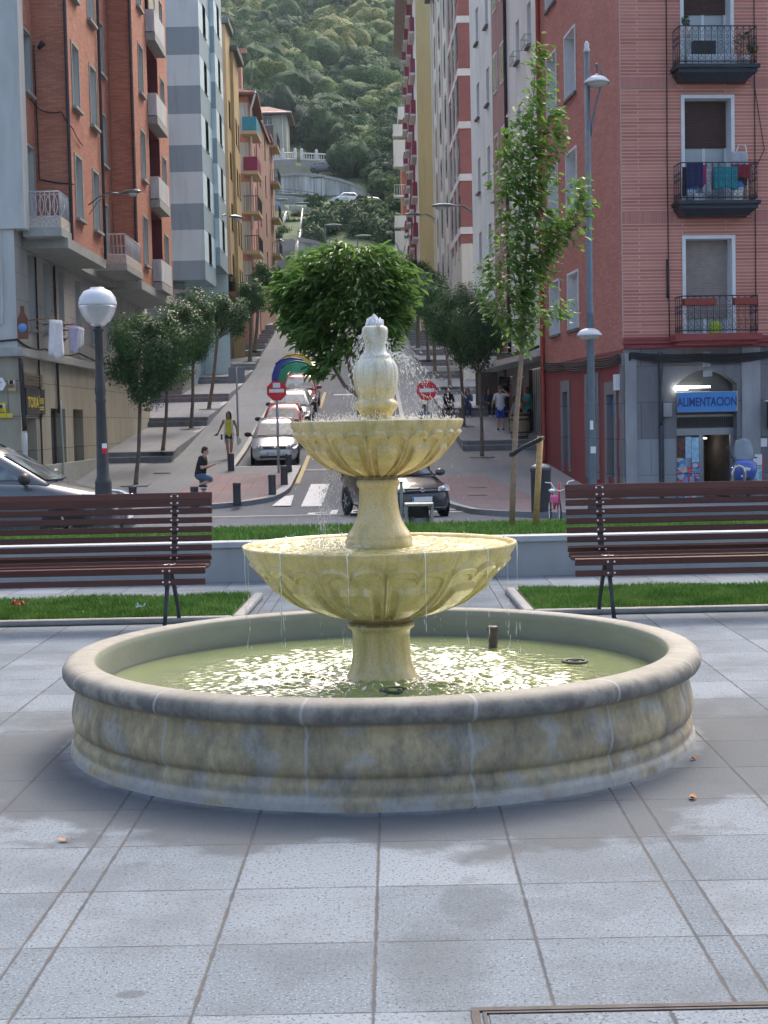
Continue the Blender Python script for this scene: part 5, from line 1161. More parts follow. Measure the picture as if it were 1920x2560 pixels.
m = MB(); FF.obox(m, us0+.02, us1-.05, .09, .112, 1.64, 2.14); sg = m.build('sign_panel', plain('sign blue', (.055, .25, .60), .45, .06, 2), SF)
MFF = Matrix(((FF.u.x, 0, FF.n.x, 0), (FF.u.y, 0, FF.n.y, 0), (0, 1, 0, 0), (0, 0, 0, 1)))
text('sign_lettering', 'ALIMENTACION', .32, plain('sign lettering blue', (.02, .05, .22), .5), SF, Matrix.Translation(FF.p((us0+us1)/2-.02, .114, 1.88)) @ MFF, .003, .68, bold=.008)
m = MB(); FF.obox(m, us0-.05, us0+.88, .02, .09, 2.26, 2.31); FF.obox(m, us0-.06, us0+.28, .04, .12, 2.21, 2.27); m.build('strip_lamp', emis('lit tube', (1, .97, .85), 6), SF)
m = MB(); FF.obox(m, us0+1.0, us0+1.25, k-1.3, k-1.1, .9, .93); m.build('ceiling_lamp', emis('shop lamp', (1, .95, .85), 5), SF)
m = MB(); FF.obox(m, uc-.1, uc+.12, .02, .12, 2.55, 2.7); m.build('wall_lamp', M_al, SF, bevel=.01)
m = MB()
for i in range(26): FF.obox(m, us0+.03+i*.058, us0+.05+i*.058, k+.09, k+.1, 1.25, 1.48)
m.build('grille', M_bk, SF)
t_ = NT('poster print'); p = t_.uv(); v = t_.n('TexVoronoi'); t_.l(t_.mapping(p, (7, 9, 1)), v.inputs['Vector']); v.inputs['Scale'].default_value = 1; n = t_.noise(p, 6, 3)
t_.col(t_.ramp(t_.math('ADD', t_.math('MULTIPLY', t_.sep(v.outputs['Color'])[0], .75), t_.math('MULTIPLY', n, .3)), [(.15, (.03, .05, .25)), (.35, (.15, .4, .7)), (.5, (.7, .75, .8)), (.68, (.6, .08, .1)), (.8, (.75, .78, .8)), (.95, (.5, .35, .15))])); t_.rough(.4); M_post = t_.m
for (a, b, c, d, mt) in ((0, .28, .45, .95, plain('dark poster', (.12, .05, .04), .5, .9, 12)), (.29, .45, .2, .98, plain('ice poster', (.4, .6, .75), .5, .2, 8)), (.46, .65, .3, .96, plain('ice poster2', (.35, .62, .8), .5, .25, 8)), (0, .45, .02, .43, M_post), (.0, .66, -.72, .0, M_post), (.47, .66, .02, .28, M_post)):
    m = MB(); FF.obox(m, us0+.02+a, us0+.02+b, k+.11, k+.115, c, d); m.build('poster', mt, SF)
m = MB(); FF.obox(m, us0+.02, us0+.68, k+.02, k+.1, -.7, 1.02); m.build('window_pane', M_glass, SF)
# advert board standing right of the door
a = uF(1848, 1180); b = uF(1893, 1180); t = thing('advert_board', 'red-framed ice cream price board on the pavement right of the shop door', 'board', FF.p((a+b)/2, .5, -.45)); m = MB(); FF.obox(m, a, b, .45, .5, -.55, .42); m.build('frame', M_red, t, bevel=.01)
m = MB(); FF.obox(m, a+.04, b-.04, .5, .508, .22, .5); m.build('header', M_wh, t); m = MB(); FF.obox(m, a+.04, (a+b)/2, .5, .507, -.5, .2); m.build('price_panel', plain('brown advert', (.3, .14, .06), .5, .8, 22), t); m = MB(); FF.obox(m, (a+b)/2, b-.04, .5, .507, -.5, .2); m.build('picture_panel', plain('blue advert', (.3, .55, .75), .5, .5, 14), t)
# steel hoop barrier
a = uF(1767, 1190); b = uF(1795, 1190); m = MB(); y = 2.2; pts = [FF.p(a, y, -.55), FF.p(a, y, .12), FF.p(a+.05, y, .23), FF.p((a+b)/2, y, .27), FF.p(b-.05, y, .23), FF.p(b, y, .1), FF.p(b, y, -.55)]; m.tube(pts, .045, 10)
tag(m.build('bike_rack', plain('polished steel', (.5, .5, .48), .18, .1, 6, .9)), 'polished steel hoop rack in front of the shop door', 'bike rack')
# ------------------------------------------------------------------ the other buildings on the left side
def wallmat(n, c, v=.08):
    t = NT(n); p = t.pos(); a = t.noise(t.mapping(p, (1, 1, .12)), 1.4, 6, .75); b = t.noise(p, .35, 5, .6)
    k = t.mix(t.ramp(b, [(.35, 0), (.65, 1)]), tuple(x*(1-v) for x in c), tuple(min(1, x*(1+v)) for x in c)); k = t.mix(t.ramp(a, [(.5, 0), (.78, .5)]), k, tuple(x*.5 for x in c)); t.col(k); t.rough(.85); t.bump(t.noise(p, 12, 3), .15, .01); return t.m
def simple_windows(par, f, ds, zs, w, h, glassm=None, frame=None, depth=.16, sill=True):
    hs = [(f.atD(d)-w/2, f.atD(d)+w/2, z, z+h) for d in ds for z in zs]
    for hh in hs:
        u0, u1, z0, z1 = hh; m = MB(); k = -depth
        for P in ((u0, 0, z0, u0, k, z0, u0, k, z1, u0, 0, z1), (u1, 0, z0, u1, k, z0, u1, k, z1, u1, 0, z1), (u0, 0, z1, u0, k, z1, u1, k, z1, u1, 0, z1), (u0, 0, z0, u0, k, z0, u1, k, z0, u1, 0, z0)): m.quad(*[f.p(P[3*i], P[3*i+1], P[3*i+2]) for i in range(4)], 0)
        if sill: f.obox(m, u0-.05, u1+.05, -.02, .07, z0-.06, z0, 0)
        f.obox(m, (u0+u1)/2-.03, (u0+u1)/2+.03, k, k+.05, z0, z1, 0)
        o = m.build('window', frame or M_lg, par); g = MB(); g.quad(f.p(u0, k+.01, z0), f.p(u1, k+.01, z0), f.p(u1, k+.01, z1), f.p(u0, k+.01, z1)); g.build('glass', glassm or M_glass, o)
    return hs
def roofm(n, c): return plain(n, c, .8, .2, 3)
# grey banded building
M_b1 = wallmat('pale blue grey render', (.52, .67, .70), .03); M_b2 = wallmat('slate blue grey render', (.24, .34, .39), .04)
G = thing('banded_apartment_building', 'modern apartment tower in pale and slate grey bands, second on the left', 'building', (-14, 80, 0))
def bands(ys, px, D): return [at(px, y, D).z for y in ys]
b1 = bands((700, 652, 575, 509, 430, 363, 285, 214, 137, 67), 455, 76); st = b1[2]-b1[0]
zz = b1[:] 
while zz[-1] < 34: zz.append(zz[-2]+(zz[-1]-zz[-3]) if False else zz[-1]+(zz[-1]-zz[-2] if False else (1.36 if len(zz) % 2 == 0 else 1.46)))
G1 = Face((-8.72, 76), (-8.66, 80.4)); G0 = Face((-20, 76), (-8.72, 76)); G2f = Face((-8.66, 80.4), (-8.42, 80.4)); G2 = Face((-8.42, 80.4), (-8.5, 85.2))
m = MB(); hs1 = [(G1.atD(77.6), G1.atD(78.8), z, z+1.55) for z in [zz[i]+.05 for i in range(1, len(zz)-2, 2)]]; hs2 = [(G2.atD(82.2), G2.atD(83.6), z+1.2, z+2.8) for z in [zz[i]+.05 for i in range(1, len(zz)-2, 2)]]
for i in range(len(zz)-1):
    a, b = zz[i], zz[i+1]; mi = 1 if i % 2 == 0 else 0
    wall(m, G0, 0, G0.L, a, b, (), mi); wall(m, G1, 0, G1.L, a, b, hs1, mi)
z2 = [z+1.15 for z in zz]
for i in range(len(z2)-1): mi = 1 if i % 2 == 0 else 0; wall(m, G2f, 0, G2f.L, z2[i], z2[i+1], (), mi); wall(m, G2, 0, G2.L, z2[i], z2[i+1], hs2, mi)
f = Face((-8.5, 85.2), (-20, 85.2)); wall(m, f, 0, f.L, 0, 34, (), 0); f = Face((-20, 85.2), (-20, 76)); wall(m, f, 0, f.L, 0, 34, (), 0)
m.quad((-20, 76, zz[0]), (-8.72, 76, zz[0]), (-8.66, 80.4, zz[0]), (-20, 80.4, zz[0]), 1); m.quad((-20, 80.4, z2[0]), (-8.42, 80.4, z2[0]), (-8.5, 85.2, z2[0]), (-20, 85.2, z2[0]), 1)
m.quad((-20, 76, 34), (-8.6, 76, 34), (-8.5, 85.2, 34), (-20, 85.2, 34), 0); m.build('wall', [M_b1, M_b2], G)
def panes(par, f, hs, k=-.12, mt=None):
    for (u0, u1, z0, z1) in hs:
        g = MB(); g.quad(f.p(u0, k, z0), f.p(u1, k, z0), f.p(u1, k, z1), f.p(u0, k, z1)); f.obox(g, u0, u0+.07, k, 0, z0, z1); f.obox(g, u0-.03, u1+.03, k, .04, z0-.05, z0); g.build('window', [mt or M_glass], par)
panes(G, G1, hs1); panes(G, G2, hs2)
m = MB(); m.bb(-20, -9.9, 77.2, 85, 2, zz[0]-.02); m.build('ground_floor_wall', M_b2, G)
m = MB(); m.tube([(-10.4, 76.6, zz[0]-.5), (-9.6, 76.9, zz[0]-.5), (-9.5, 77, zz[0]-2.5)], .12, 8); m.tube([(-11.4, 76.8, zz[0]-.4), (-10.5, 76.8, zz[0]-.6), (-10.4, 77, 4)], .1, 8); m.build('vent_pipe', M_lg, G)
# ochre building
M_oc = wallmat('ochre render', (.46, .34, .17), .08); M_oc2 = wallmat('pinkish ochre render', (.50, .34, .22), .06); M_rf = roofm('grey roof edge', (.12, .14, .15)); M_tile = roofm('clay roof', (.20, .09, .075))
O = thing('ochre_apartment_building', 'narrow ochre apartment block with dark roof edge, third on the left', 'building', (-12, 95, 0))
O0 = Face((-20, 90), (-8.78, 90)); O1 = Face((-8.78, 90), (-8.78, 92.6)); O2f = Face((-8.78, 92.6), (-8.6, 92.6)); O2 = Face((-8.6, 92.6), (-8.66, 96.5))
m = MB(); zt = at(560, 60, 90).z; zt2 = at(592, 128, 92.6).z; nf = int((zt-10)/3.05)
h1 = [(O1.atD(90.9), O1.atD(92), 10.2+3.05*i, 11.8+3.05*i) for i in range(nf)]; h2 = [(O2.atD(d)-.5, O2.atD(d)+.5, 9.6+3.05*i, 11.2+3.05*i) for i in range(4) for d in (93.8, 95.6)]
zb = at(520, 686, 90).z
wall(m, O0, 0, O0.L, zb, zt, (), 1); wall(m, O1, 0, O1.L, zb, zt, h1); wall(m, O2f, 0, O2f.L, zb-.8, zt2); wall(m, O2, 0, O2.L, zb-.8, zt2, h2); m.quad((-20, 90, zb), (-8.8, 90, zb), (-8.8, 92.6, zb), (-20, 92.6, zb)); m.quad((-20, 92.6, zb-.8), (-8.6, 92.6, zb-.8), (-8.66, 96.5, zb-.8), (-20, 96.5, zb-.8))
f = Face((-8.66, 96.5), (-20, 96.5)); wall(m, f, 0, f.L, 5, zt2); m.build('wall', [M_oc, M_oc2], O)
m = MB(); m.bb(-20, -9.4, 90.4, 96.5, 3, zb); m.build('ground_floor_wall', wallmat('dark brown stone', (.16, .14, .12)), O)  # ground floor in a dark brown of its own
m = MB(); m.bb(-20, -8.55, 89.7, 92.8, zt, zt+.35); m.bb(-20, -8.3, 92.4, 96.8, zt2, zt2+.35); m.build('roof', M_rf, O, bevel=.03); panes(O, O1, h1); panes(O, O2, h2)
# salmon building with coloured balconies
M_sal = wallmat('salmon render', (.50, .26, .21), .08); P_ = thing('salmon_apartment_building', 'salmon pink apartment block with stacked coloured balconies, fourth on the left', 'building', (-12, 110, 0))
P0 = Face((-20, 104), (-8.72, 104)); P1 = Face((-8.72, 104), (-8.85, 111.5)); zt = at(612, 236, 104).z; m = MB(); z0 = at(620, 632, 104).z
wall(m, P0, 0, P0.L, 6, zt); hP = [(P1.atD(d)-.5, P1.atD(d)+.5, z0+.4+2.98*i, z0+2.4+2.98*i) for i in range(5) for d in (110.3,)]; wall(m, P1, 0, P1.L, 6, zt, hP); f = Face((-8.85, 111.5), (-20, 111.5)); wall(m, f, 0, f.L, 6, zt); m.build('wall', M_sal, P_); panes(P_, P1, hP)
m = MB(); e = .7; m.add([(-20, 103.2, zt), (-8.0, 103.2, zt), (-8.3, 112, zt), (-20, 112, zt), (-15, 106, zt+1.9), (-15, 110, zt+1.9), (-20, 103.2, zt-.15), (-8.0, 103.2, zt-.15), (-8.3, 112, zt-.15), (-20, 112, zt-.15)], [(0, 1, 4), (1, 2, 5, 4), (2, 3, 5), (6, 9, 8, 7), (0, 6, 7, 1), (1, 7, 8, 2)]); m.build('roof', M_tile, P_)
m = MB(); m.tube([(-8.1, 103.2, zt), (-8.5, 103.9, zt-1), (-8.6, 103.9, zt-9)], .07, 6); m.build('gutter_pipe', M_wt, P_); m = MB(); m.bb(-9.6, -9.2, 105, 106, zt, zt+3.0); m.bb(-9.7, -8.8, 104.8, 105, zt+3.0, zt+3.3); m.build('chimney', M_sal, P_)
M_slabc = plain('cream balcony slab', (.50, .40, .24), .8, .1, 4)
tops = [(865, .05), (1115, .05), (1360, .0), (1610, 0)]
cols = [plain('blue balcony cover', (.03, .25, .36), .6, .1, 5), plain('maroon balcony cover', (.22, .02, .08), .6, .1, 5), None, None, None]
zs_ = [at(630, 336-9, 103).z-2.68*i*1.0 for i in range(5)]
for i, z in enumerate(zs_):
    m = MB(); m.bb(-9.1, -8.05, 102.9, 106.4, z-.22, z); s = m.build('balcony_slab', M_slabc, P_)
    m = MB()
    if cols[i]: m.bb(-9.05, -8.1, 102.95, 103.0, z, z+.95); m.bb(-8.15, -8.1, 103.0, 106.3, z, z+.95); m.build('balcony_cover', cols[i], s)
    else:
        f = Face((-9.3, 108), (-9.3, 110)); 
        for k in range(7): m.box((-9.05+k*.155, 102.98, z+.5), (.03, .03, 1.0))
        for k in range(22): m.box((-8.12, 103+k*.155, z+.5), (.03, .03, 1.0))
        m.box((-8.6, 102.98, z+1.0), (1.0, .05, .05)); m.box((-8.12, 104.7, z+1.0), (.05, 3.4, .05)); m.build('railing', M_blackb, s)
    m = MB(); m.bb(-8.9, -8.75, 103.96, 103.99, z, z+2.1); m.bb(-9.7, -8.95, 103.965, 103.99, z, z+2.1); m.build('balcony_door', [M_lg], s)
# brown pink building beyond, with its own balconies
M_brp = wallmat('brown pink render', (.33, .20, .165), .08); Q_ = thing('brown_apartment_building', 'brownish pink apartment block before the hill, fifth on the left', 'building', (-12, 128, 0))
Q0 = Face((-20, 112.5), (-8.85, 112.5)); Q1 = Face((-8.85, 112.5), (-8.9, 125)); Q2 = Face((-8.9, 125), (-8.95, 132)); zt = at(655, 300, 115).z; m = MB(); wall(m, Q0, 0, Q0.L, 8, zt); hq = [(Q1.atD(d)-.5, Q1.atD(d)+.5, z, z+1.7) for d in (115, 121) for z in [10.6+3*i for i in range(5)]]; wall(m, Q1, 0, Q1.L, 8, zt, hq)
zt3 = at(675, 345, 126).z; wall(m, Q2, 0, Q2.L, 8, zt3); f = Face((-8.95, 132), (-20, 132)); wall(m, f, 0, f.L, 8, zt3); m.build('wall', M_brp, Q_); panes(Q_, Q1, hq)
m = MB(); m.bb(-20, -8.7, 112.2, 125, zt, zt+.3); m.bb(-20, -8.7, 125.1, 132.3, zt3, zt3+.3); m.build('roof', M_tile, Q_)
for i in range(5):
    z = at(685, 468, 129).z-3.0*i+.2+3.0; m = MB(); m.bb(-9.0, -8.25, 127, 130.5, z-.2, z); s = m.build('balcony_slab', M_slabc, Q_); m = MB()
    for k in range(20): m.box((-8.3, 127.05+k*.18, z+.5), (.035, .035, 1))
    for k in range(5): m.box((-8.9+k*.15, 127.05, z+.5), (.035, .035, 1))
    m.box((-8.3, 128.8, z+1), (.05, 3.5, .05)); m.build('railing', M_blackb, s)

# ------------------------------------------------------------------ right side, up the street
M_wr = wallmat('pale lilac grey render', (.74, .81, .81), .08); M_cob0 = plain('grey rail', (.3, .32, .34), .5, .1, 5, .4); M_pk = wallmat('dusty pink render', (.36, .22, .22), .08)
H = thing('white_apartment_building', 'pale grey rendered apartment block with small windows, second on the right', 'building', (10, 58, 0))
HS = Face((5.40, 50.3), (4.14, 66.2), True); zt = 27
m = MB(); hd = [(51.9, .7), (54.2, .7), (61.3, .75), (64.0, .75)]; hz = [4.9+3.1*i for i in range(6)]
hh = [(HS.atD(d)-w/2, HS.atD(d)+w/2, z, z+1.45) for d, w in hd for z in hz]; bay = (HS.atD(56.5), HS.atD(60))
wall(m, HS, 0, HS.L, 3.8, zt, hh); f = Face((4.14, 66.2), (16, 67.2)); wall(m, f, 0, f.L, 0, zt); m.build('wall', M_wr, H)
m = MB(); HS.obox(m, bay[0], bay[1], -.1, .02, 3.9, zt-.5); m.build('pink_bay', M_pk, H)
for h in hh: window(H, HS, h, .22, M_wr, None, 0, 0, .12, M_darkslab, M_wt, .4, M_shutg)
h3 = [(u-.45, u+.45, z, z+1.5) for u in (bay[0]+.9, bay[1]-.9) for z in hz]
for u0, u1, z0, z1 in h3: m = MB(); HS.obox(m, u0, u1, .02, .05, z0, z1); o = m.build('window', M_wt, H); m = MB(); HS.obox(m, u0+.08, u1-.08, .05, .06, z0+.08, z1-.1); m.build('glass', M_glass, o)
for d in (54.2, 51.9):
    for z in hz[1:5:2]: m = MB(); railing(m, HS, HS.atD(d)-.4, HS.atD(d)+.4, 0, .22, z-.1, .4, .18, .008); m.build('railing', M_cob0, H)
m = MB(); cable(m, [HS.p(bay[0]-.15, .1, zt), HS.p(bay[0]-.15, .1, 4)], .06); cable(m, [HS.p(.2, .1, 3.95), HS.p(8, .1, 4.1), HS.p(15.5, .1, 4.6)], .05, .1); cable(m, [HS.p(2, .12, 3.8), HS.p(15.5, .12, 4.5)], .04, .1); m.build('cable', M_cabl, H)
m = MB(); HS.obox(m, 0, HS.L, -.05, .2, 3.62, 3.82); m.build('cornice', M_lg, H)
HG = Face((6.0, 50.3), (5.1, 66.2), True); m = MB(); m.quad(HS.p(0, 0, 3.62), HS.p(HS.L, 0, 3.62), HG.p(HG.L, 0, 3.62), HG.p(0, 0, 3.62)); m.build('soffit', M_lg, H)
gd = [(HG.atD(a), HG.atD(b), z0, z1) for a, b, z0, z1 in ((50.9, 53.2, 0, 3.2), (54.3, 57.2, .2, 3.4), (58.4, 60, .5, 3.2), (61.5, 64, .8, 3.3))]
m = MB(); wall(m, HG, 0, HG.L, -.5, 3.62, gd); f = Face((4.14, 66.2), (5.1, 66.2)); wall(m, f, 0, f.L, -.5, 3.62); m.build('ground_floor_wall', wallmat('brown grey stone base', (.20, .18, .17)), H)
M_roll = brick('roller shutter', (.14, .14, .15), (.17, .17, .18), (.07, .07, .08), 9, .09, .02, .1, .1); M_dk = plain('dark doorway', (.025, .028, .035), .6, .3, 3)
for i, h in enumerate(gd):
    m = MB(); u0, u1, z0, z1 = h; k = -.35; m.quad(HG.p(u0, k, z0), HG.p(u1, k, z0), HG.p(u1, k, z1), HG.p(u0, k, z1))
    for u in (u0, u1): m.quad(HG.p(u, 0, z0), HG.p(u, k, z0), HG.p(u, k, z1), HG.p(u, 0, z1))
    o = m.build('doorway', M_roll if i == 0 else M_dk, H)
    m = MB()
    for j in range(7): HG.obox(m, u0+(u1-u0)*j/6-.025, u0+(u1-u0)*j/6+.025, -.2, -.15, z0, z1)
    if i: m.build('bars', M_lg if i == 1 else M_pk, o)
m = MB(); m.bb(4, 16, 50.6, 66, zt, zt+.3); m.build('roof', M_darkslab, H)
# brick and white banded block
M_wb = wallmat('white string course', (.66, .66, .64), .05); M_crm = wallmat('cream render', (.62, .60, .54), .05); M_br3 = brick('plain dark red brick', (.30, .11, .10), (.34, .13, .12), (.25, .12, .11), .25, .07, .008, .1, .3)
K = thing('white_striped_brick_building', 'red brick block with white bands at each floor, third on the right', 'building', (10, 92, 0))
K0 = Face((4.40, 80), (14, 80), False); K0.n = Vector((0, -1, 0)); K1 = Face((4.40, 80), (4.24, 88), True); K2 = Face((4.24, 88), (3.95, 104), True); zt = 30; zb = at(1165, 690, 80).z
m = MB(); wall(m, K0, 0, K0.L, zb+1.7, zt); wall(m, K1, 0, K1.L, zb+1.7, zt); m.build('brick_wall', M_br3, K)
m = MB(); wall(m, K2, 0, K2.L, zb-1, zt, ()); wall(m, K0, 0, K0.L, 2, zb+1.7); wall(m, K1, 0, K1.L, 2, zb+1.7); f = Face((3.95, 104), (14, 104)); wall(m, f, 0, f.L, 2, zt); m.build('cream_wall', M_crm, K)
m = MB()
for y in (45, 177, 309, 440, 573):
    z = at(1165, y, 80).z-.25
    K0.obox(m, -.06, K0.L, 0, .06, z, z+.36); K1.obox(m, 0, K1.L, 0, .06, z, z+.36)
for u in (1.9, 4.6, 7.6): K1.obox(m, u-.16, u+.16, 0, .08, zb+1, zt)
for u in (.3, 5.2, 10.4, 15.6): K2.obox(m, u, u+.5, 0, .1, zb, zt)
m.build('white_band', M_wb, K)
kh = [(u-.5, u+.5, z, z+1.7) for u in (1.0, 3.2, 6.1) for z in [zb+2.6+2.95*i for i in range(6)]]
for u0, u1, z0, z1 in kh: m = MB(); K1.obox(m, u0, u1, .0, .03, z0, z1); m.build('window', M_glass, K)
kh = [(u, u+1.6, z, z+1.9) for u in (1.5, 6.7, 11.8) for z in [zb+1+2.95*i for i in range(7)]]
for u0, u1, z0, z1 in kh: m = MB(); K2.obox(m, u0, u1, 0, .05, z0, z1, 0); o = m.build('window', M_pk, K); m = MB(); K2.obox(m, u0+.2, u1-.2, .05, .07, z0+.2, z1-.2); m.build('glass', M_glass, o)
m = MB(); m.bb(3.5, 14, 79.5, 104.5, zt, zt+.4); m.build('roof', M_rf, K)
# yellow block with maroon balconies
M_yel2 = wallmat('yellow render', (.56, .46, .24), .05); M_mar = plain('maroon balcony', (.24, .04, .07), .6, .1, 4)
Y_ = thing('yellow_apartment_building', 'tall yellow gable with maroon balconies up its street side, fourth on the right', 'building', (8, 120, 0))
Y0 = Face((3.0, 110), (14, 110)); Y1 = Face((3.0, 110), (2.70, 140), True); zt = 35; m = MB(); wall(m, Y0, 0, Y0.L, 4, zt); m.build('gable_wall', M_yel2, Y_); m = MB(); wall(m, Y1, 0, Y1.L, 4, zt); f = Face((2.7, 140), (14, 140)); wall(m, f, 0, f.L, 8, zt); m.build('street_wall', M_wb, Y_)
m = MB(); m.bb(1.7, 14, 109.6, 140.4, zt, zt+.3); m.build('roof', roofm('pinkish eaves', (.4, .34, .34)), Y_)
for i in range(8):
    for u in (2.5, 9.5, 17, 24):
        z = 12.2+3*i; m = MB(); Y1.obox(m, u, u+3.2, 0, .35, z, z+1.05); o = m.build('balcony', M_mar, Y_); m = MB(); Y1.obox(m, u-.1, u+3.3, 0, .4, z-.15, z); m.build('slab', M_wb, o)
m = MB(); Y1.obox(m, 6.4, 6.7, 0, .15, 10, zt); Y1.obox(m, 14.2, 14.5, 0, .15, 10, zt); m.build('drain_pipe', M_mar, Y_)
# far brick block with white balconies
U_ = thing('far_brick_building', 'orange brick block with white balconies at the top of the street, fifth on the right', 'building', (6, 155, 0))
X0 = at(1003, 300, 150).x; zt = at(1000, 300, 150).z; M_br4 = wallmat('orange brown brick', (.36, .13, .075), .1)
m = MB(); m.bb(X0, X0+10, 150, 165, 8, zt); m.build('wall', M_br4, U_)
m = MB(); m.bb(X0-.3, X0+10, 149.6, 165.4, zt, zt+1.2); m.build('roof', M_wb, U_)
for i in range(7):
    z = zt-1.6-2.95*i; m = MB(); m.bb(X0-.9, X0+1.4, 148.7, 150, z-.2, z); s = m.build('balcony_slab', M_wb, U_)
    m = MB()
    if i % 3 == 1: m.bb(X0-.85, X0+1.3, 148.75, 148.8, z, z+2.4)
    elif i % 3 == 0:  m.bb(X0-.85, X0+1.3, 148.75, 148.8, z, z+.95)
    else:
        for k in range(10): m.box((X0-.8+k*.23, 148.76, z+.5), (.04, .04, 1))
        m.box((X0+.25, 148.76, z+1), (2.2, .05, .05))
    m.build('railing', M_wb, s)
# ------------------------------------------------------------------ wall-mounted and pole street lamps
M_cob = plain('cobra lamp grey', (.16, .20, .22), .35, .1, 8, .5); M_lens = plain('lamp lens', (.5, .5, .47), .2, .2, 20)
def cobra(px0, py0, px1, py1, D, label, D0=None, pole=None, big=1.0, fork=True):
    """arm from (px0,py0) at depth D0 to head tip (px1,py1) at depth D"""
    a = at(px0, py0, D0 or D); b = at(px1, py1, D); t = thing('street_lamp', label, 'street lamp', a); d = (b-a); L = d.length; u = d.normalized()
    hl = min(.85*big, L*.6); h0 = b-u*hl
    if not pole: h0.z = b.z+.02; 
    m = MB(); m.tube([a, a.lerp(h0, .3)+Z3*.05*L, a.lerp(h0, .65)+Z3*.07*L, h0], .022*big, 8)
    if fork: m.tube([a-Z3*.28, a.lerp(h0, .3)-Z3*.0, a.lerp(h0, .7)+Z3*.05*L], .014*big, 6)
    if pole: m.tube([(a.x, a.y, pole), (a.x, a.y, a.z+.1)], [.08*big, .05*big], 10)
    m.build('arm', M_cob, t); m = MB(); dd = (b-h0).normalized(); rg = []
    s = dd.cross(Z3).normalized()
    for k, (w, up, dn) in ((0, (.03, .02, .02)), (.12, (.07, .05, .03)), (.4, (.13, .09, .05)), (.75, (.14, .08, .05)), (.95, (.08, .04, .03)), (1.0, (.02, .01, .01))):
        c = h0+dd*hl*k; rg.append([c+s*(w*big*math.cos(q))+Z3*((up if math.sin(q) > 0 else dn)*big*math.sin(q)) for q in np.linspace(0, 2*math.pi, 13)[:-1]])
    m.loft(rg, smooth=True); m.build('head', M_cob, t); m = MB(); m.ell(h0+dd*hl*.66-Z3*.045*big, (.18*big, .11*big, .085*big), 12, 8, rz=math.atan2(dd.y, dd.x)); m.build('lens', M_lens, t); return t
a = FB.p(.3, 0, 0)
cobra(222, 512, 350, 478, 42.6, 'street lamp on a forked arm in front of the orange brick bays', 44)
cobra(543, 550, 607, 547, 84, 'street lamp sticking out from the grey banded building', 82, None, 1.5)
cobra(1191, 538, 1080, 515, 66, 'street lamp on a long forked arm from the pale grey building', 66.4, None, 1.35)
cobra(1088, 548, 1012, 536, 98, 'darker street lamp just below and left of the long-armed one', 99, None, 1.5)
cobra(1003, 640, 968, 566, 122, 'left lamp of the pair over the far end of the street', 122, zp(122), 1.6, False)
cobra(1008, 640, 1022, 574, 123, 'right lamp of the pair over the far end of the street', 123, zp(122), 1.6, False)
cobra(685, 607, 706, 601, 128, 'small teal street lamp beside the last left balconies', 128, None, 1.5, False)
# tall twin-lamp post by the right building
pb = gz(1482, 1262, pz, 30.5, 60); pb = Vector((at(1481, 1250, 33.4).x, 33.4, pz(33.4))); D = 33.4; top = at(1464, 128, D).z; hx = at(1492, 205, D)
M_post = plain('blue grey lamp post', (.13, .17, .20), .5, .12, 6, .3); M_whl = plain('white lamp shade', (.62, .65, .7), .35, .05, 5)
t = thing('lamp_post', 'tall blue grey lamp post with two white dished shades, before the red corner building', 'lamp post', pb)
m = MB(); m.lathe([(.105, 0), (.10, .3), (.088, 2.9), (.08, 4.3), (.085, 4.32), (.085, 4.4), (.072, 4.42), (.06, top-pb.z)], 16, pb); m.build('pole', M_post, t)
m = MB(); m.lathe([(.062, top-pb.z-.02), (.075, top-pb.z+.03), (.05, top-pb.z+.08), (.055, top-pb.z+.16), (.02, top-pb.z+.21), (0, top-pb.z+.22)], 14, pb); m.build('cap', M_whl, t)
def shade(c, s=1):
    m = MB(); r = .28*s; m.lathe([(.03, .16), (.04, .12), (.12, .105), (.21, .06), (r, -.02), (r+.01, -.05), (r-.01, -.05), (.2, .03), (0, .08)], 28, c); o = m.build('lamp_shade', M_whl, t); m = MB(); m.ell(c+Vector((0, 0, -.045)), (r*.86, r*.86, .1), 18, 8); m.build('diffuser', M_lens, o)
    return o
shade(hx+Vector((0, 0, .02)), 1); z1 = at(1470, 300, D).z; m = MB(); m.tube([(pb.x+.07, D, z1-.35), (pb.x+.09, D, z1-.1), (pb.x+.16, D, z1+.25), (hx.x+.1, D, hx.z-.05), (hx.x+.12, D, hx.z+.22), (hx.x, D, hx.z+.34), (hx.x, D, hx.z+.15)], .022, 8); m.ell((hx.x, D, hx.z+.36), (.04, .04, .05)); m.build('lamp_arm', M_post, t)
q = at(1473, 836, D); shade(Vector((q.x, D+.0, q.z+.02)), .98); m = MB(); m.lathe([(.088, -.03), (.1, 0), (.1, .2), (.09, .22)], 16, (pb.x, pb.y, q.z-.1)); m.build('bracket', M_post, t)
m = MB(); m.box((pb.x+.02, D-.1, pb.z+1.35), (.12, .01, .15)); m.box((pb.x-.01, D-.1, pb.z+1.9), (.07, .01, .2)); m.build('sticker', M_wh, t)
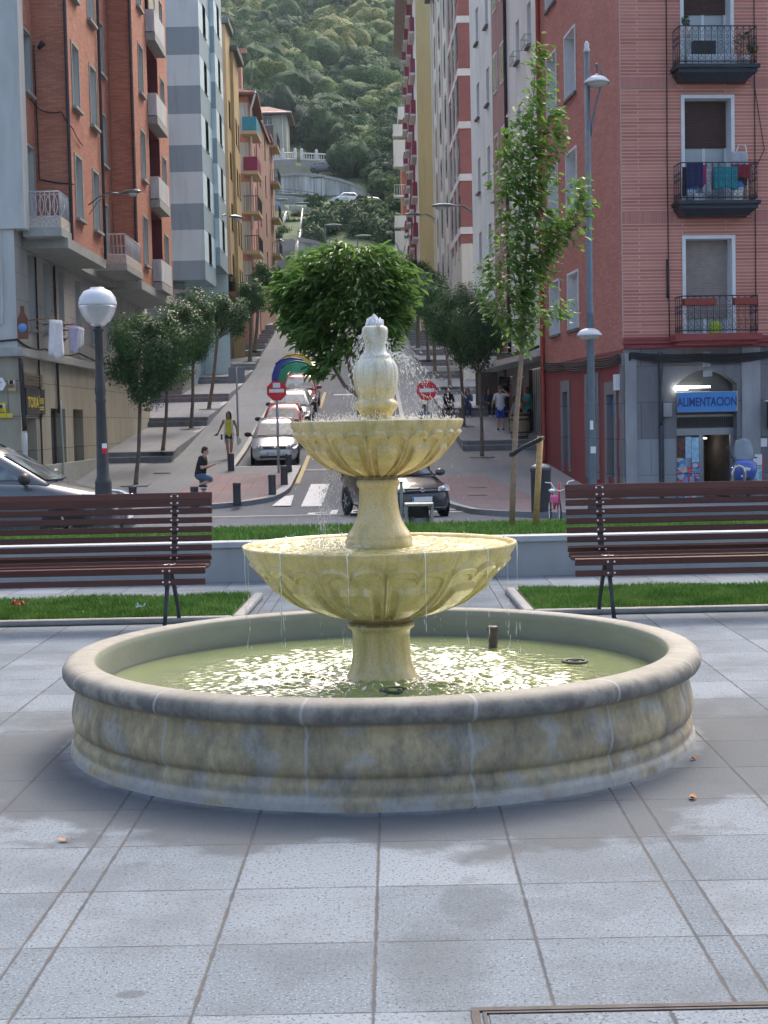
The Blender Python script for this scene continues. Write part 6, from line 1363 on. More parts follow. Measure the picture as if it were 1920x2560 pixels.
# globe lamp near the left bench
D = 19.7; g = at(244, 763, D); base = Vector((at(262, 1330, D).x, D, -.19)); r = 47.5/F*D
t = thing('globe_street_lamp', 'dark cast iron lamp post topped with a big white-capped glass globe', 'lamp post', base)
M_gl = NT('ribbed lamp glass'); M_gl.col((.55, .57, .6)); M_gl.rough(.2); M_gl.b.inputs['Transmission Weight'].default_value = .35; M_gl = M_gl.m
m = MB(); zc = g.z+.015; H0 = zc-base.z
prof = [(.17, 0), (.17, .12), (.15, .16), (.142, .22), (.12, .7), (.108, 1.0), (.112, 1.02), (.1, 1.05), (.083, 1.1), (.063, 2.05), (.07, 2.07), (.072, 2.1), (.062, 2.13), (.07, 2.18), (.075, 2.24), (.066, 2.3), (.064, 2.4), (.056, 2.44), (.05, H0-r*1.45), (.07, H0-r*1.4), (.075, H0-r*1.33), (.05, H0-r*1.27), (.04, H0-r*1.2)]
ax = Vector((g.x-base.x, 0, H0)) 
M_li = plain('lamp post iron', (.05, .055, .065), .55, .2, 10, .3, .2)
m.M = Matrix.Translation(base) @ Matrix.Rotation(math.atan2(ax.x, ax.z), 4, 'Y'); m.lathe(prof, 12, (0, 0, 0)); m.build('post', M_li, t)
m = MB(); m.lathe([(.0, r*.86), (r*.34, r*.86), (r*.36, r*.80), (r*.7, r*.66), (r*.93, r*.34), (r, 0.0), (r*.99, -.02), (.0, -.02)], 32, (g.x, D, zc)); m.build('globe_cap', M_whl, t)
m = MB(); m.lathe([(r*.98, -.02), (r*.97, -r*.2), (r*.84, -r*.55), (r*.62, -r*.88), (r*.45, -r*1.02), (r*.42, -r*1.06), (r*.3, -r*1.14), (.03, -r*1.2)], 32, (g.x, D, zc)); m.build('glass_bowl', M_gl, t)
m = MB(); m.bb(base.x+.02, base.x+.08, D-.11, D-.09, 1.28, 1.34); m.build('sticker', M_wh, t); m = MB(); m.bb(base.x+.02, base.x+.08, D-.11, D-.09, 1.21, 1.28); m.build('sticker', M_red, t)
# ------------------------------------------------------------------ the wooded hill above the street
HP = [(111.6, 7.9), (124, 9.7)]
for py, D in ((770, 138), (700, 152), (655, 168), (600, 186), (545, 205), (512, 226), (500, 240), (452, 252), (432, 262), (402, 270), (380, 282), (330, 300), (262, 330), (180, 372), (90, 425), (0, 480), (-120, 560), (-250, 660)):
    HP.append((D, at(840, py, D).z))
HP.append((900, HP[-1][1]+60))
def hz0(D): return interp(D, HP)
def hz(x, D):
    k = min(1, max(0, (D-200)/120)); return hz0(D)+k*(6*math.sin(x*.021+D*.013)+3*math.sin(x*.05-D*.03+2))*min(1, (D-200)/200 if D > 200 else 0)+max(0, abs(x)-60)*.02*k
def hillmat():
    t = NT('hillside undergrowth'); p = t.pos(); n = t.noise(p, .09, 6, .7); n2 = t.noise(p, .6, 4, .7)
    c = t.ramp(t.math('ADD', t.math('MULTIPLY', n, .6), t.math('MULTIPLY', n2, .4)), [(.35, (.025, .05, .02)), (.5, (.05, .09, .03)), (.65, (.09, .12, .045))]); t.col(c); t.rough(.95); t.bump(n2, .6, .3); return t.m
M_hill = hillmat()
xs = np.concatenate([np.linspace(-320, -60, 14), np.linspace(-50, 40, 46), np.linspace(50, 300, 14)]); ds = [111.7, 118, 124] + list(np.arange(130, 300, 4))+list(np.arange(300, 910, 12))
vs = [(x, D, hz(x, D)-(.25 if D > 115 else .8)) for D in ds for x in xs]; n = len(xs); fs = [(i*n+j, i*n+j+1, (i+1)*n+j+1, (i+1)*n+j) for i in range(len(ds)-1) for j in range(n-1)]
m = MB(); m.add(vs, fs, smooth=True); struct(m, 'hillside', M_hill)
def forestmat(name, stops):
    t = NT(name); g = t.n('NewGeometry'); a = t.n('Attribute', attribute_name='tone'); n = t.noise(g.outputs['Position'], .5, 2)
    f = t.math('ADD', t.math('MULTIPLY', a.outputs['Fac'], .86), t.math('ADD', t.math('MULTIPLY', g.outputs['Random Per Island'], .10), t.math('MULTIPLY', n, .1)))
    fine = t.noise(g.outputs['Position'], 1.7, 5, .75); t.col(t.mix(t.ramp(fine, [(.40, .55), (.6, 0)]), t.ramp(f, stops), (.008, .022, .010))); t.rough(.8); t.bump(fine, 1.0, .8); return t.m  # dark colour in the noise hollows paints shade between the leaves
M_for = forestmat('forest leaves', [(.1, (.010, .05, .020)), (.35, (.022, .095, .022)), (.6, (.055, .16, .028)), (.82, (.13, .24, .035)), (.98, (.24, .27, .06))])
def forest(spots, per, leaf):
    Vs = []; Fs = []; T = []; b = 0; nu, nv = 10, 6
    tt = np.linspace(.12, math.pi-.12, nv+1); aa = np.linspace(0, 2*math.pi, nu, endpoint=False); TT, AA = np.meshgrid(tt, aa, indexing='ij'); SP = np.stack([np.sin(TT)*np.cos(AA), np.sin(TT)*np.sin(AA), np.cos(TT)], -1).reshape(-1, 3)
    I, J = np.meshgrid(np.arange(nv), np.arange(nu), indexing='ij'); I = I.ravel(); J = J.ravel(); J2 = (J+1) % nu; SF_ = np.stack([I*nu+J, (I+1)*nu+J, (I+1)*nu+J2, I*nu+J2], 1)
    for (x, D, z, r, h, tone) in spots:
        k = 7 if r > 2.5 else 4; cc = rng.normal(size=(k, 3)); cc /= np.linalg.norm(cc, axis=1, keepdims=True); cc *= .5; cc[0] = (0, 0, .25)
        for c in cc:
            rad = rng.uniform(.42, .62); ph = rng.uniform(0, 6, 3); d = 1+.13*np.sin(SP[:, 0]*5+ph[0])+.13*np.sin(SP[:, 1]*5+ph[1]+SP[:, 2]*4)+rng.uniform(-.09, .09, len(SP))
            P = (c+SP*rad*d[:, None])*np.array([r, r, h*.55])+np.array([x, D, z+h*.5]); Vs.append(P); Fs.append(SF_+b); T.append(np.full(len(P), tone+rng.normal(0, .04))); b += len(P)
        n = per; P, N = crown_points((x, D, z+h*.55), (r*1.05, r*1.05, h*.6), n, 16, .34, .85); V, Fc = leaves_mesh(P, N, rng.uniform(leaf*.6, leaf*1.3, n)*(1 if r > 2.5 else .7), .7)
        Vs.append(V); Fs.append(Fc+b); T.append(np.full(len(V), tone)); b += len(V)
    return np.vstack(Vs), np.vstack(Fs), np.concatenate(T)
spots = []; tries = 0
while len(spots) < 800 and tries < 20000:
    tries += 1; D = 285+(560-285)*random.random()**1.15; x = random.uniform(-.135, .062)*D
    px = 960+x/D*F
    if D < 300 and x < at(790, 380, D).x: continue
    nz = .5+.35*math.sin(x*.045+D*.02)+.3*math.sin(x*.11-D*.043+1)
    r = random.uniform(3.0, 6.8)*(.8 if D < 330 else 1.1); tone = min(1, max(0, nz*.6+random.gauss(.14, .24)+(.1 if D < 360 else -.04)))
    spots.append((x, D, hz(x, D), r, r*random.uniform(1.3, 2.0), tone))
# bushes on the near slope on the right of the road and behind the house
for _ in range(120):
    D = random.uniform(256, 292); x = random.uniform(at(865, 430, D).x, at(1030, 430, D).x); r = random.uniform(1.8, 4.0); spots.append((x, D, hz(x, D)-.5, r, r*1.7, min(1, max(0, random.gauss(.55, .2)))))
for _ in range(110):
    D = random.uniform(231, 262); x = random.uniform(at(905+(262-D)*2.0, 470, D).x, at(1040, 470, D).x); r = random.uniform(1.2, 2.6); spots.append((x, D, hz(x, D)-.4, r, r*1.4, min(1, max(0, random.gauss(.45, .2)))))
for _ in range(60):
    D = random.uniform(196, 224); x = random.uniform(at(770, 550, D).x, at(1030, 550, D).x); r = random.uniform(.8, 1.6); spots.append((x, D, hz(x, D)-.4, r, r*1.3, min(1, max(0, random.gauss(.5, .2)))))
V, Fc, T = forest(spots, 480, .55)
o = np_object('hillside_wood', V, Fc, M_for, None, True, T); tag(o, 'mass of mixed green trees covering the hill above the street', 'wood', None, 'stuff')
# individual dark evergreens and lighter shrubs below the upper road
M_ever = leafmat('dark evergreen', (.018, .06, .018), (.05, .13, .03), None, .6, .1, .25); M_bark = plain('bark', (.10, .08, .06), .9, .3, 12, 0, .5)
def hill_tree(px, pyb, pyt, D, wpx, label, mat, n=5200, leaf=.5, cl=34):
    b = at(px, pyb, D); tp = at(px, pyt, D); h = tp.z-b.z; r = wpx/2/F*D; t = thing('evergreen_tree', label, 'tree', (b.x, D, b.z), 0, 'trees below the upper road')
    m = MB(); m.tube([b-Z3*1.5, b+Z3*h*.4], [.25, .12], 6); m.build('trunk', M_bark, t)
    P, N = crown_points((b.x, D, b.z+h*.5), (r*1.05, r*.8, h*.52), n, cl, .42, .72); V, Fc = leaves_mesh(P, N, rng.uniform(leaf*.5, leaf*1.2, n), .35); np_object('crown', V, Fc, mat, t)
for a in ((815, 630, 512, 192, 100, 'dark evergreen at the left end of the clump below the road', M_ever), (868, 645, 506, 196, 95, 'dark evergreen second from the left in the clump below the road', M_ever), (905, 650, 528, 190, 85, 'middle evergreen of the clump with a lower rounded top', M_ever), (945, 660, 535, 188, 90, 'evergreen right of the middle of the clump', M_ever), (990, 665, 540, 185, 100, 'evergreen at the right end of the clump near the brick block', M_ever), (780, 640, 560, 180, 70, 'small dark shrub at the lower left foot of the evergreen clump', M_ever)): hill_tree(*a)
M_shr = leafmat('pale shrub', (.05, .09, .02), (.12, .17, .05), None, .6, .1, .3)
for a in ((718, 575, 535, 205, 70, 'low light green shrub on the bank left of the evergreens', M_shr, 900, .5, 14), (745, 555, 525, 212, 80, 'yellowish bush on the bank under the road wall', M_shr, 900, .5, 14), (700, 610, 560, 182, 60, 'dark green bush above the concrete stair', M_ever, 900, .4, 14), (800, 423, 398, 266, 45, 'small green bush on top of the upper wall by the balustrade', M_shr, 400, .4, 8)): hill_tree(*a)
# retaining walls, road ledges
M_cw = blocks('streaked retaining wall', (.40, .41, .40), 6, 20, .02, (.3, .3, .3), .08, .8)
M_cw2 = plain('weathered concrete', (.36, .36, .35), .9, .25, .25, 0, .1, streak=True); M_cw3 = plain('beige concrete parapet', (.38, .35, .28), .9, .15, .5)
def streakwall(name, c):
    t = NT(name); p = t.pos(); n = t.noise(t.mapping(p, (1, 1, .07)), .9, 5, .75); c2 = t.mix(t.ramp(n, [(.38, 0), (.62, 1)]), tuple(x*.42 for x in c), c); n2 = t.noise(p, .15, 4); t.col(t.mix(t.math('MULTIPLY', n2, .4), c2, (.2, .2, .2))); t.rough(.9); return t.m
M_sw = streakwall('stained concrete', (.78, .79, .78))
def hwall(pts, name_mat, label, thick=1.2, cap=None, name='retaining_wall', post=None):
    """pts: list of (px, py_top, py_bottom, D)"""
    T = [at(a, b, d) for a, b, c, d in pts]; Bm = [at(a, c, d) for a, b, c, d in pts]; t = thing(name, label, 'wall', Bm[0]); m = MB()
    rg = [[b-Z3*2, Vector(tt), Vector(tt)+Vector((0, thick, 0)), b+Vector((0, thick, 0))-Z3*2] for tt, b in zip(T, Bm)]
    m.loft(rg, smooth=False); m.build('wall', name_mat, t)
    if cap: m = MB(); m.loft([[q+Vector((0, -.25, -.1)), q+Vector((0, -.25, .35)), q+Vector((0, thick+.2, .35)), q+Vector((0, thick+.2, -.1))] for q in T], smooth=False); m.build('coping', cap, t)
    if post:
        m = MB()
        for i in range(len(T)-1):
            k = max(2, int((T[i+1]-T[i]).length/post))
            for j in range(k): q = T[i].lerp(T[i+1], j/k); m.tube([q, q+Z3*1.05], .05, 4)
        for hh in (1.0, .55): m.tube([q+Z3*hh for q in T], .04, 4)
        m.build('railing', M_blackb, t)
    return t
hwall([(670, 444, 500, 245), (735, 437, 502, 244), (795, 440, 505, 243), (850, 452, 508, 243), (880, 462, 512, 243), (935, 500, 515, 242)], M_sw, 'big curved stained concrete retaining wall under the upper road', 1.5, M_cw2)
hwall([(660, 411, 440, 262), (770, 415, 445, 262), (838, 418, 445, 262)], M_cw3, 'low beige wall above the big stained one, below the balustrades', 1.2)
hwall([(655, 488, 512, 233), (740, 496, 518, 231), (820, 510, 524, 229), (905, 522, 534, 227), (1010, 524, 550, 226)], M_cw2, 'long thin concrete parapet of the road carrying two white cars', .8, None, 'retaining_wall', None)
hwall([(665, 484, 500, 236), (740, 492, 504, 235), (800, 500, 508, 234)], M_cw2, 'railed edge of the ramp under the stained wall', .5, None, 'retaining_wall', 2.2)
hwall([(645, 485, 532, 222), (700, 505, 530, 221), (719, 520, 532, 221)], M_cop, 'white concrete wedge at the left under the ramp', 3)
hwall([(722, 513, 536, 220), (790, 520, 536, 219), (815, 532, 540, 218)], M_cop, 'white concrete slope panel between ramp and green bank', 3)
hwall([(900, 532, 575, 215), (1020, 534, 580, 214)], M_cw2, 'pale concrete wall behind the right evergreens', 1)
hwall([(746, 602, 690, 160), (790, 610, 690, 159), (860, 632, 690, 158), (905, 652, 690, 158)], M_sw, 'stained concrete wall beside the stair, above the big leafy tree', 1.5, M_cw2, 'retaining_wall', 3)
t = hwall([(690, 597, 690, 163), (736, 597, 690, 163)], M_cw2, 'grey concrete stair block at the top of the street', 4)
m = MB()
for i in range(7): q = at(714, 604+i*4.5, 161.5-i*.0); m.box((q.x, 161.3-i*.25, q.z), (2.2, .4, .12))
m.build('steps', M_cw2, t)
for (p0, p1, D) in (((739, 655), (752, 598), 160), ((750, 592), (757, 540), 190), ((708, 565), (716, 548), 195)):
    a = at(*p0, D); b = at(*p1, D+6); m = MB()
    for i in range(9): q = a.lerp(b, i/8); m.tube([q, q+Z3*1], .04, 4)
    m.tube([a+Z3, b+Z3], .06, 5); m.tube([a+Z3*.5, b+Z3*.5], .04, 4)
    tag(m.build('handrail', M_wh), {160: 'pale handrail climbing beside the concrete stair', 190: 'pale handrail on the green bank above the stair', 195: 'short pale handrail left on the green bank'}[D], 'handrail')
# white balustrades
M_bal = plain('white balustrade', (.72, .73, .74), .6, .04, 3)
for (x0, x1, yt0, yt1, D, lb) in ((676, 738, 383, 381, 266, 'white garden balustrade below the villa, left part'), (754, 828, 382, 386, 265, 'white garden balustrade right of the gap')):
    a = at(x0, yt0, D); b = at(x1, yt1, D); h = 16/F*D; t = thing('balustrade', lb, 'balustrade', a-Z3*h); m = MB(); n = int((b-a).length/.42)
    for i in range(n+1): q = a.lerp(b, i/n); m.lathe([(.05, -h), (.1, -h*.6), (.05, -h*.3), (.06, -.1)], 6, q)
    m.build('balusters', M_bal, t); m = MB(); m.tube([a-Z3*.05, b-Z3*.05], .12, 6); m.tube([a-Z3*h, b-Z3*h], .14, 6); m.build('rail', M_bal, t); 
    for q in (a, b, a.lerp(b, .5)): m = MB(); m.box(q-Z3*(h/2-.15), (.5, .5, h+.4)); m.ell(q+Z3*.5, (.25, .25, .25), 8, 6); m.build('pier', M_bal, t)
    hwall([(x0-2, yt0+14, yt0+30, D), (x1+2, yt1+14, yt1+30, D)], M_cw2, 'short concrete wall under the '+('left' if x0 < 700 else 'right')+' balustrade', .8)
# villa
D = 274; a = at(640, 378, D); b = at(718, 378, D); t_ = at(700, 284, D).z; V_ = thing('villa', 'three-storey villa with brown walls and hipped tile roof on the hillside', 'house', (a.x, D, a.z))
M_vb = wallmat('brown villa wall', (.17, .145, .13)); M_vw = wallmat('cream villa wall', (.48, .45, .38)); f = Face((a.x-3, D), (b.x-2.4, D)); zz0 = a.z-3
wz = [(f.atD(D) if False else 0)]
def ux(px): return (at(px, 330, D).x-f.o.x)
hv = [(ux(672)-1, ux(684)-.2, at(670, 312, D).z, at(670, 293, D).z), (ux(686), ux(701), at(690, 312, D).z, at(690, 293, D).z), (ux(688), ux(702), at(690, 354, D).z, at(690, 334, D).z)]
m = MB(); zm = at(680, 357, D).z; wall(m, f, 0, f.L, zm, t_, hv); m.build('wall', M_vb, V_); m = MB(); wall(m, f, 0, f.L, zz0, zm); m.bb(b.x-2.4, b.x, D-.3, D+9, zz0, t_); m.build('cream_wall', M_vw, V_)
for h in hv: window(V_, f, h, .2, M_wt, M_wt, .15, .05, .1, M_wt, M_wt, .2, M_shutg, M_glass)
m = MB(); u0, u1, z0, z1 = hv[2]; m.lathe([(.0, 0), ((u1-u0)*.75, 0), ((u1-u0)*.75, .15)], 12, (f.p((u0+u1)/2, .1, z1+.3)), axis='Y'); m.build('arch_trim', M_vw, V_)
m = MB(); e = 1.0; x0, x1 = a.x-4, b.x+e; m.add([(x0, D-e-.5, t_), (x1, D-e-.5, t_), (x1, D+10, t_), (x0, D+10, t_), (x0+4, D+4.5, t_+2.2), (x1-4.5, D+4.5, t_+2.2), (x0, D-e-.5, t_-.3), (x1, D-e-.5, t_-.3), (x1, D+10, t_-.3), (x0, D+10, t_-.3)], [(0, 1, 5, 4), (1, 2, 5), (2, 3, 4, 5), (0, 4, 3), (6, 9, 8, 7), (0, 6, 7, 1), (1, 7, 8, 2)]); m.build('roof', M_tile, V_)
m = MB(); m.tube([(x0, D-e-.5, t_-.05), (x1, D-e-.5, t_-.05)], .12, 6); q = at(706, 285, D); m.tube([(q.x, D-.4, q.z), (q.x, D-.4, zz0)], .09, 6); m.build('gutter', M_wt, V_)
# lamps and pylons on the hill
M_teal = plain('teal lamp metal', (.10, .17, .17), .5, .1, 3)
def hill_lamp(px, pb, pt, hx, D, lb, two=False):
    b = at(px, pb, D); tp = at(px, pt, D); t = thing('hill_street_lamp', lb, 'street lamp', b, 0, 'thin street lamps on the hill'); m = MB(); m.tube([b-Z3, tp], [.1, .06], 6); e = at(hx, pt-3, D); m.tube([tp-(e-tp)*.3*0, e], .05, 5); m.build('pole', M_teal, t)
    m = MB(); d = (e-tp).normalized(); m.ell(e-d*.6, (.95, .22, .16), 10, 6); m.build('head', M_teal, t)
hill_lamp(813, 608, 565, 846, 158, 'teal lamp with its arm to the right above the concrete wall'); hill_lamp(893, 640, 592, 922, 158, 'lower teal lamp right of the first, before the evergreens')
hill_lamp(803, 500, 440, 808, 238, 'dark lamp pole standing in front of the big stained wall'); hill_lamp(739, 535, 482, 742, 225, 'tall thin lamp pole in front of the white concrete wedge'); hill_lamp(701, 545, 498, 694, 216, 'thin lamp pole left on the green bank'); hill_lamp(760, 528, 505, 764, 218, 'short lamp pole on the green bank'); hill_lamp(785, 500, 440, 782, 239, 'second dark pole against the stained wall, left of the other')
for (px, pt, pb, D, mt, lb) in ((712, -30, 48, 470, M_teal, 'green lattice pylon at the top of the hill, left'), (777, -12, 78, 450, plain('rusty lattice', (.25, .19, .14), .7), 'brown lattice pylon at the top of the hill, right')):
    b = at(px, pb, D); tp = at(px, pt, D); h = tp.z-b.z; t = thing('pylon', lb, 'pylon', b); m = MB()
    for sx in (-1, 1):
        for sy in (-1, 1): m.tube([b+Vector((sx*.8, sy*.8, -4)), tp+Vector((sx*.3, sy*.3, 0))], .1, 4)
    k = 8
    for i in range(k):
        for sx in (-1, 1): w0 = .8-.5*i/k; w1 = .8-.5*(i+1)/k; m.tube([b+Vector((sx*w0, -w0, h*i/k)), b+Vector((-sx*w1, -w1, h*(i+1)/k))], .06, 4)
    for zf in (.82, .95): m.tube([b+Vector((-2.6, 0, h*zf)), b+Vector((2.6, 0, h*zf))], .09, 4)
    m.build('lattice', mt, t)

# ------------------------------------------------------------------ street trees
M_lf = leafmat('glossy street tree leaves', (.022, .075, .022), (.06, .155, .045), (.32, .42, .36), .42, .3, 1.5)  # third, palest colour paints sheen specks onto some leaves
M_lf2 = leafmat('large lanceolate leaves', (.038, .095, .02), (.11, .205, .045), (.25, .33, .10), .4, .45, 3)
M_lf3 = leafmat('young tree leaves', (.05, .12, .02), (.13, .24, .05), (.36, .36, .12), .45, .4, 4)
M_tr = plain('grey brown bark', (.15, .125, .10), .9, .3, 10, 0, .5); M_tr2 = plain('pale young bark', (.30, .215, .15), .85, .25, 14, 0, .4)
GRP = 'round-headed street trees on the terraces'
def street_tree(bx, by, zf, cx, cy, rx, ry, label, n, leaf, zfun=None, fork=True):
    b = gz(bx, by, zf, 40); D = b.y; c = at(cx, cy, D); r = rx/F*D; rz_ = ry/F*D; t = thing('street_tree', label, 'tree', b, 0, GRP)
    m = MB(); low = Vector((c.x, D, c.z-rz_*.95)); k = .045*D/47 if D > 47 else .05
    kn = Vector((b.x*.55+low.x*.45, D, low.z-.02)); m.tube([b-Z3*.1, b+Z3*.12, b.lerp(kn, .4)+Vector((.03, 0, 0)), kn], [k*2.0, k*1.4, k*1.15, k*1.05], 8)
    for i in range(6):
        a = i*1.05+.4; e = c+Vector((math.cos(a)*r*.6, math.sin(a)*r*.6, -rz_*.1+.25*rz_*(i % 2))); m.tube([kn, kn.lerp(e, .4)+Vector((math.cos(a), math.sin(a), 0))*.12*r, e], [k*.7, k*.5, k*.2], 6)
    m.build('trunk', M_tr, t); P, N = crown_points(c, (r, r, rz_), int(n*1.45), 46, .34, .74); V, Fc = leaves_mesh(P, N, rng.uniform(leaf*.7, leaf*1.35, len(P)), .55); np_object('crown', V, Fc, M_lf, t)
    m = MB(); m.box((b.x, b.y, b.z+.02), (.85, .8, .012), rx=math.atan(.075)); m.build('tree_pit', M_side, t)
lt = lambda D: tz(D, LT); rt = lambda D: tz(D, RT)
street_tree(340, 1213, pz, 367, 885, 110, 128, 'round street tree nearest on the left, beside the globe lamp', 15000, .085)
street_tree(408, 1129, lt, 440, 838, 75, 90, 'second round street tree on the left, close behind the first', 9000, .085)
street_tree(478, 1072, lt, 492, 815, 70, 92, 'third round street tree on the left', 8000, .09)
street_tree(523, 1023, lt, 572, 787, 58, 62, 'fourth left street tree, crown leaning right over the steps', 6500, .10)
street_tree(625, 904, lt, 632, 742, 42, 48, 'fifth left street tree, small and high on the steps', 3800, .13)
street_tree(637, 882, lt, 664, 690, 42, 40, 'sixth left street tree, highest before the big leafy tree', 3400, .14)
street_tree(1205, 1142, rt if False else pz, 1190, 825, 88, 112, 'round street tree nearest on the right, below the seated people', 12500, .085)
street_tree(1159, 1066, rt, 1140, 800, 82, 95, 'second right street tree, dark crown above the seated women', 8500, .09)
street_tree(1125, 985, rt, 1100, 775, 62, 85, 'third right street tree, partly hidden by the second', 6000, .11)
street_tree(1087, 945, rt, 1078, 745, 52, 70, 'fourth right street tree further up the steps', 4600, .12)
street_tree(1071, 905, rt, 1055, 730, 48, 62, 'fifth right street tree, beside the big leafy tree', 4000, .13)
street_tree(1045, 870, rt, 1040, 690, 45, 48, 'highest right street tree, dark against the yellow gable', 3500, .14)
# big leafy tree in the turf bed behind the fountain
D = 15.75; b = at(903, 1330, D); b.z = .36; t = thing('leafy_tree', 'broad green leafy tree growing behind the fountain urn', 'tree', b)
m = MB(); fk = at(900, 1015, D); p1 = at(897, 985, D)
m.tube([b, b.lerp(fk, .5)+Vector((.02, 0, 0)), fk, p1], [.045, .036, .032, .03], 10)
LIM = [[(897, 990), (862, 965), (838, 925), (824, 890), (810, 830), (790, 760)], [(897, 985), (878, 940), (868, 895), (858, 820), (850, 720)], [(900, 985), (905, 900), (915, 800), (930, 700)], [(900, 985), (935, 900), (965, 830), (985, 760)]]
for i, L in enumerate(LIM): k = len(L); m.tube([at(x, y, D+(0, .12, -.1, .1)[i]*j/k*2) for j, (x, y) in enumerate(L)], [.02*(1-.75*j/k)+.003 for j in range(k)], 8)
m.build('trunk', M_tr, t)
pts = []; nrm = []; lobes = [(860, 700, 150, 85), (760, 740, 85, 75), (840, 800, 120, 70), (950, 720, 110, 85), (955, 820, 60, 55), (800, 850, 60, 40), (980, 770, 50, 65), (720, 720, 45, 40), (860, 640, 90, 35), (815, 905, 45, 45), (930, 640, 70, 30), (900, 860, 60, 35), (775, 830, 55, 45), (960, 880, 30, 25), (700, 690, 25, 18), (1005, 800, 22, 30), (800, 640, 30, 16), (1000, 690, 25, 25), (740, 790, 25, 20), (690, 760, 20, 14), (860, 615, 22, 12), (930, 620, 16, 10)]
for (x, y, a, bb_) in lobes:
    c = at(x, y, D+random.uniform(-.2, .3)); n = int(a*bb_*.105); P, N = crown_points(c, (a/F*D, a/F*D*.85, bb_/F*D), n, 16, .5, .75); pts.append(P); nrm.append(N)
for _ in range(130):
    a = random.uniform(0, 6.28); ex = at(862+math.cos(a)*random.uniform(130, 172), 745+math.sin(a)*random.uniform(105, 150)+(20 if math.cos(a) < 0 else 0), D+random.uniform(-.4, .4)); c0 = at(862, 760, D); dr = (ex-c0).normalized()
    q = np.array([tuple(ex-dr*random.uniform(0, .22)+Vector((random.gauss(0, .03), random.gauss(0, .03), random.gauss(0, .03)))) for _ in range(13)]); pts.append(q); nrm.append(q*0+1)
P = np.vstack(pts); N = np.vstack(nrm); n = len(P)
def droop_leaves(P, size, aspect):
    n = len(P); out = P-np.array([b.x, b.y, 0])[None]; out[:, 2] = 0; out /= np.linalg.norm(out, axis=1, keepdims=True)+1e-6
    d = out*.8+rng.normal(size=(n, 3))*.45; d[:, 2] = rng.uniform(-.9, .35, n); d /= np.linalg.norm(d, axis=1, keepdims=True); up = np.array([0, 0, 1.0])+rng.normal(size=(n, 3))*.25
    s = np.cross(d, up); s /= np.linalg.norm(s, axis=1, keepdims=True); nn = np.cross(s, d); S_ = size[:, None]; w = S_*aspect
    v = [P, P+d*S_*.35+s*w*.5+nn*S_*.05, P+d*S_*.75+s*w*.38-nn*S_*.0, P+d*S_-nn*S_*.18, P+d*S_*.75-s*w*.38, P+d*S_*.35-s*w*.5+nn*S_*.05]
    V = np.stack(v, 1).reshape(-1, 3); F1 = np.arange(n)[:, None]*6+np.array([[0, 1, 2, 3]]); F2 = np.arange(n)[:, None]*6+np.array([[0, 3, 4, 5]]); return V, np.vstack([F1, F2])
V, Fc = droop_leaves(P, rng.uniform(.065, .14, n), .30); np_object('crown', V, Fc, M_lf2, t)
# slim young tree tied to a stake
D = 15.8; b = at(1279, 1312, D); b.z = .36; t = thing('young_tree', 'slim young tree with sparse pale green leaves tied to a stake', 'tree', b)
m = MB(); main = [(1279, 1312), (1284, 1180), (1290, 1050), (1303, 900), (1310, 780), (1316, 600), (1322, 450), (1330, 300), (1338, 180), (1345, 110)]; k = len(main)
m.tube([at(x, y, D) if j else b for j, (x, y) in enumerate(main)], [.034, .03, .028, .024, .02, .015, .011, .008, .005, .003], 10)
br = [[(1305, 880), (1275, 810), (1240, 740), (1225, 690)], [(1306, 860), (1335, 800), (1375, 780), (1415, 770)], [(1308, 830), (1295, 740), (1275, 640), (1265, 520), (1262, 420)], [(1310, 800), (1340, 700), (1370, 600), (1385, 520)], [(1312, 760), (1290, 640), (1300, 500), (1300, 380), (1310, 260)], [(1314, 700), (1370, 620), (1420, 540), (1450, 480)], [(1316, 640), (1350, 520), (1362, 420), (1395, 330)], [(1320, 500), (1345, 400), (1350, 260), (1360, 200)], [(1308, 845), (1260, 790), (1225, 760), (1208, 740)], [(1316, 660), (1400, 600), (1440, 570), (1462, 545)], [(1312, 780), (1260, 700), (1235, 660), (1215, 660)], [(1318, 560), (1285, 470), (1275, 380), (1270, 330)]]
pts = []
for i, L in enumerate(br):
    P_b = [at(x, y, D+(.15 if i % 2 else -.12)*j/3*((i % 3)+1)*.6) for j, (x, y) in enumerate(L)]; P_b[0] = at(L[0][0], L[0][1], D); m.tube(P_b, [.010*(1-.8*j/(len(P_b)-1)) for j in range(len(P_b))], 6)
    for q0, q1 in zip(P_b[:-1], P_b[1:]):
        for _ in range(int((q1-q0).length*190)): q = q0.lerp(q1, random.random()); s = random.gauss(0, .045); pts.append((q.x+random.gauss(0, .06), q.y+random.gauss(0, .08), q.z+random.gauss(0, .07)))
m.build('trunk', M_tr2, t)
for (x, y), (x2, y2) in zip(main[4:-1], main[5:]):
    q0, q1 = at(x, y, D), at(x2, y2, D)
    for _ in range(int((q1-q0).length*120)): q = q0.lerp(q1, random.random()); pts.append((q.x+random.gauss(0, .07), q.y+random.gauss(0, .07), q.z+random.gauss(0, .05)))
for (x, y, rr, n) in ((1345, 130, 28, 60), (1350, 200, 38, 90), (1390, 290, 30, 80), (1395, 340, 28, 60), (1262, 460, 40, 110), (1275, 380, 35, 80), (1320, 330, 60, 160), (1310, 430, 75, 220), (1330, 560, 90, 200), (1440, 470, 38, 110), (1460, 520, 32, 100), (1390, 560, 55, 160), (1240, 680, 50, 120), (1400, 780, 24, 50), (1350, 690, 60, 120), (1270, 600, 55, 110)):
    c = at(x, y, D); r_ = rr/F*D
    for _ in range(n//2): d = Vector((random.gauss(0, 1), random.gauss(0, 1), random.gauss(0, 1))).normalized()*r_*random.random()**.5; pts.append(tuple(c+d))
P = np.array(pts); n = len(P); V, Fc = droop_leaves(P, rng.uniform(.05, .092, n), .64); np_object('crown', V, Fc, M_lf3, t)
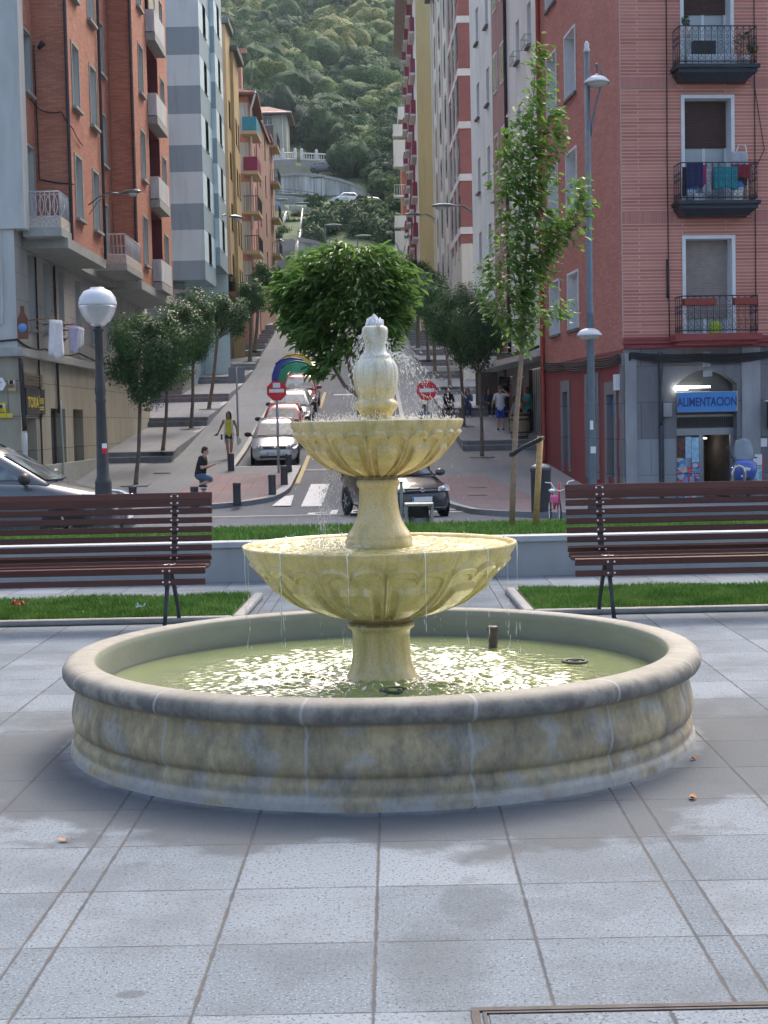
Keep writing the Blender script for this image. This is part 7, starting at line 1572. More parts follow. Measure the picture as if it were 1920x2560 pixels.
s0 = at(1338, 1312, D); s0.z = .34; s1 = at(1351, 1090, D); t = thing('tree_stake', 'pale wooden stake with black strap holding the young tree', 'stake', s0)
m = MB(); m.tube([s0, s1], .032, 12); m.build('post', plain('new timber', (.42, .27, .11), .75, .2, 30), t)
a = at(1283, 1132, D); c = at(1350, 1100, D); m = MB()
for dz in (0, .018): m.tube([a+Vector((-.035, .0, -.03+dz)), a+Vector((0, -.035, -.02+dz)), a.lerp(c, .35)+Vector((0, -.03, dz+.0)), c+Vector((0, -.04, dz)), c+Vector((.036, 0, dz+.01)), c+Vector((0, .036, dz))], .014, 6)
m.build('strap', M_cabl, t)
# ------------------------------------------------------------------ vehicles
M_tyre = plain('tyre rubber', (.018, .018, .02), .85, .2, 20); M_rim = plain('alloy rim', (.42, .43, .45), .3, .1, 20, .8); M_blk = plain('black plastic', (.022, .024, .028), .5, .2, 10); M_chr = plain('chrome', (.7, .7, .72), .12, .05, 9, 1)
M_hl = plain('headlight glass', (.60, .64, .66), .08, .35, 30, 0, 0, .6); M_amb = plain('amber lens', (.5, .2, .03), .2); M_tl = plain('tail light', (.4, .01, .01), .2)
def carglass():
    t = NT('car glass'); n = t.noise(t.pos(), 1.7, 3); t.col(t.mix(t.ramp(n, [(.42, 0), (.6, 1)]), (.04, .05, .055), (.20, .25, .28))); t.rough(.05); t.b.inputs['Specular IOR Level'].default_value = .7; return t.m  # pale noise patches paint reflections into the glass colour
M_cg = carglass()
def paintm(name, c, metal=.35):
    t = NT(name); fl = t.noise(t.pos(), 400, 2); d = t.noise(t.pos(), 3, 4); t.col(t.mix(t.math('MULTIPLY', d, .25), t.mix(fl, c, tuple(min(1, x*1.25) for x in c)), (.2, .19, .17))); t.rough(.3); t.set(Metallic=metal); t.b.inputs['Coat Weight'].default_value = 1; t.b.inputs['Coat Roughness'].default_value = .04; return t.m
def car(label, X, Y, z, rz, mat, L=3.85, W=1.65, H=1.43, plate=None, rails=False, emblem=True, group=None, pitch=0, hood=1.0, roofm=None, cat='car', blackbar=False):
    t = thing('parked_car', label, cat, (X, Y, z), rz, group); t.rotation_euler[0] = pitch
    WM[t.name] = Matrix.Translation((X, Y, z)) @ Matrix.Rotation(rz, 4, 'Z') @ Matrix.Rotation(pitch, 4, 'X'); TM = WM[t.name]
    def mb(): q = MB(); q.M = TM; return q
    w = W/2; k = H/1.43; b = .62*k; ys = -L/2
    st = [(0, .60, .30, .50), (.04, .74, .24, .60), (.16, .88, .19, .68), (.45, .96, .17, .77), (.85, .99, .17, .86), (1.12*hood, 1, .17, .93), (1.7, 1, .17, .95), (2.5, 1, .17, .97), (L-.8, .99, .18, 1.0), (L-.3, .95, .22, 1.0), (L-.08, .88, .28, .92), (L, .76, .32, .72)]
    rg = []
    for (y, f, zb, zt) in st:
        zt *= k; cr = .035; h = [(0, zb), (w*f*.86, zb), (w*f*.97, zb+.10), (w*f, zb+(zt-zb)*.45), (w*f*.985, zt-.12), (w*f*.93, zt-.03), (w*f*.6, zt+cr*.5), (0, zt+cr)]
        rg.append([(x, ys+y, zz) for x, zz in h]+[(-x, ys+y, zz) for x, zz in h[-2:0:-1]])
    m = mb(); m.loft(rg, smooth=True)
    # greenhouse
    def rr(y0, y1, hw, zz, c=.12):
        out = []
        for sx, sy, a0 in ((1, 1, 0), (-1, 1, 90), (-1, -1, 180), (1, -1, 270)):
            cx, cy = sx*(hw-c), (y1-c if sy > 0 else y0+c)
            for a in (0, 45, 90): out.append((cx+c*math.cos(R(a0+a)), ys+cy+c*math.sin(R(a0+a)), zz))
        return out
    y0, y1, y2, y3 = .98*hood, 1.72*hood, L-.62, L-.16; zb, zr = .92*k, (1.37)*k
    G = [rr(y0, y3, w*.93, zb-.04), rr(y0+.03, y3-.02, w*.92, zb+.02), rr(y1, y2, w*.73, zr-.03*k), rr(y1+.08, y2-.08, w*.68, zr+.03*k, .15), rr(y1+.35, y2-.3, w*.45, H, .2)]
    m.loft(G, smooth=True); m.build('body', mat, t)
    def P(side, u, v):   # point on the greenhouse side, u along, v up; side f=front, b=back, l/r
        hb, ht = w*.92, w*.73
        if side == 'f': a = Vector((-hb+.10, ys+y0+.03, zb+.02)).lerp(Vector((hb-.10, ys+y0+.03, zb+.02)), u); c = Vector((-ht+.07, ys+y1, zr-.03*k)).lerp(Vector((ht-.07, ys+y1, zr-.03*k)), u); o = Vector((0, -.012, .012)); q = a.lerp(c, v)+o; q.y -= .03*(1-(2*u-1)**2); return q
        if side == 'b': a = Vector((-hb+.1, ys+y3-.02, zb+.02)).lerp(Vector((hb-.1, ys+y3-.02, zb+.02)), u); c = Vector((-ht+.07, ys+y2, zr-.03*k)).lerp(Vector((ht-.07, ys+y2, zr-.03*k)), u); return a.lerp(c, v)+Vector((0, .014, .01))
        s = 1 if side == 'r' else -1; a = Vector((s*hb, ys+y0+.15, zb+.02)).lerp(Vector((s*hb, ys+y3-.12, zb+.02)), u); c = Vector((s*ht, ys+y1+.1, zr-.03*k)).lerp(Vector((s*ht, ys+y2-.1, zr-.03*k)), u); return a.lerp(c, v)+Vector((s*.012, 0, .004))
    def pane(side, u0, u1, v0, v1, n=6, nm='window', mt=None, th=.0):
        q = mb(); vs = [P(side, u0+(u1-u0)*i/n, v) for i in range(n+1) for v in (v0, v1)]; q.add(vs, [(2*i, 2*i+2, 2*i+3, 2*i+1) for i in range(n)], smooth=True); q.build(nm, mt or M_cg, t)
    pane('f', .02, .98, .02, .93, nm='windscreen'); pane('b', .06, .94, .1, .9, nm='rear_window')
    for s in 'lr': pane(s, .06, .47, .08, .92, 3, 'side_window'); pane(s, .51, .93, .08, .92, 3, 'side_window')
    q = mb()
    for s in 'lr':
        for u in (.49,): vs = [P(s, u-.015, 0), P(s, u+.015, 0), P(s, u+.015, 1), P(s, u-.015, 1)]; q.add([v+Vector((.004 if s == 'r' else -.004, 0, 0)) for v in vs], [(0, 1, 2, 3)])
    q.tube([P('f', .03, .03), P('f', .97, .03)], .014, 5); q.tube([P('f', .15, .05), P('f', .55, .12)], .008, 4); q.tube([P('f', .5, .04), P('f', .85, .12)], .008, 4); q.build('trim', M_blk, t)
    # wheels
    for yy in (.72, L-.72):
        for s in (-1, 1):
            q = mb(); q.lathe([(.365*k, -.02), (.365*k, .012), (0, .012)], 22, (s*w*.985, ys+yy, .31), axis='X') if s > 0 else q.lathe([(.365*k, .02), (.365*k, -.012), (0, -.012)], 22, (s*w*.985, ys+yy, .31), axis='X'); q.build('wheel_arch', M_blk, t)
            q = mb(); o = s*.022; q.lathe([(.20, s*.03-.09*s), (.30, -.09*s), (.315, -.06*s), (.315, o*.6), (.295, o), (.20, o)], 24, (s*w*.985, ys+yy, .315), axis='X'); wh = q.build('wheel', M_tyre, t)
            q = mb(); q.lathe([(.205, o*.8), (.19, o*.3), (.05, o*.2), (.04, o), (0, o)], 20, (s*w*.985, ys+yy, .315), axis='X')
            for i in range(5): a = i*1.2566; q.tube([(s*w*.985+o*.9, ys+yy+.04*math.cos(a), .315+.04*math.sin(a)), (s*w*.985+o*.7, ys+yy+.19*math.cos(a), .315+.19*math.sin(a))], .02, 5)
            q.build('rim', M_rim, wh)
    # front end
    for s in (-1, 1):
        q = mb(); Pn = [(s*w*.47, ys+.005, .61*k), (s*w*.86, ys+.10, .60*k), (s*w*.96, ys+.36, .69*k), (s*w*.955, ys+.50, .77*k), (s*w*.80, ys+.22, .745*k), (s*w*.52, ys+.06, .70*k)]
        q.prism([Vector(p)+Vector((s*.012, -.03, .008)) for p in Pn][::s], (0, .05, -.012)); q.build('headlight', M_hl, t)
        q = mb(); q.ell((s*w*.66, ys+.02, .665*k), (.07, .035, .05), 10, 6); q.build('headlight_lens', M_chr, t)
        q = mb(); q.ell((s*(w+.12), ys+1.26*hood, .99*k), (.13, .085, .09), 14, 8); q.tube([(s*w*.93, ys+1.28*hood, .93*k), (s*(w+.06), ys+1.28*hood, .95*k)], .03, 6); q.build('mirror', (M_blk if mat is not None and 'silver' in label or 'grey' in label else mat), t)
    q = mb(); q.prism([(-w*.46, ys-.018, .60*k), (w*.46, ys-.018, .60*k), (w*.50, ys+.02, .685*k), (-w*.50, ys+.02, .685*k)], (0, .03, 0)); q.build('grille', M_blk, t)
    q = mb(); q.box((0, ys+.0, .32), (W*.62, .05, .085)); q.build('lower_grille', M_blk, t, bevel=.015)
    q = mb(); q.box((0, ys-.012, .26), (W*.72, .04, .02)); q.box((0, ys-.02, .64*k), (w*(.9 if blackbar else .25), .02, .022))
    if emblem: q.torus((0, ys-.045, .645*k), .045, .009, 20, 6, 'Y'); q.tube([(-.05, ys-.046, .636*k), (-.005, ys-.05, .652*k), (.005, ys-.05, .638*k), (.05, ys-.046, .655*k)], .006, 5)
    q.build('badge', M_chr, t)
    q = mb(); q.box((0, ys-.035, .44*k), (.50, .012, .11)); pl = q.build('number_plate', M_wh, t, bevel=.004)
    q = mb(); q.box((-.228, ys-.0425, .44*k), (.04, .006, .10)); q.build('plate_band', M_w['blue'], pl)
    if plate:
        o = text('plate_lettering', plate, .10, M_bk, pl, TM @ Matrix.Translation((.02, ys-.043, .44*k)) @ Matrix.Rotation(math.pi/2, 4, 'X'), .001, .95)
    for s in (-1, 1): q = mb(); q.prism([(s*w*.70, ys+L-.02, .72*k), (s*w*.93, ys+L-.22, .75*k), (s*w*.93, ys+L-.24, 1.0*k), (s*w*.74, ys+L-.08, .98*k)][::s], (0, .04, 0)); q.build('tail_light', M_tl, t)
    q = mb()
    for s in (-1, 1):
        for yy in (y1+.15, (y1+y2)/2+.1): q.box((s*(w+.003)*.985, ys+yy+.35, .86*k), (.02, .16, .03))
    q.build('door_handle', mat, t)
    if rails:
        q = mb()
        for s in (-1, 1): q.tube([(s*w*.62, ys+y1+.15, zr+.03), (s*w*.64, ys+y1+.3, zr+.12), (s*w*.64, ys+y2-.3, zr+.13), (s*w*.62, ys+y2-.1, zr+.04)], .018, 6)
        q.build('roof_rail', M_blk if rails == 1 else M_rim, t)
    q = mb(); q.tube([(0, ys+y2-.3, H-.01), (0, ys+y2-.1, H+.28)], .005, 4); q.build('aerial', M_blk, t)
    return t
PK = 'cars parked in line up the street'
M_si = paintm('silver paint', (.50, .53, .57)); M_rd = paintm('red paint', (.42, .02, .04), .1); M_dr = paintm('dark red paint', (.22, .012, .025), .2); M_si2 = paintm('light silver paint', (.42, .45, .48)); M_bc = paintm('near black blue paint', (.012, .014, .022), .3); M_gy = paintm('blue grey paint', (.06, .08, .105), .1); M_wc = paintm('white car paint', (.62, .65, .68), 0)
def slope(D): return math.atan((zp(D+2)-zp(D-2))/4)
for (px, Yf, mt, lb, rz, L, H, plate, rails) in ((677, 51.6, M_si, 'silver hatchback with bonnet facing the fountain, first of the parked line', R(2.5), 3.85, 1.43, '9336 CBN', False), (700, 56.6, M_rd, 'red hatchback parked second in line, directly behind the front silver one', R(1), 3.8, 1.45, None, False),
                                     (724, 61.8, M_si2, 'silver car third in the parked line, between two red ones', R(0), 4.0, 1.45, None, False), (745, 67.8, M_dr, 'dark red car with roof rails, fourth in the parked line', R(-1), 4.2, 1.58, None, 2)):
    q = at(px, 1000, Yf); car(lb, q.x, Yf+L/2, zp(Yf+L/2)+.01, rz, mt, L, 1.66, H, plate, rails, True, PK, slope(Yf+L/2))
for (px, Yf, mt, lb) in ((765, 83.5, M_bc, 'black car parked beyond the recycling containers'), (778, 91, M_wc, 'white car glimpsed under the leafy tree, far up the street')):
    q = at(px, 900, Yf); car(lb, q.x, Yf+2, zp(Yf+2)+.01, 0, mt, 4.0, 1.66, 1.5, None, False, False, PK, slope(Yf+2))
# black car at the crossing, turned to its left
car('black car waiting at the crossing behind the fountain pedestal, beside the litter bin', at(985, 1280, 36.9).x, 36.9, zp(36.2)+.01, R(19), M_bc, 3.95, 1.68, 1.5, None, False, True, None, 0, 1.0, None, 'car', True)
# grey car at the left edge, side on
car('blue grey estate car with roof rails, side on behind the left bench', at(308, 1240, 21.6).x-2.12, 21.9, zp(21.9)-.06, R(90), M_gy, 4.25, 1.70, 1.50, None, 1, False)
# three cars high on the hill
for (px, py, D, mt, lb, rz) in ((862, 508, 230, M_wc, 'white estate car on the hill road, left of two', R(-68)), (920, 519, 228.5, M_wc, 'white car on the hill road, right of two', R(-60)), (808, 428, 258, M_gy, 'grey car on the upper hill road behind the stained wall', R(70))):
    q = at(px, py, D); car(lb, q.x, D, q.z-.2, rz, mt, 4.4, 1.75, 1.75, None, False, False, 'cars on the hill roads')
# litter bin with post, dark cylinder bin, scooter, bicycle
D = 17.6; M_gb = plain('grey bin steel', (.24, .27, .27), .5, .15, 10, .4); a = at(1011, 1258, D); b = at(1083, 1258, D)
t = thing('litter_bin', 'grey framed litter bin with dark inner bucket behind the turf strip', 'bin', ((a.x+b.x)/2, D, 0)); m = MB(); c = a.z
m.bb(a.x, b.x, D-.17, D+.17, c-.03, c); m.bb(a.x, a.x+.035, D-.15, D+.15, 0, c-.03); m.bb(b.x-.035, b.x, D-.15, D+.15, 0, c-.03); m.build('frame', M_gb, t, bevel=.006)
m = MB(); m.lathe([(.115, .06), (.125, c-.17), (.118, c-.17), (.1, .1), (0, .1)], 20, ((a.x+b.x)/2, D, 0)); m.build('bucket', M_gb, t); m = MB(); m.bb(a.x+.05, b.x-.05, D+.10, D+.12, c-.3, c-.05); m.build('back_plate', M_bk, t)
m = MB(); m.bb((a.x+b.x)/2-.035, (a.x+b.x)/2+.02, D-.125, D-.12, c-.34, c-.25); m.bb((a.x+b.x)/2+.03, (a.x+b.x)/2+.09, D-.12, D-.115, c-.33, c-.29); m.build('sticker', M_wh, t)
a = at(1003, 1206, D); t = thing('steel_post', 'plain square grey post just left of the litter bin', 'post', (a.x, D, 0)); m = MB(); m.bb(a.x-.018, a.x+.018, D-.02, D+.02, 0, a.z); m.build('post', M_gb, t); m = MB(); m.bb(a.x-.022, a.x+.022, D-.024, D+.024, a.z, a.z+.012); m.build('cap', M_blk, t)
b = gz(1353, 1283, pz, 33); t = thing('cylinder_bin', 'dark tall cylindrical bin between the tree stake and the child bicycle', 'bin', b); m = MB(); m.lathe([(.21, 0), (.22, .05), (.22, .88), (.235, .9), (.235, .97)], 28, b); m.build('body', M_bol, t); m = MB(); m.lathe([(.235, .97), (.2, 1.02), (.1, 1.06), (0, 1.06)], 28, b); m.build('lid', M_pole, t)
M_pinkr = plain('bicycle red pink', (.55, .03, .09), .35, .1, 8, 0, 0, .4)
b = gz(1386, 1303, zp, 29); D = b.y; t = thing('bicycle', 'small pink and red child bicycle with white handlebars seen end on', 'bicycle', b, 0)
def wheelb(y, x=0):
    m = MB(); c = Vector((b.x+x, D+y, b.z+.2)); m.torus(c, .19, .018, 24, 6, 'X'); w_ = m.build('wheel', M_tyre, t); m = MB()
    m.torus(c, .172, .007, 20, 5, 'X')
    for i in range(8): a = i*math.pi/8; m.tube([c+Vector((0, .17*math.cos(a), .17*math.sin(a))), c-Vector((0, .17*math.cos(a), .17*math.sin(a)))], .002, 4)
    m.build('rim', M_wh, w_)
wheelb(-.35, .07); wheelb(.35, -.05)
m = MB(); hb = Vector((b.x+.06, D-.27, b.z+.62)); st_ = Vector((b.x-.02, D+.15, b.z+.56)); bbk = Vector((b.x, D+.02, b.z+.25)); rw = Vector((b.x-.05, D+.35, b.z+.2))
for q0, q1, r_ in ((hb-Z3*.12, bbk, .022), (hb-Z3*.2, bbk+Z3*.08, .018), (bbk, st_, .016), (bbk, rw, .01), (st_-Z3*.1, rw, .01)): m.tube([q0, q1], r_, 8)
for s in (-1, 1): m.tube([hb-Z3*.15, hb+Vector((s*.035, -.02, -.2)), Vector((b.x+.07+s*.03, D-.35, b.z+.2))], .012, 6)
m.tube([hb-Z3*.2, hb+Vector((.03, 0, .16))], .022, 8); m.build('frame', M_pinkr, t)
m = MB(); m.tube([hb+Vector((-.26, .05, .17)), hb+Vector((-.15, .03, .16)), hb+Vector((-.06, -.02, .02)), hb+Vector((.03, -.02, .0)), hb+Vector((.12, -.02, .03)), hb+Vector((.2, .03, .18)), hb+Vector((.32, .05, .2))], .012, 6); m.build('handlebar', M_wh, t)
m = MB(); m.ell(st_+Vector((0, .02, .05)), (.07, .12, .035), 12, 6); m.build('saddle', M_wh, t); m = MB(); m.box(hb+Vector((-.1, -.1, -.16)), (.15, .1, .14)); m.build('basket', plain('pink plastic', (.6, .12, .28), .5), t, bevel=.02)
# scooter in front of the shop
u = uF(1812, 1180); c = FF.p(u, 1.6, -.5); t = thing('scooter', 'blue motor scooter with tall smoky windshield in front of the shop', 'scooter', c); M_bl = paintm('scooter blue', (.02, .09, .42), .1); x, y, z = c
m = MB(); rg = []
for (h, w_, d, yo) in ((.28, .16, .12, 0), (.45, .26, .16, -.04), (.62, .31, .17, -.06), (.80, .30, .14, -.06), (.92, .16, .08, -.04)): rg.append([(x+w_*math.cos(a), y+yo+d*math.sin(a), z+h) for a in np.linspace(0, 2*math.pi, 17)[:-1]])
m.loft(rg); m.ell((x, y+.75, z+.55), (.2, .55, .2), 12, 8); m.ell((x, y-.3, z+.36), (.09, .26, .07), 10, 6); m.build('fairing', M_bl, t)
m = MB(); vs = []; n = 8
for i in range(n+1):
    for j in range(n+1): v = j/n; uu = (i/n-.5)*2; ww = .27*(1-.25*max(0, v-.6)/.4)*(1 if v > .15 else .8); vs.append((x+uu*ww, y-.1+.10*v+.08*uu*uu, z+.82+.62*v*(1-.10*uu*uu)))
m.add(vs, [(i*(n+1)+j, (i+1)*(n+1)+j, (i+1)*(n+1)+j+1, i*(n+1)+j+1) for i in range(n) for j in range(n)], smooth=True); o = m.build('windshield', plain('smoky windshield', (.22, .27, .32), .12, .15, 3), t); md = o.modifiers.new('s', 'SOLIDIFY'); md.thickness = .006
m = MB(); m.torus((x, y-.42, z+.24), .19, .055, 22, 8, 'X'); m.build('wheel', M_tyre, t); m = MB(); m.torus((x, y+.95, z+.24), .19, .055, 22, 8, 'X'); m.build('wheel', M_tyre, t)
m = MB(); m.ell((x, y+.62, z+.80), (.15, .4, .06), 12, 6); m.build('seat', M_blk, t); m = MB(); m.tube([(x-.33, y+.02, z+.95), (x, y, z+.92), (x+.33, y+.02, z+.95)], .018, 6); m.tube([(x-.3, y, z+.95), (x-.4, y-.02, z+1.16)], .008, 5); m.ell((x-.42, y-.02, z+1.2), (.06, .02, .045)); m.build('handlebar', M_blk, t)
m = MB(); m.ell((x, y-.19, z+.66), (.13, .05, .06), 12, 6); m.build('headlight', M_hl, t); m = MB(); m.box((x-.07, y-.22, z+.5), (.12, .01, .05)); m.build('badge', M_wh, t)
# red hoops beside the door (child bicycle stand) 
u = uF(1703, 1210); t = thing('child_scooter', 'small red hooped child bicycle leaning under the posters', 'bicycle', FF.p(u, 1.0, -.5)); c = FF.p(u, 1.0, -.5)
m = MB(); m.tube([c+Vector((-.09, 0, .1)), c+Vector((-.08, 0, .5)), c+Vector((-.04, 0, .62)), c+Vector((.04, 0, .62)), c+Vector((.08, 0, .5)), c+Vector((.09, 0, .1))], .022, 8); m.build('hoop', M_rd, t); m = MB(); m.torus(c+Vector((0, .02, .16)), .13, .02, 18, 6, 'X'); m.build('wheel', M_tyre, t); m = MB(); m.torus(c+Vector((0, .5, .16)), .13, .02, 18, 6, 'X'); m.build('wheel', M_tyre, t)
# barrel table
b = gz(1299, 1100, rt, 54.6); b.x = at(1299, 1060, b.y).x; t = thing('barrel_table', 'wooden barrel used as a table by the dark wall, right terrace', 'barrel', b); zb0 = tz(b.y, RT); b.z = zb0
M_st = plain('barrel staves', (.30, .23, .14), .75, .25, 10, 0, .3); m = MB(); n = 24
rg = []
for h, r_ in ((0, .29), (.15, .34), (.45, .37), (.75, .34), (.9, .29)): rg.append([(b.x+r_*(1-.02*(i % 2))*math.cos(2*math.pi*i/n), b.y+r_*(1-.02*(i % 2))*math.sin(2*math.pi*i/n), b.z+h) for i in range(n)])
m.loft(rg, smooth=False); m.lathe([(.36, .9), (.36, .93), (0, .93)], 24, b); m.build('staves', M_st, t); 
for h, r_ in ((.06, .318), (.22, .358), (.68, .357), (.84, .318)): m = MB(); m.lathe([(r_, h-.03), (r_+.006, h), (r_, h+.03)], 24, b, cap=False); m.build('hoop', M_blk, t)
# air conditioner box and small plants etc. on the left facade
# ------------------------------------------------------------------ people: one continuous remeshed body each, clothing as separate children
SKIN = {k: plain('skin '+k, c, .55, .08, 30) for k, c in dict(fair=(.50, .30, .22), tan=(.34, .185, .12), brown=(.22, .11, .07)).items()}
def cloths(name, c, r=.85): return plain('fabric '+name, c, r, .15, 25, 0, .2)
def capsule(m, a, b, ra, rb, n=10):
    a = Vector(a); b = Vector(b); d = b-a; L = d.length
    if L < 1e-5: m.ell(a, (ra, ra, ra), n, 6); return
    d.normalize(); pts = []; rad = []
    for k in (-.98, -.8, -.5, 0): pts.append(a+d*ra*k); rad.append(ra*math.sqrt(max(.02, 1-k*k)))
    for k in (0, .5, .8, .98): pts.append(b+d*rb*k); rad.append(rb*math.sqrt(max(.02, 1-k*k)))
    m.tube(pts, rad, n)
def remesh(m, name, mat, par, vox):
    o = m.build(name, mat, par, uv=False); md = o.modifiers.new('r', 'REMESH'); md.mode = 'VOXEL'; md.voxel_size = vox; md.use_smooth_shade = True
    sm = o.modifiers.new('s', 'SMOOTH'); sm.factor = .6; sm.iterations = 3; return evalmesh(o)
def person(label, base, rz, J, skin, hair, hairlen, clothes, shoes=None, face=0, headtilt=0, s=1.0, group=None, bald=False, extra=None):
    """J: joints in metres in the person's own frame (x right of viewer when facing -y, y depth, z up): facing -y"""
    t = thing('person', label, 'person', base, rz, group); WM[t.name] = Matrix.Translation(base) @ Matrix.Rotation(rz, 4, 'Z') @ Matrix.Scale(s, 4)
    t.scale = (s, s, s); TM = WM[t.name]
    def mb(): q = MB(); q.M = TM; return q
    V = {k: Vector(v) for k, v in J.items()}; sk = SKIN[skin]
    hd = V['head']; nk = V['neck']; ch = V['chest']; pv = V['pelvis']
    m = mb(); capsule(m, pv, ch, .125, .135); m.ell(pv, (.155, .11, .11)); m.ell(ch+Vector((0, 0, .03)), (.165, .105, .13)); capsule(m, ch+Vector((0, 0, .1)), nk, .075, .055); capsule(m, nk, hd-Vector((0, 0, .05)), .052, .05)
    HM = Matrix.Translation(hd) @ Matrix.Rotation(face, 4, 'Z') @ Matrix.Rotation(headtilt, 4, 'X'); M0 = m.M; m.M = M0 @ HM
    m.ell((0, .01, .025), (.075, .093, .10), 14, 10); m.ell((0, -.02, -.04), (.058, .068, .068), 12, 8); m.tube([(0, -.085, .02), (0, -.112, -.012), (0, -.09, -.02)], [.009, .016, .012], 6)
    for x in (-1, 1): m.ell((x*.077, .01, 0), (.012, .022, .03), 6, 6)
    m.ell((0, -.085, -.052), (.024, .012, .008), 8, 5); m.M = M0
    for S_ in 'LR':
        sh, el, wr = V['sh'+S_], V['el'+S_], V['wr'+S_]; hp, kn, an = V['hp'+S_], V['kn'+S_], V['an'+S_]
        capsule(m, ch.lerp(sh, .55)+Vector((0, 0, .06)), sh, .07, .06); capsule(m, sh, el, .052, .042); capsule(m, el, wr, .041, .028); capsule(m, pv.lerp(hp, .7), hp, .1, .095); capsule(m, hp, kn, .090, .06); capsule(m, kn, kn.lerp(an, .35), .058, .058); capsule(m, kn.lerp(an, .35), an, .057, .038)
        ft = Vector(J.get('toe'+S_, (an.x, an.y-.17, an.z-.06))); capsule(m, an, an-Vector((0, 0, .04)), .04, .038); capsule(m, an-Vector((0, 0, .045)), ft, .036, .03)
        hdv = (wr-el).normalized(); pc = wr+hdv*.055; sd = hdv.cross(Vector((0, 1, .2))).normalized(); capsule(m, wr, pc, .028, .032)
        bend = Vector(J.get('curl'+S_, (0, -.4, -.2)))
        for i, L_ in enumerate((.062, .072, .068, .052)):
            q0 = pc+sd*(i-1.5)*.018+hdv*.02; q1 = q0+(hdv+bend*.3).normalized()*L_*.55; q2 = q1+(hdv+bend).normalized()*L_*.5; m.tube([q0, q1, q2], [.0095, .009, .007], 6)
        q0 = wr+hdv*.02+sd*-.028; m.tube([q0, q0+(hdv*.7-sd*.8).normalized()*.03, q0+(hdv-sd*.3).normalized()*.06], [.011, .010, .008], 6)
    b_ = remesh(m, 'body', sk, t, .011*s)
    m = mb(); m.M = TM @ HM
    for x in (-1, 1): m.ell((x*.028, -.079, .012), (.011, .008, .007), 8, 5)
    m.ell((-.028, -.083, .03), (.018, .004, .004), 6, 4); m.ell((.028, -.083, .03), (.018, .004, .004), 6, 4); m.build('eyes', M_bk, t)
    m = mb(); m.M = TM @ HM
    if bald: m.ell((0, .02, .045), (.079, .094, .087), 14, 8)
    else:
        m.ell((0, .028, .045), (.088, .098, .098), 16, 10); m.ell((0, .06, -.01), (.08, .06, .08), 12, 8)
        if hairlen > .05:
            for x in (-.075, .075): capsule(m, (x, .01, .04), (x*1.15, .02, -hairlen), .032, .028)
            capsule(m, (0, .075, .02), (0, .075, -hairlen-.02), .07, .055); capsule(m, (-.045, .065, .02), (-.06, .06, -hairlen), .05, .04); capsule(m, (.045, .065, .02), (.06, .06, -hairlen), .05, .04)
    if hair: remesh(m, 'hair', hair, t, .012*s)
    for c in clothes:
        kind, mt = c[0], c[1]; m = mb(); e = .014
        if kind in ('tshirt', 'vest', 'sweater'):
            loose = c[2] if len(c) > 2 else 0
            capsule(m, pv+Vector((0, 0, .0-loose*.5)), ch, .132+e+loose, .138+e); m.ell(ch+Vector((0, 0, .03)), (.172+e, .112+e, .135)); m.ell(pv+Vector((0, 0, .03)), (.16+e+loose, .118+e+loose, .11))
            if kind != 'vest' or True:
                for S_ in 'LR':
                    sh, el, wr = V['sh'+S_], V['el'+S_], V['wr'+S_]; capsule(m, ch.lerp(sh, .55)+Vector((0, 0, .06)), sh, .078, .064 if kind != 'vest' else .05)
                    if kind == 'tshirt': capsule(m, sh, sh.lerp(el, .62), .070, .064)
                    if kind == 'sweater': capsule(m, sh, el, .068, .056); capsule(m, el, el.lerp(wr, .88), .056, .040)
            remesh(m, 'shirt' if kind != 'sweater' else 'jumper', mt, t, .012*s)
        else:
            f = {'shorts': .9, 'hotpants': .28, 'trousers': 2}[kind]; m.ell(pv, (.165+e, .12+e, .12)); 
            for S_ in 'LR':
                hp, kn, an = V['hp'+S_], V['kn'+S_], V['an'+S_]; capsule(m, pv.lerp(hp, .7), hp, .112, .107)
                if f <= 1: capsule(m, hp, hp.lerp(kn, f), .106, .106-.022*f)
                else: capsule(m, hp, kn, .104, .074); capsule(m, kn, kn.lerp(an, .92), .072, .055)
            remesh(m, 'shorts' if f <= 1 else 'trousers', mt, t, .012*s)
    if shoes:
        for S_ in 'LR':
            an = V['an'+S_]; ft = Vector(J.get('toe'+S_, (an.x, an.y-.17, an.z-.06))); m = mb(); capsule(m, an-Vector((0, 0, .045)), ft, .050, .042); m.ell(an+Vector((0, .02, -.045)), (.047, .06, .04)); remesh(m, 'shoe', shoes, t, .011*s)
            m = mb(); m.tube([an+Vector((0, .04, -.085)), ft+Vector((0, -.03, -.034))], .03, 6); m.build('sole', M_wh, t)
    if extra: extra(t, mb, V, TM)
    return t
def stand(**k):
    J = dict(pelvis=(0, 0, .95), chest=(0, 0, 1.28), neck=(0, .01, 1.47), head=(0, -.01, 1.62), shL=(-.19, 0, 1.40), shR=(.19, 0, 1.40), elL=(-.24, .02, 1.12), elR=(.24, .02, 1.12), wrL=(-.26, -.05, .88), wrR=(.26, -.05, .88), hpL=(-.09, 0, .90), hpR=(.09, 0, .90), knL=(-.10, -.02, .50), knR=(.10, -.02, .50), anL=(-.10, .02, .09), anR=(.10, .02, .09)); J.update(k); return J
def sit(h=.45, **k):
    J = dict(pelvis=(0, 0, h+.1), chest=(0, -.05, h+.42), neck=(0, -.07, h+.60), head=(0, -.10, h+.75), shL=(-.18, -.06, h+.53), shR=(.18, -.06, h+.53), elL=(-.24, -.16, h+.27), elR=(.24, -.16, h+.27), wrL=(-.14, -.36, h+.2), wrR=(.14, -.36, h+.2), hpL=(-.09, -.03, h+.08), hpR=(.09, -.03, h+.08), knL=(-.12, -.42, h+.08), knR=(.12, -.42, h+.08), anL=(-.10, -.45, .09), anR=(.10, -.45, .09)); J.update(k); return J
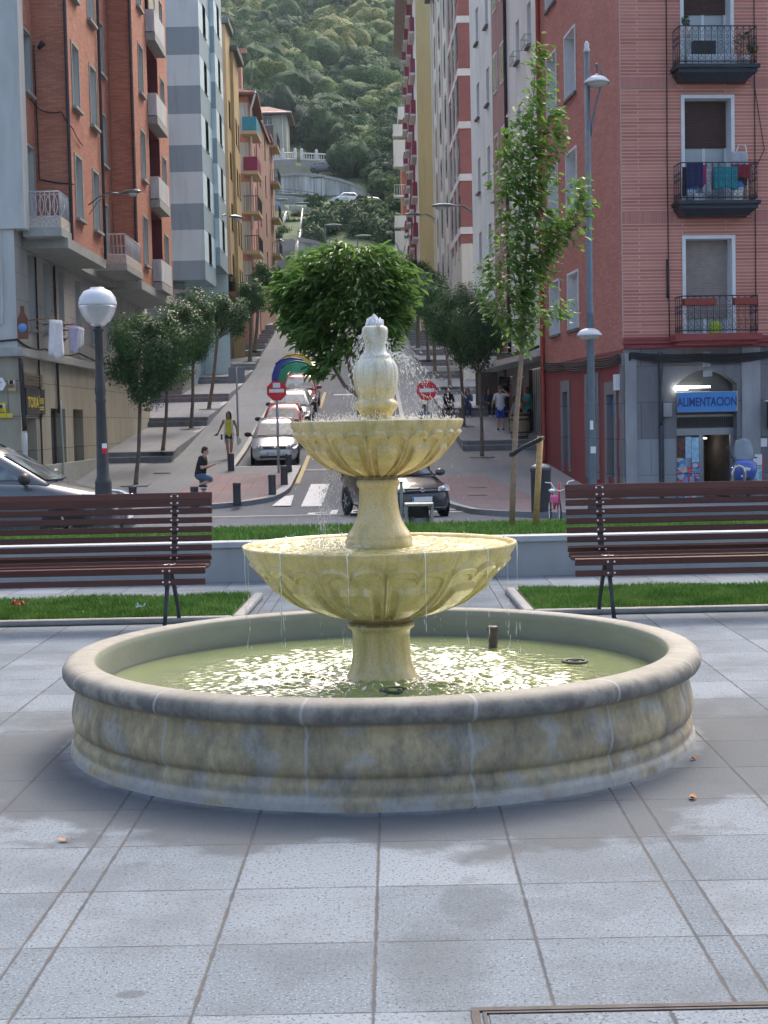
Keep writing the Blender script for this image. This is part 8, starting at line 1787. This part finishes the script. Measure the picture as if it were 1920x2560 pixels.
H_dk = plain('dark hair', (.02, .014, .012), .6, .3, 60); H_br = plain('brown hair', (.06, .035, .022), .6, .3, 60); H_auburn = plain('auburn hair', (.13, .045, .02), .6, .3, 60); H_sh = plain('cropped hair', (.16, .09, .065), .7, .2, 60)
# woman in yellow walking towards the camera
b = gz(574, 1146, pz, 45)
def ex_w(t, mb, V, TM):
    m = mb(); capsule(m, V['wrL']+Vector((-.03, -.06, -.03)), V['wrL']+Vector((-.13, -.1, -.09)), .022, .02); m.build('phone', M_bk, t)
    for s in (-1, 1):
        m = mb()
        for k in range(4): m.box((s*(.13+.01*k), -.13+.02*k, 1.30-.2*k), (.05, .02, .24), ry=s*.05)
        m.build('cardigan', M_w['white'], t)
    m = mb(); m.ell(V['wrR']+Vector((.05, -.02, -.26)), (.09, .06, .16), 10, 8); m.tube([V['wrR'], V['wrR']+Vector((.04, 0, -.14))], .012, 5); m.build('carrier_bag', plain('thin plastic bag', (.6, .64, .66), .3, .1, 20), t)
    m = mb(); m.box((-.27, -.06, .80), (.07, .1, .2)); m.build('handbag', M_w['navy'], t, bevel=.02)
    m = mb(); 
    for x in (-.035, .045): m.ell((x, -.160, 1.29), (.022, .01, .012), 8, 5)
    m.tube([(-.04, -.157, 1.235), (.0, -.163, 1.225), (.045, -.157, 1.235)], .006, 5); m.build('face_print', M_bk, t)
person('woman in yellow top and denim shorts walking down the left pavement', b, R(4), stand(elL=(-.30, .0, 1.15), wrL=(-.40, -.06, .95), elR=(.29, .02, 1.14), wrR=(.31, -.04, .92), knL=(-.07, -.10, .50), anL=(-.04, -.10, .10), knR=(.08, .03, .50), anR=(.05, .14, .13), shL=(-.185, 0, 1.39), shR=(.185, 0, 1.39)), 'tan', H_dk, .17, [('vest', cloths('yellow', (.62, .58, .04)), .012), ('hotpants', cloths('denim dark', (.025, .035, .075)))], M_blk, R(-25), 0, .95, None, False, ex_w)
# man with foot on a bollard looking at his phone
b = gz(507, 1266, pz, 38)
def ex_m(t, mb, V, TM): m = mb(); m.box(V['wrR']+Vector((.02, -.12, .03)), (.07, .14, .012), rx=.3); m.build('phone', M_bk, t); m = mb(); m.box((.04, -.165, 1.20), (.05, .012, .14)); m.build('shirt_print', M_ye, t)
person('man in black t-shirt and denim shorts resting a foot on a bollard', b, R(78), stand(pelvis=(0, .05, .90), chest=(0, -.02, 1.22), neck=(0, -.05, 1.40), head=(0, -.12, 1.53), shL=(-.18, -.03, 1.34), shR=(.18, -.03, 1.34), elL=(-.23, -.08, 1.08), elR=(.22, -.08, 1.08), wrL=(-.10, -.30, 1.14), wrR=(.10, -.32, 1.16), hpL=(-.09, .04, .86), hpR=(.09, .04, .86), knL=(-.12, -.32, .74), anL=(-.14, -.02, .62), toeL=(-.14, -.16, .56), knR=(.08, -.02, .47), anR=(.08, .0, .09), curlL=(0, -.3, .1), curlR=(0, -.3, .1)), 'fair', H_dk, 0, [('tshirt', cloths('black', (.012, .012, .016)), .02), ('shorts', cloths('denim', (.06, .12, .2)))], M_blk, 0, R(18), .98, None, False, ex_m)
# group on the right terraces
G2_ = 'people idling on the right terraces'; tf = lambda D: tz(D, RT)
q = RT[1]; seat = tz(q+.3, RT)
def at_terr(px, D): a = at(px, 1010, D); return a.x
WHs = M_wh
Ds = q-.28; zs0 = tz(q-.9, RT)
person('woman in black top and maroon patterned trousers seated on the step', Vector((at_terr(1119, q), q+.05, seat-.47+.02)), R(12), sit(.45, elL=(-.2, -.2, .62), wrL=(-.03, -.22, 1.06), curlL=(0, .2, .3), anL=(-.22, -.62, .04), knL=(-.2, -.42, .5), anR=(.16, -.42, .10), headtilt=0) if False else sit(.45, elL=(-.2, -.24, .78), wrL=(-.05, -.24, 1.04), anL=(-.24, -.60, .06), knL=(-.2, -.42, .5)), 'fair', H_br, .2, [('sweater', cloths('black knit', (.015, .015, .018)), .03), ('trousers', cloths('maroon print', (.12, .06, .075)))], WHs, 0, .1, 1.0, G2_)
person('long-haired woman in denim jacket and jeans seated between the tree trunks', Vector((at_terr(1169, q), q+.05, seat-.45)), R(-5), sit(.45, elR=(.2, -.22, .78), wrR=(.06, -.23, 1.05)), 'fair', H_auburn, .22, [('sweater', cloths('denim jacket', (.07, .13, .22)), .02), ('trousers', cloths('blue jeans', (.04, .07, .17)))], WHs, R(15), .1, .96, G2_)
person('seated person in denim jacket and dark trousers half hidden by a trunk', Vector((at_terr(1219, q), q+.05, seat-.45)), R(20), sit(.45), 'fair', H_dk, .15, [('sweater', cloths('mid denim', (.06, .10, .15)), .02), ('trousers', cloths('dark green cloth', (.03, .04, .03)))], WHs, 0, .1, .96, G2_)
m = MB(); c = Vector((at_terr(1240, q-.1), q-.05, seat+.16)); m.ell(c, (.17, .12, .2), 10, 8); m.ell(c+Vector((.14, 0, -.05)), (.1, .09, .11)); tag(m.build('plastic_bag', plain('white plastic bag', (.55, .62, .66), .35, .2, 14)), 'white plastic bag on the step right of the seated people', 'bag')
b = gz(1252, 1076, rt, 50); b.z = tz(b.y, RT)
person('man in white t-shirt and bright blue shorts standing with hand to head', b, R(175), stand(elL=(-.36, -.02, 1.38), wrL=(-.16, -.10, 1.56), elR=(.27, .05, 1.14), wrR=(.33, -.10, 1.02), curlL=(.3, .0, .2)), 'fair', H_sh, 0, [('tshirt', cloths('white tee', (.62, .64, .70)), .03), ('shorts', cloths('royal blue', (.02, .06, .42)), )], M_w['navy'], R(-20), .1, .97, G2_, True)
D = 62.2; x = at(1262, 960, D+1.2).x
person('person in dark jacket and magenta top at the dark doorway', Vector((x, D+1.2, tz(D+1.2, RT)+.3)), R(-20), stand(wrL=(-.1, -.22, 1.1), wrR=(.1, -.22, 1.12), curlL=(.2, 0, .1)), 'brown', H_dk, 0, [('sweater', cloths('dark jacket', (.02, .02, .035)), .02), ('trousers', cloths('dark trousers', (.02, .022, .03)))], M_blk, 0, .1, 1.0, G2_)
D = 57.6; x = at(1284, 1020, D).x
person('bearded person in grey t-shirt seated behind the standing man', Vector((x, D, tz(D, RT))), R(70), sit(.45), 'brown', H_dk, 0, [('tshirt', cloths('grey tee', (.24, .25, .27)), .03), ('trousers', cloths('black jeans', (.02, .02, .025)))], M_blk, 0, .2, 1.0, G2_)
m = MB(); m.box((x, D, tz(D, RT)+.43), (.4, .4, .04)); st2 = thing('stool', 'low dark stool under the seated person in grey', 'stool', (x, D, tz(D, RT))); m.build('seat', M_blk, st2)
for sx in (-.16, .16):
    for sy in (-.16, .16): m = MB(); m.tube([(x+sx, D+sy, tz(D, RT)), (x+sx, D+sy, tz(D, RT)+.42)], .018, 6); m.build('leg', M_blk, st2)
D = 56.3; x = at(1322, 1000, D).x
person('man in teal t-shirt playing a guitar beside the barrel table', Vector((x, D+.3, tz(D, RT)+.0)), R(-75), stand(elL=(-.26, -.12, 1.14), wrL=(-.02, -.26, 1.12), elR=(.28, -.14, 1.16), wrR=(.28, -.40, 1.26), curlL=(.3, -.2, -.2)), 'brown', H_dk, 0, [('tshirt', cloths('teal tee', (.02, .27, .30)), .03), ('trousers', cloths('dark trousers', (.02, .022, .03)))], M_blk, 0, .25, 1.0, G2_, False)
t = thing('guitar', 'brown acoustic guitar held by the man in teal', 'guitar', (x, D, tz(D, RT)+1.0)); M_gui = plain('guitar wood', (.33, .17, .07), .3); zz = tz(D, RT)+1.12; m = MB(); m.ell((x-.26, D+.12, zz), (.07, .17, .20), 14, 8); m.ell((x-.26, D+.34, zz+.02), (.06, .15, .17), 14, 8); m.build('sound_box', M_gui, t); m = MB(); m.tube([(x-.28, D+.05, zz+.03), (x-.32, D-.55, zz+.22)], .022, 6); m.box((x-.32, D-.62, zz+.25), (.04, .16, .07), rx=-.3); m.build('neck', M_blk, t)
D = 55.6; a = at(1062, 1018, D)
person('person in blue top walking on the road behind the fountain spray', Vector((a.x, D, zp(D)+.0)), R(15), stand(), 'tan', H_dk, 0, [('tshirt', cloths('blue tee', (.04, .12, .26)), .02), ('trousers', cloths('dark blue jeans', (.03, .04, .07)))], M_blk, R(30), 0, .97, G2_)
# ------------------------------------------------------------------ summer haze
m = MB(); m.bb(-330, 310, -8, 905, -3, 420); hz_ = m.build('haze', None, uv=False); t = bpy.data.materials.new('haze'); t.use_nodes = True; n = t.node_tree.nodes; n.remove(n['Principled BSDF'])
v = n.new('ShaderNodeVolumePrincipled'); v.inputs['Density'].default_value = .00015; v.inputs['Color'].default_value = (.72, .86, 1, 1); v.inputs['Anisotropy'].default_value = .2
t.node_tree.links.new(v.outputs[0], n['Material Output'].inputs['Volume']); hz_.data.materials.clear(); hz_.data.materials.append(t); hz_['kind'] = 'stuff'; hz_['label'] = 'thin blue summer haze'
S.cycles.volume_bounces = 0
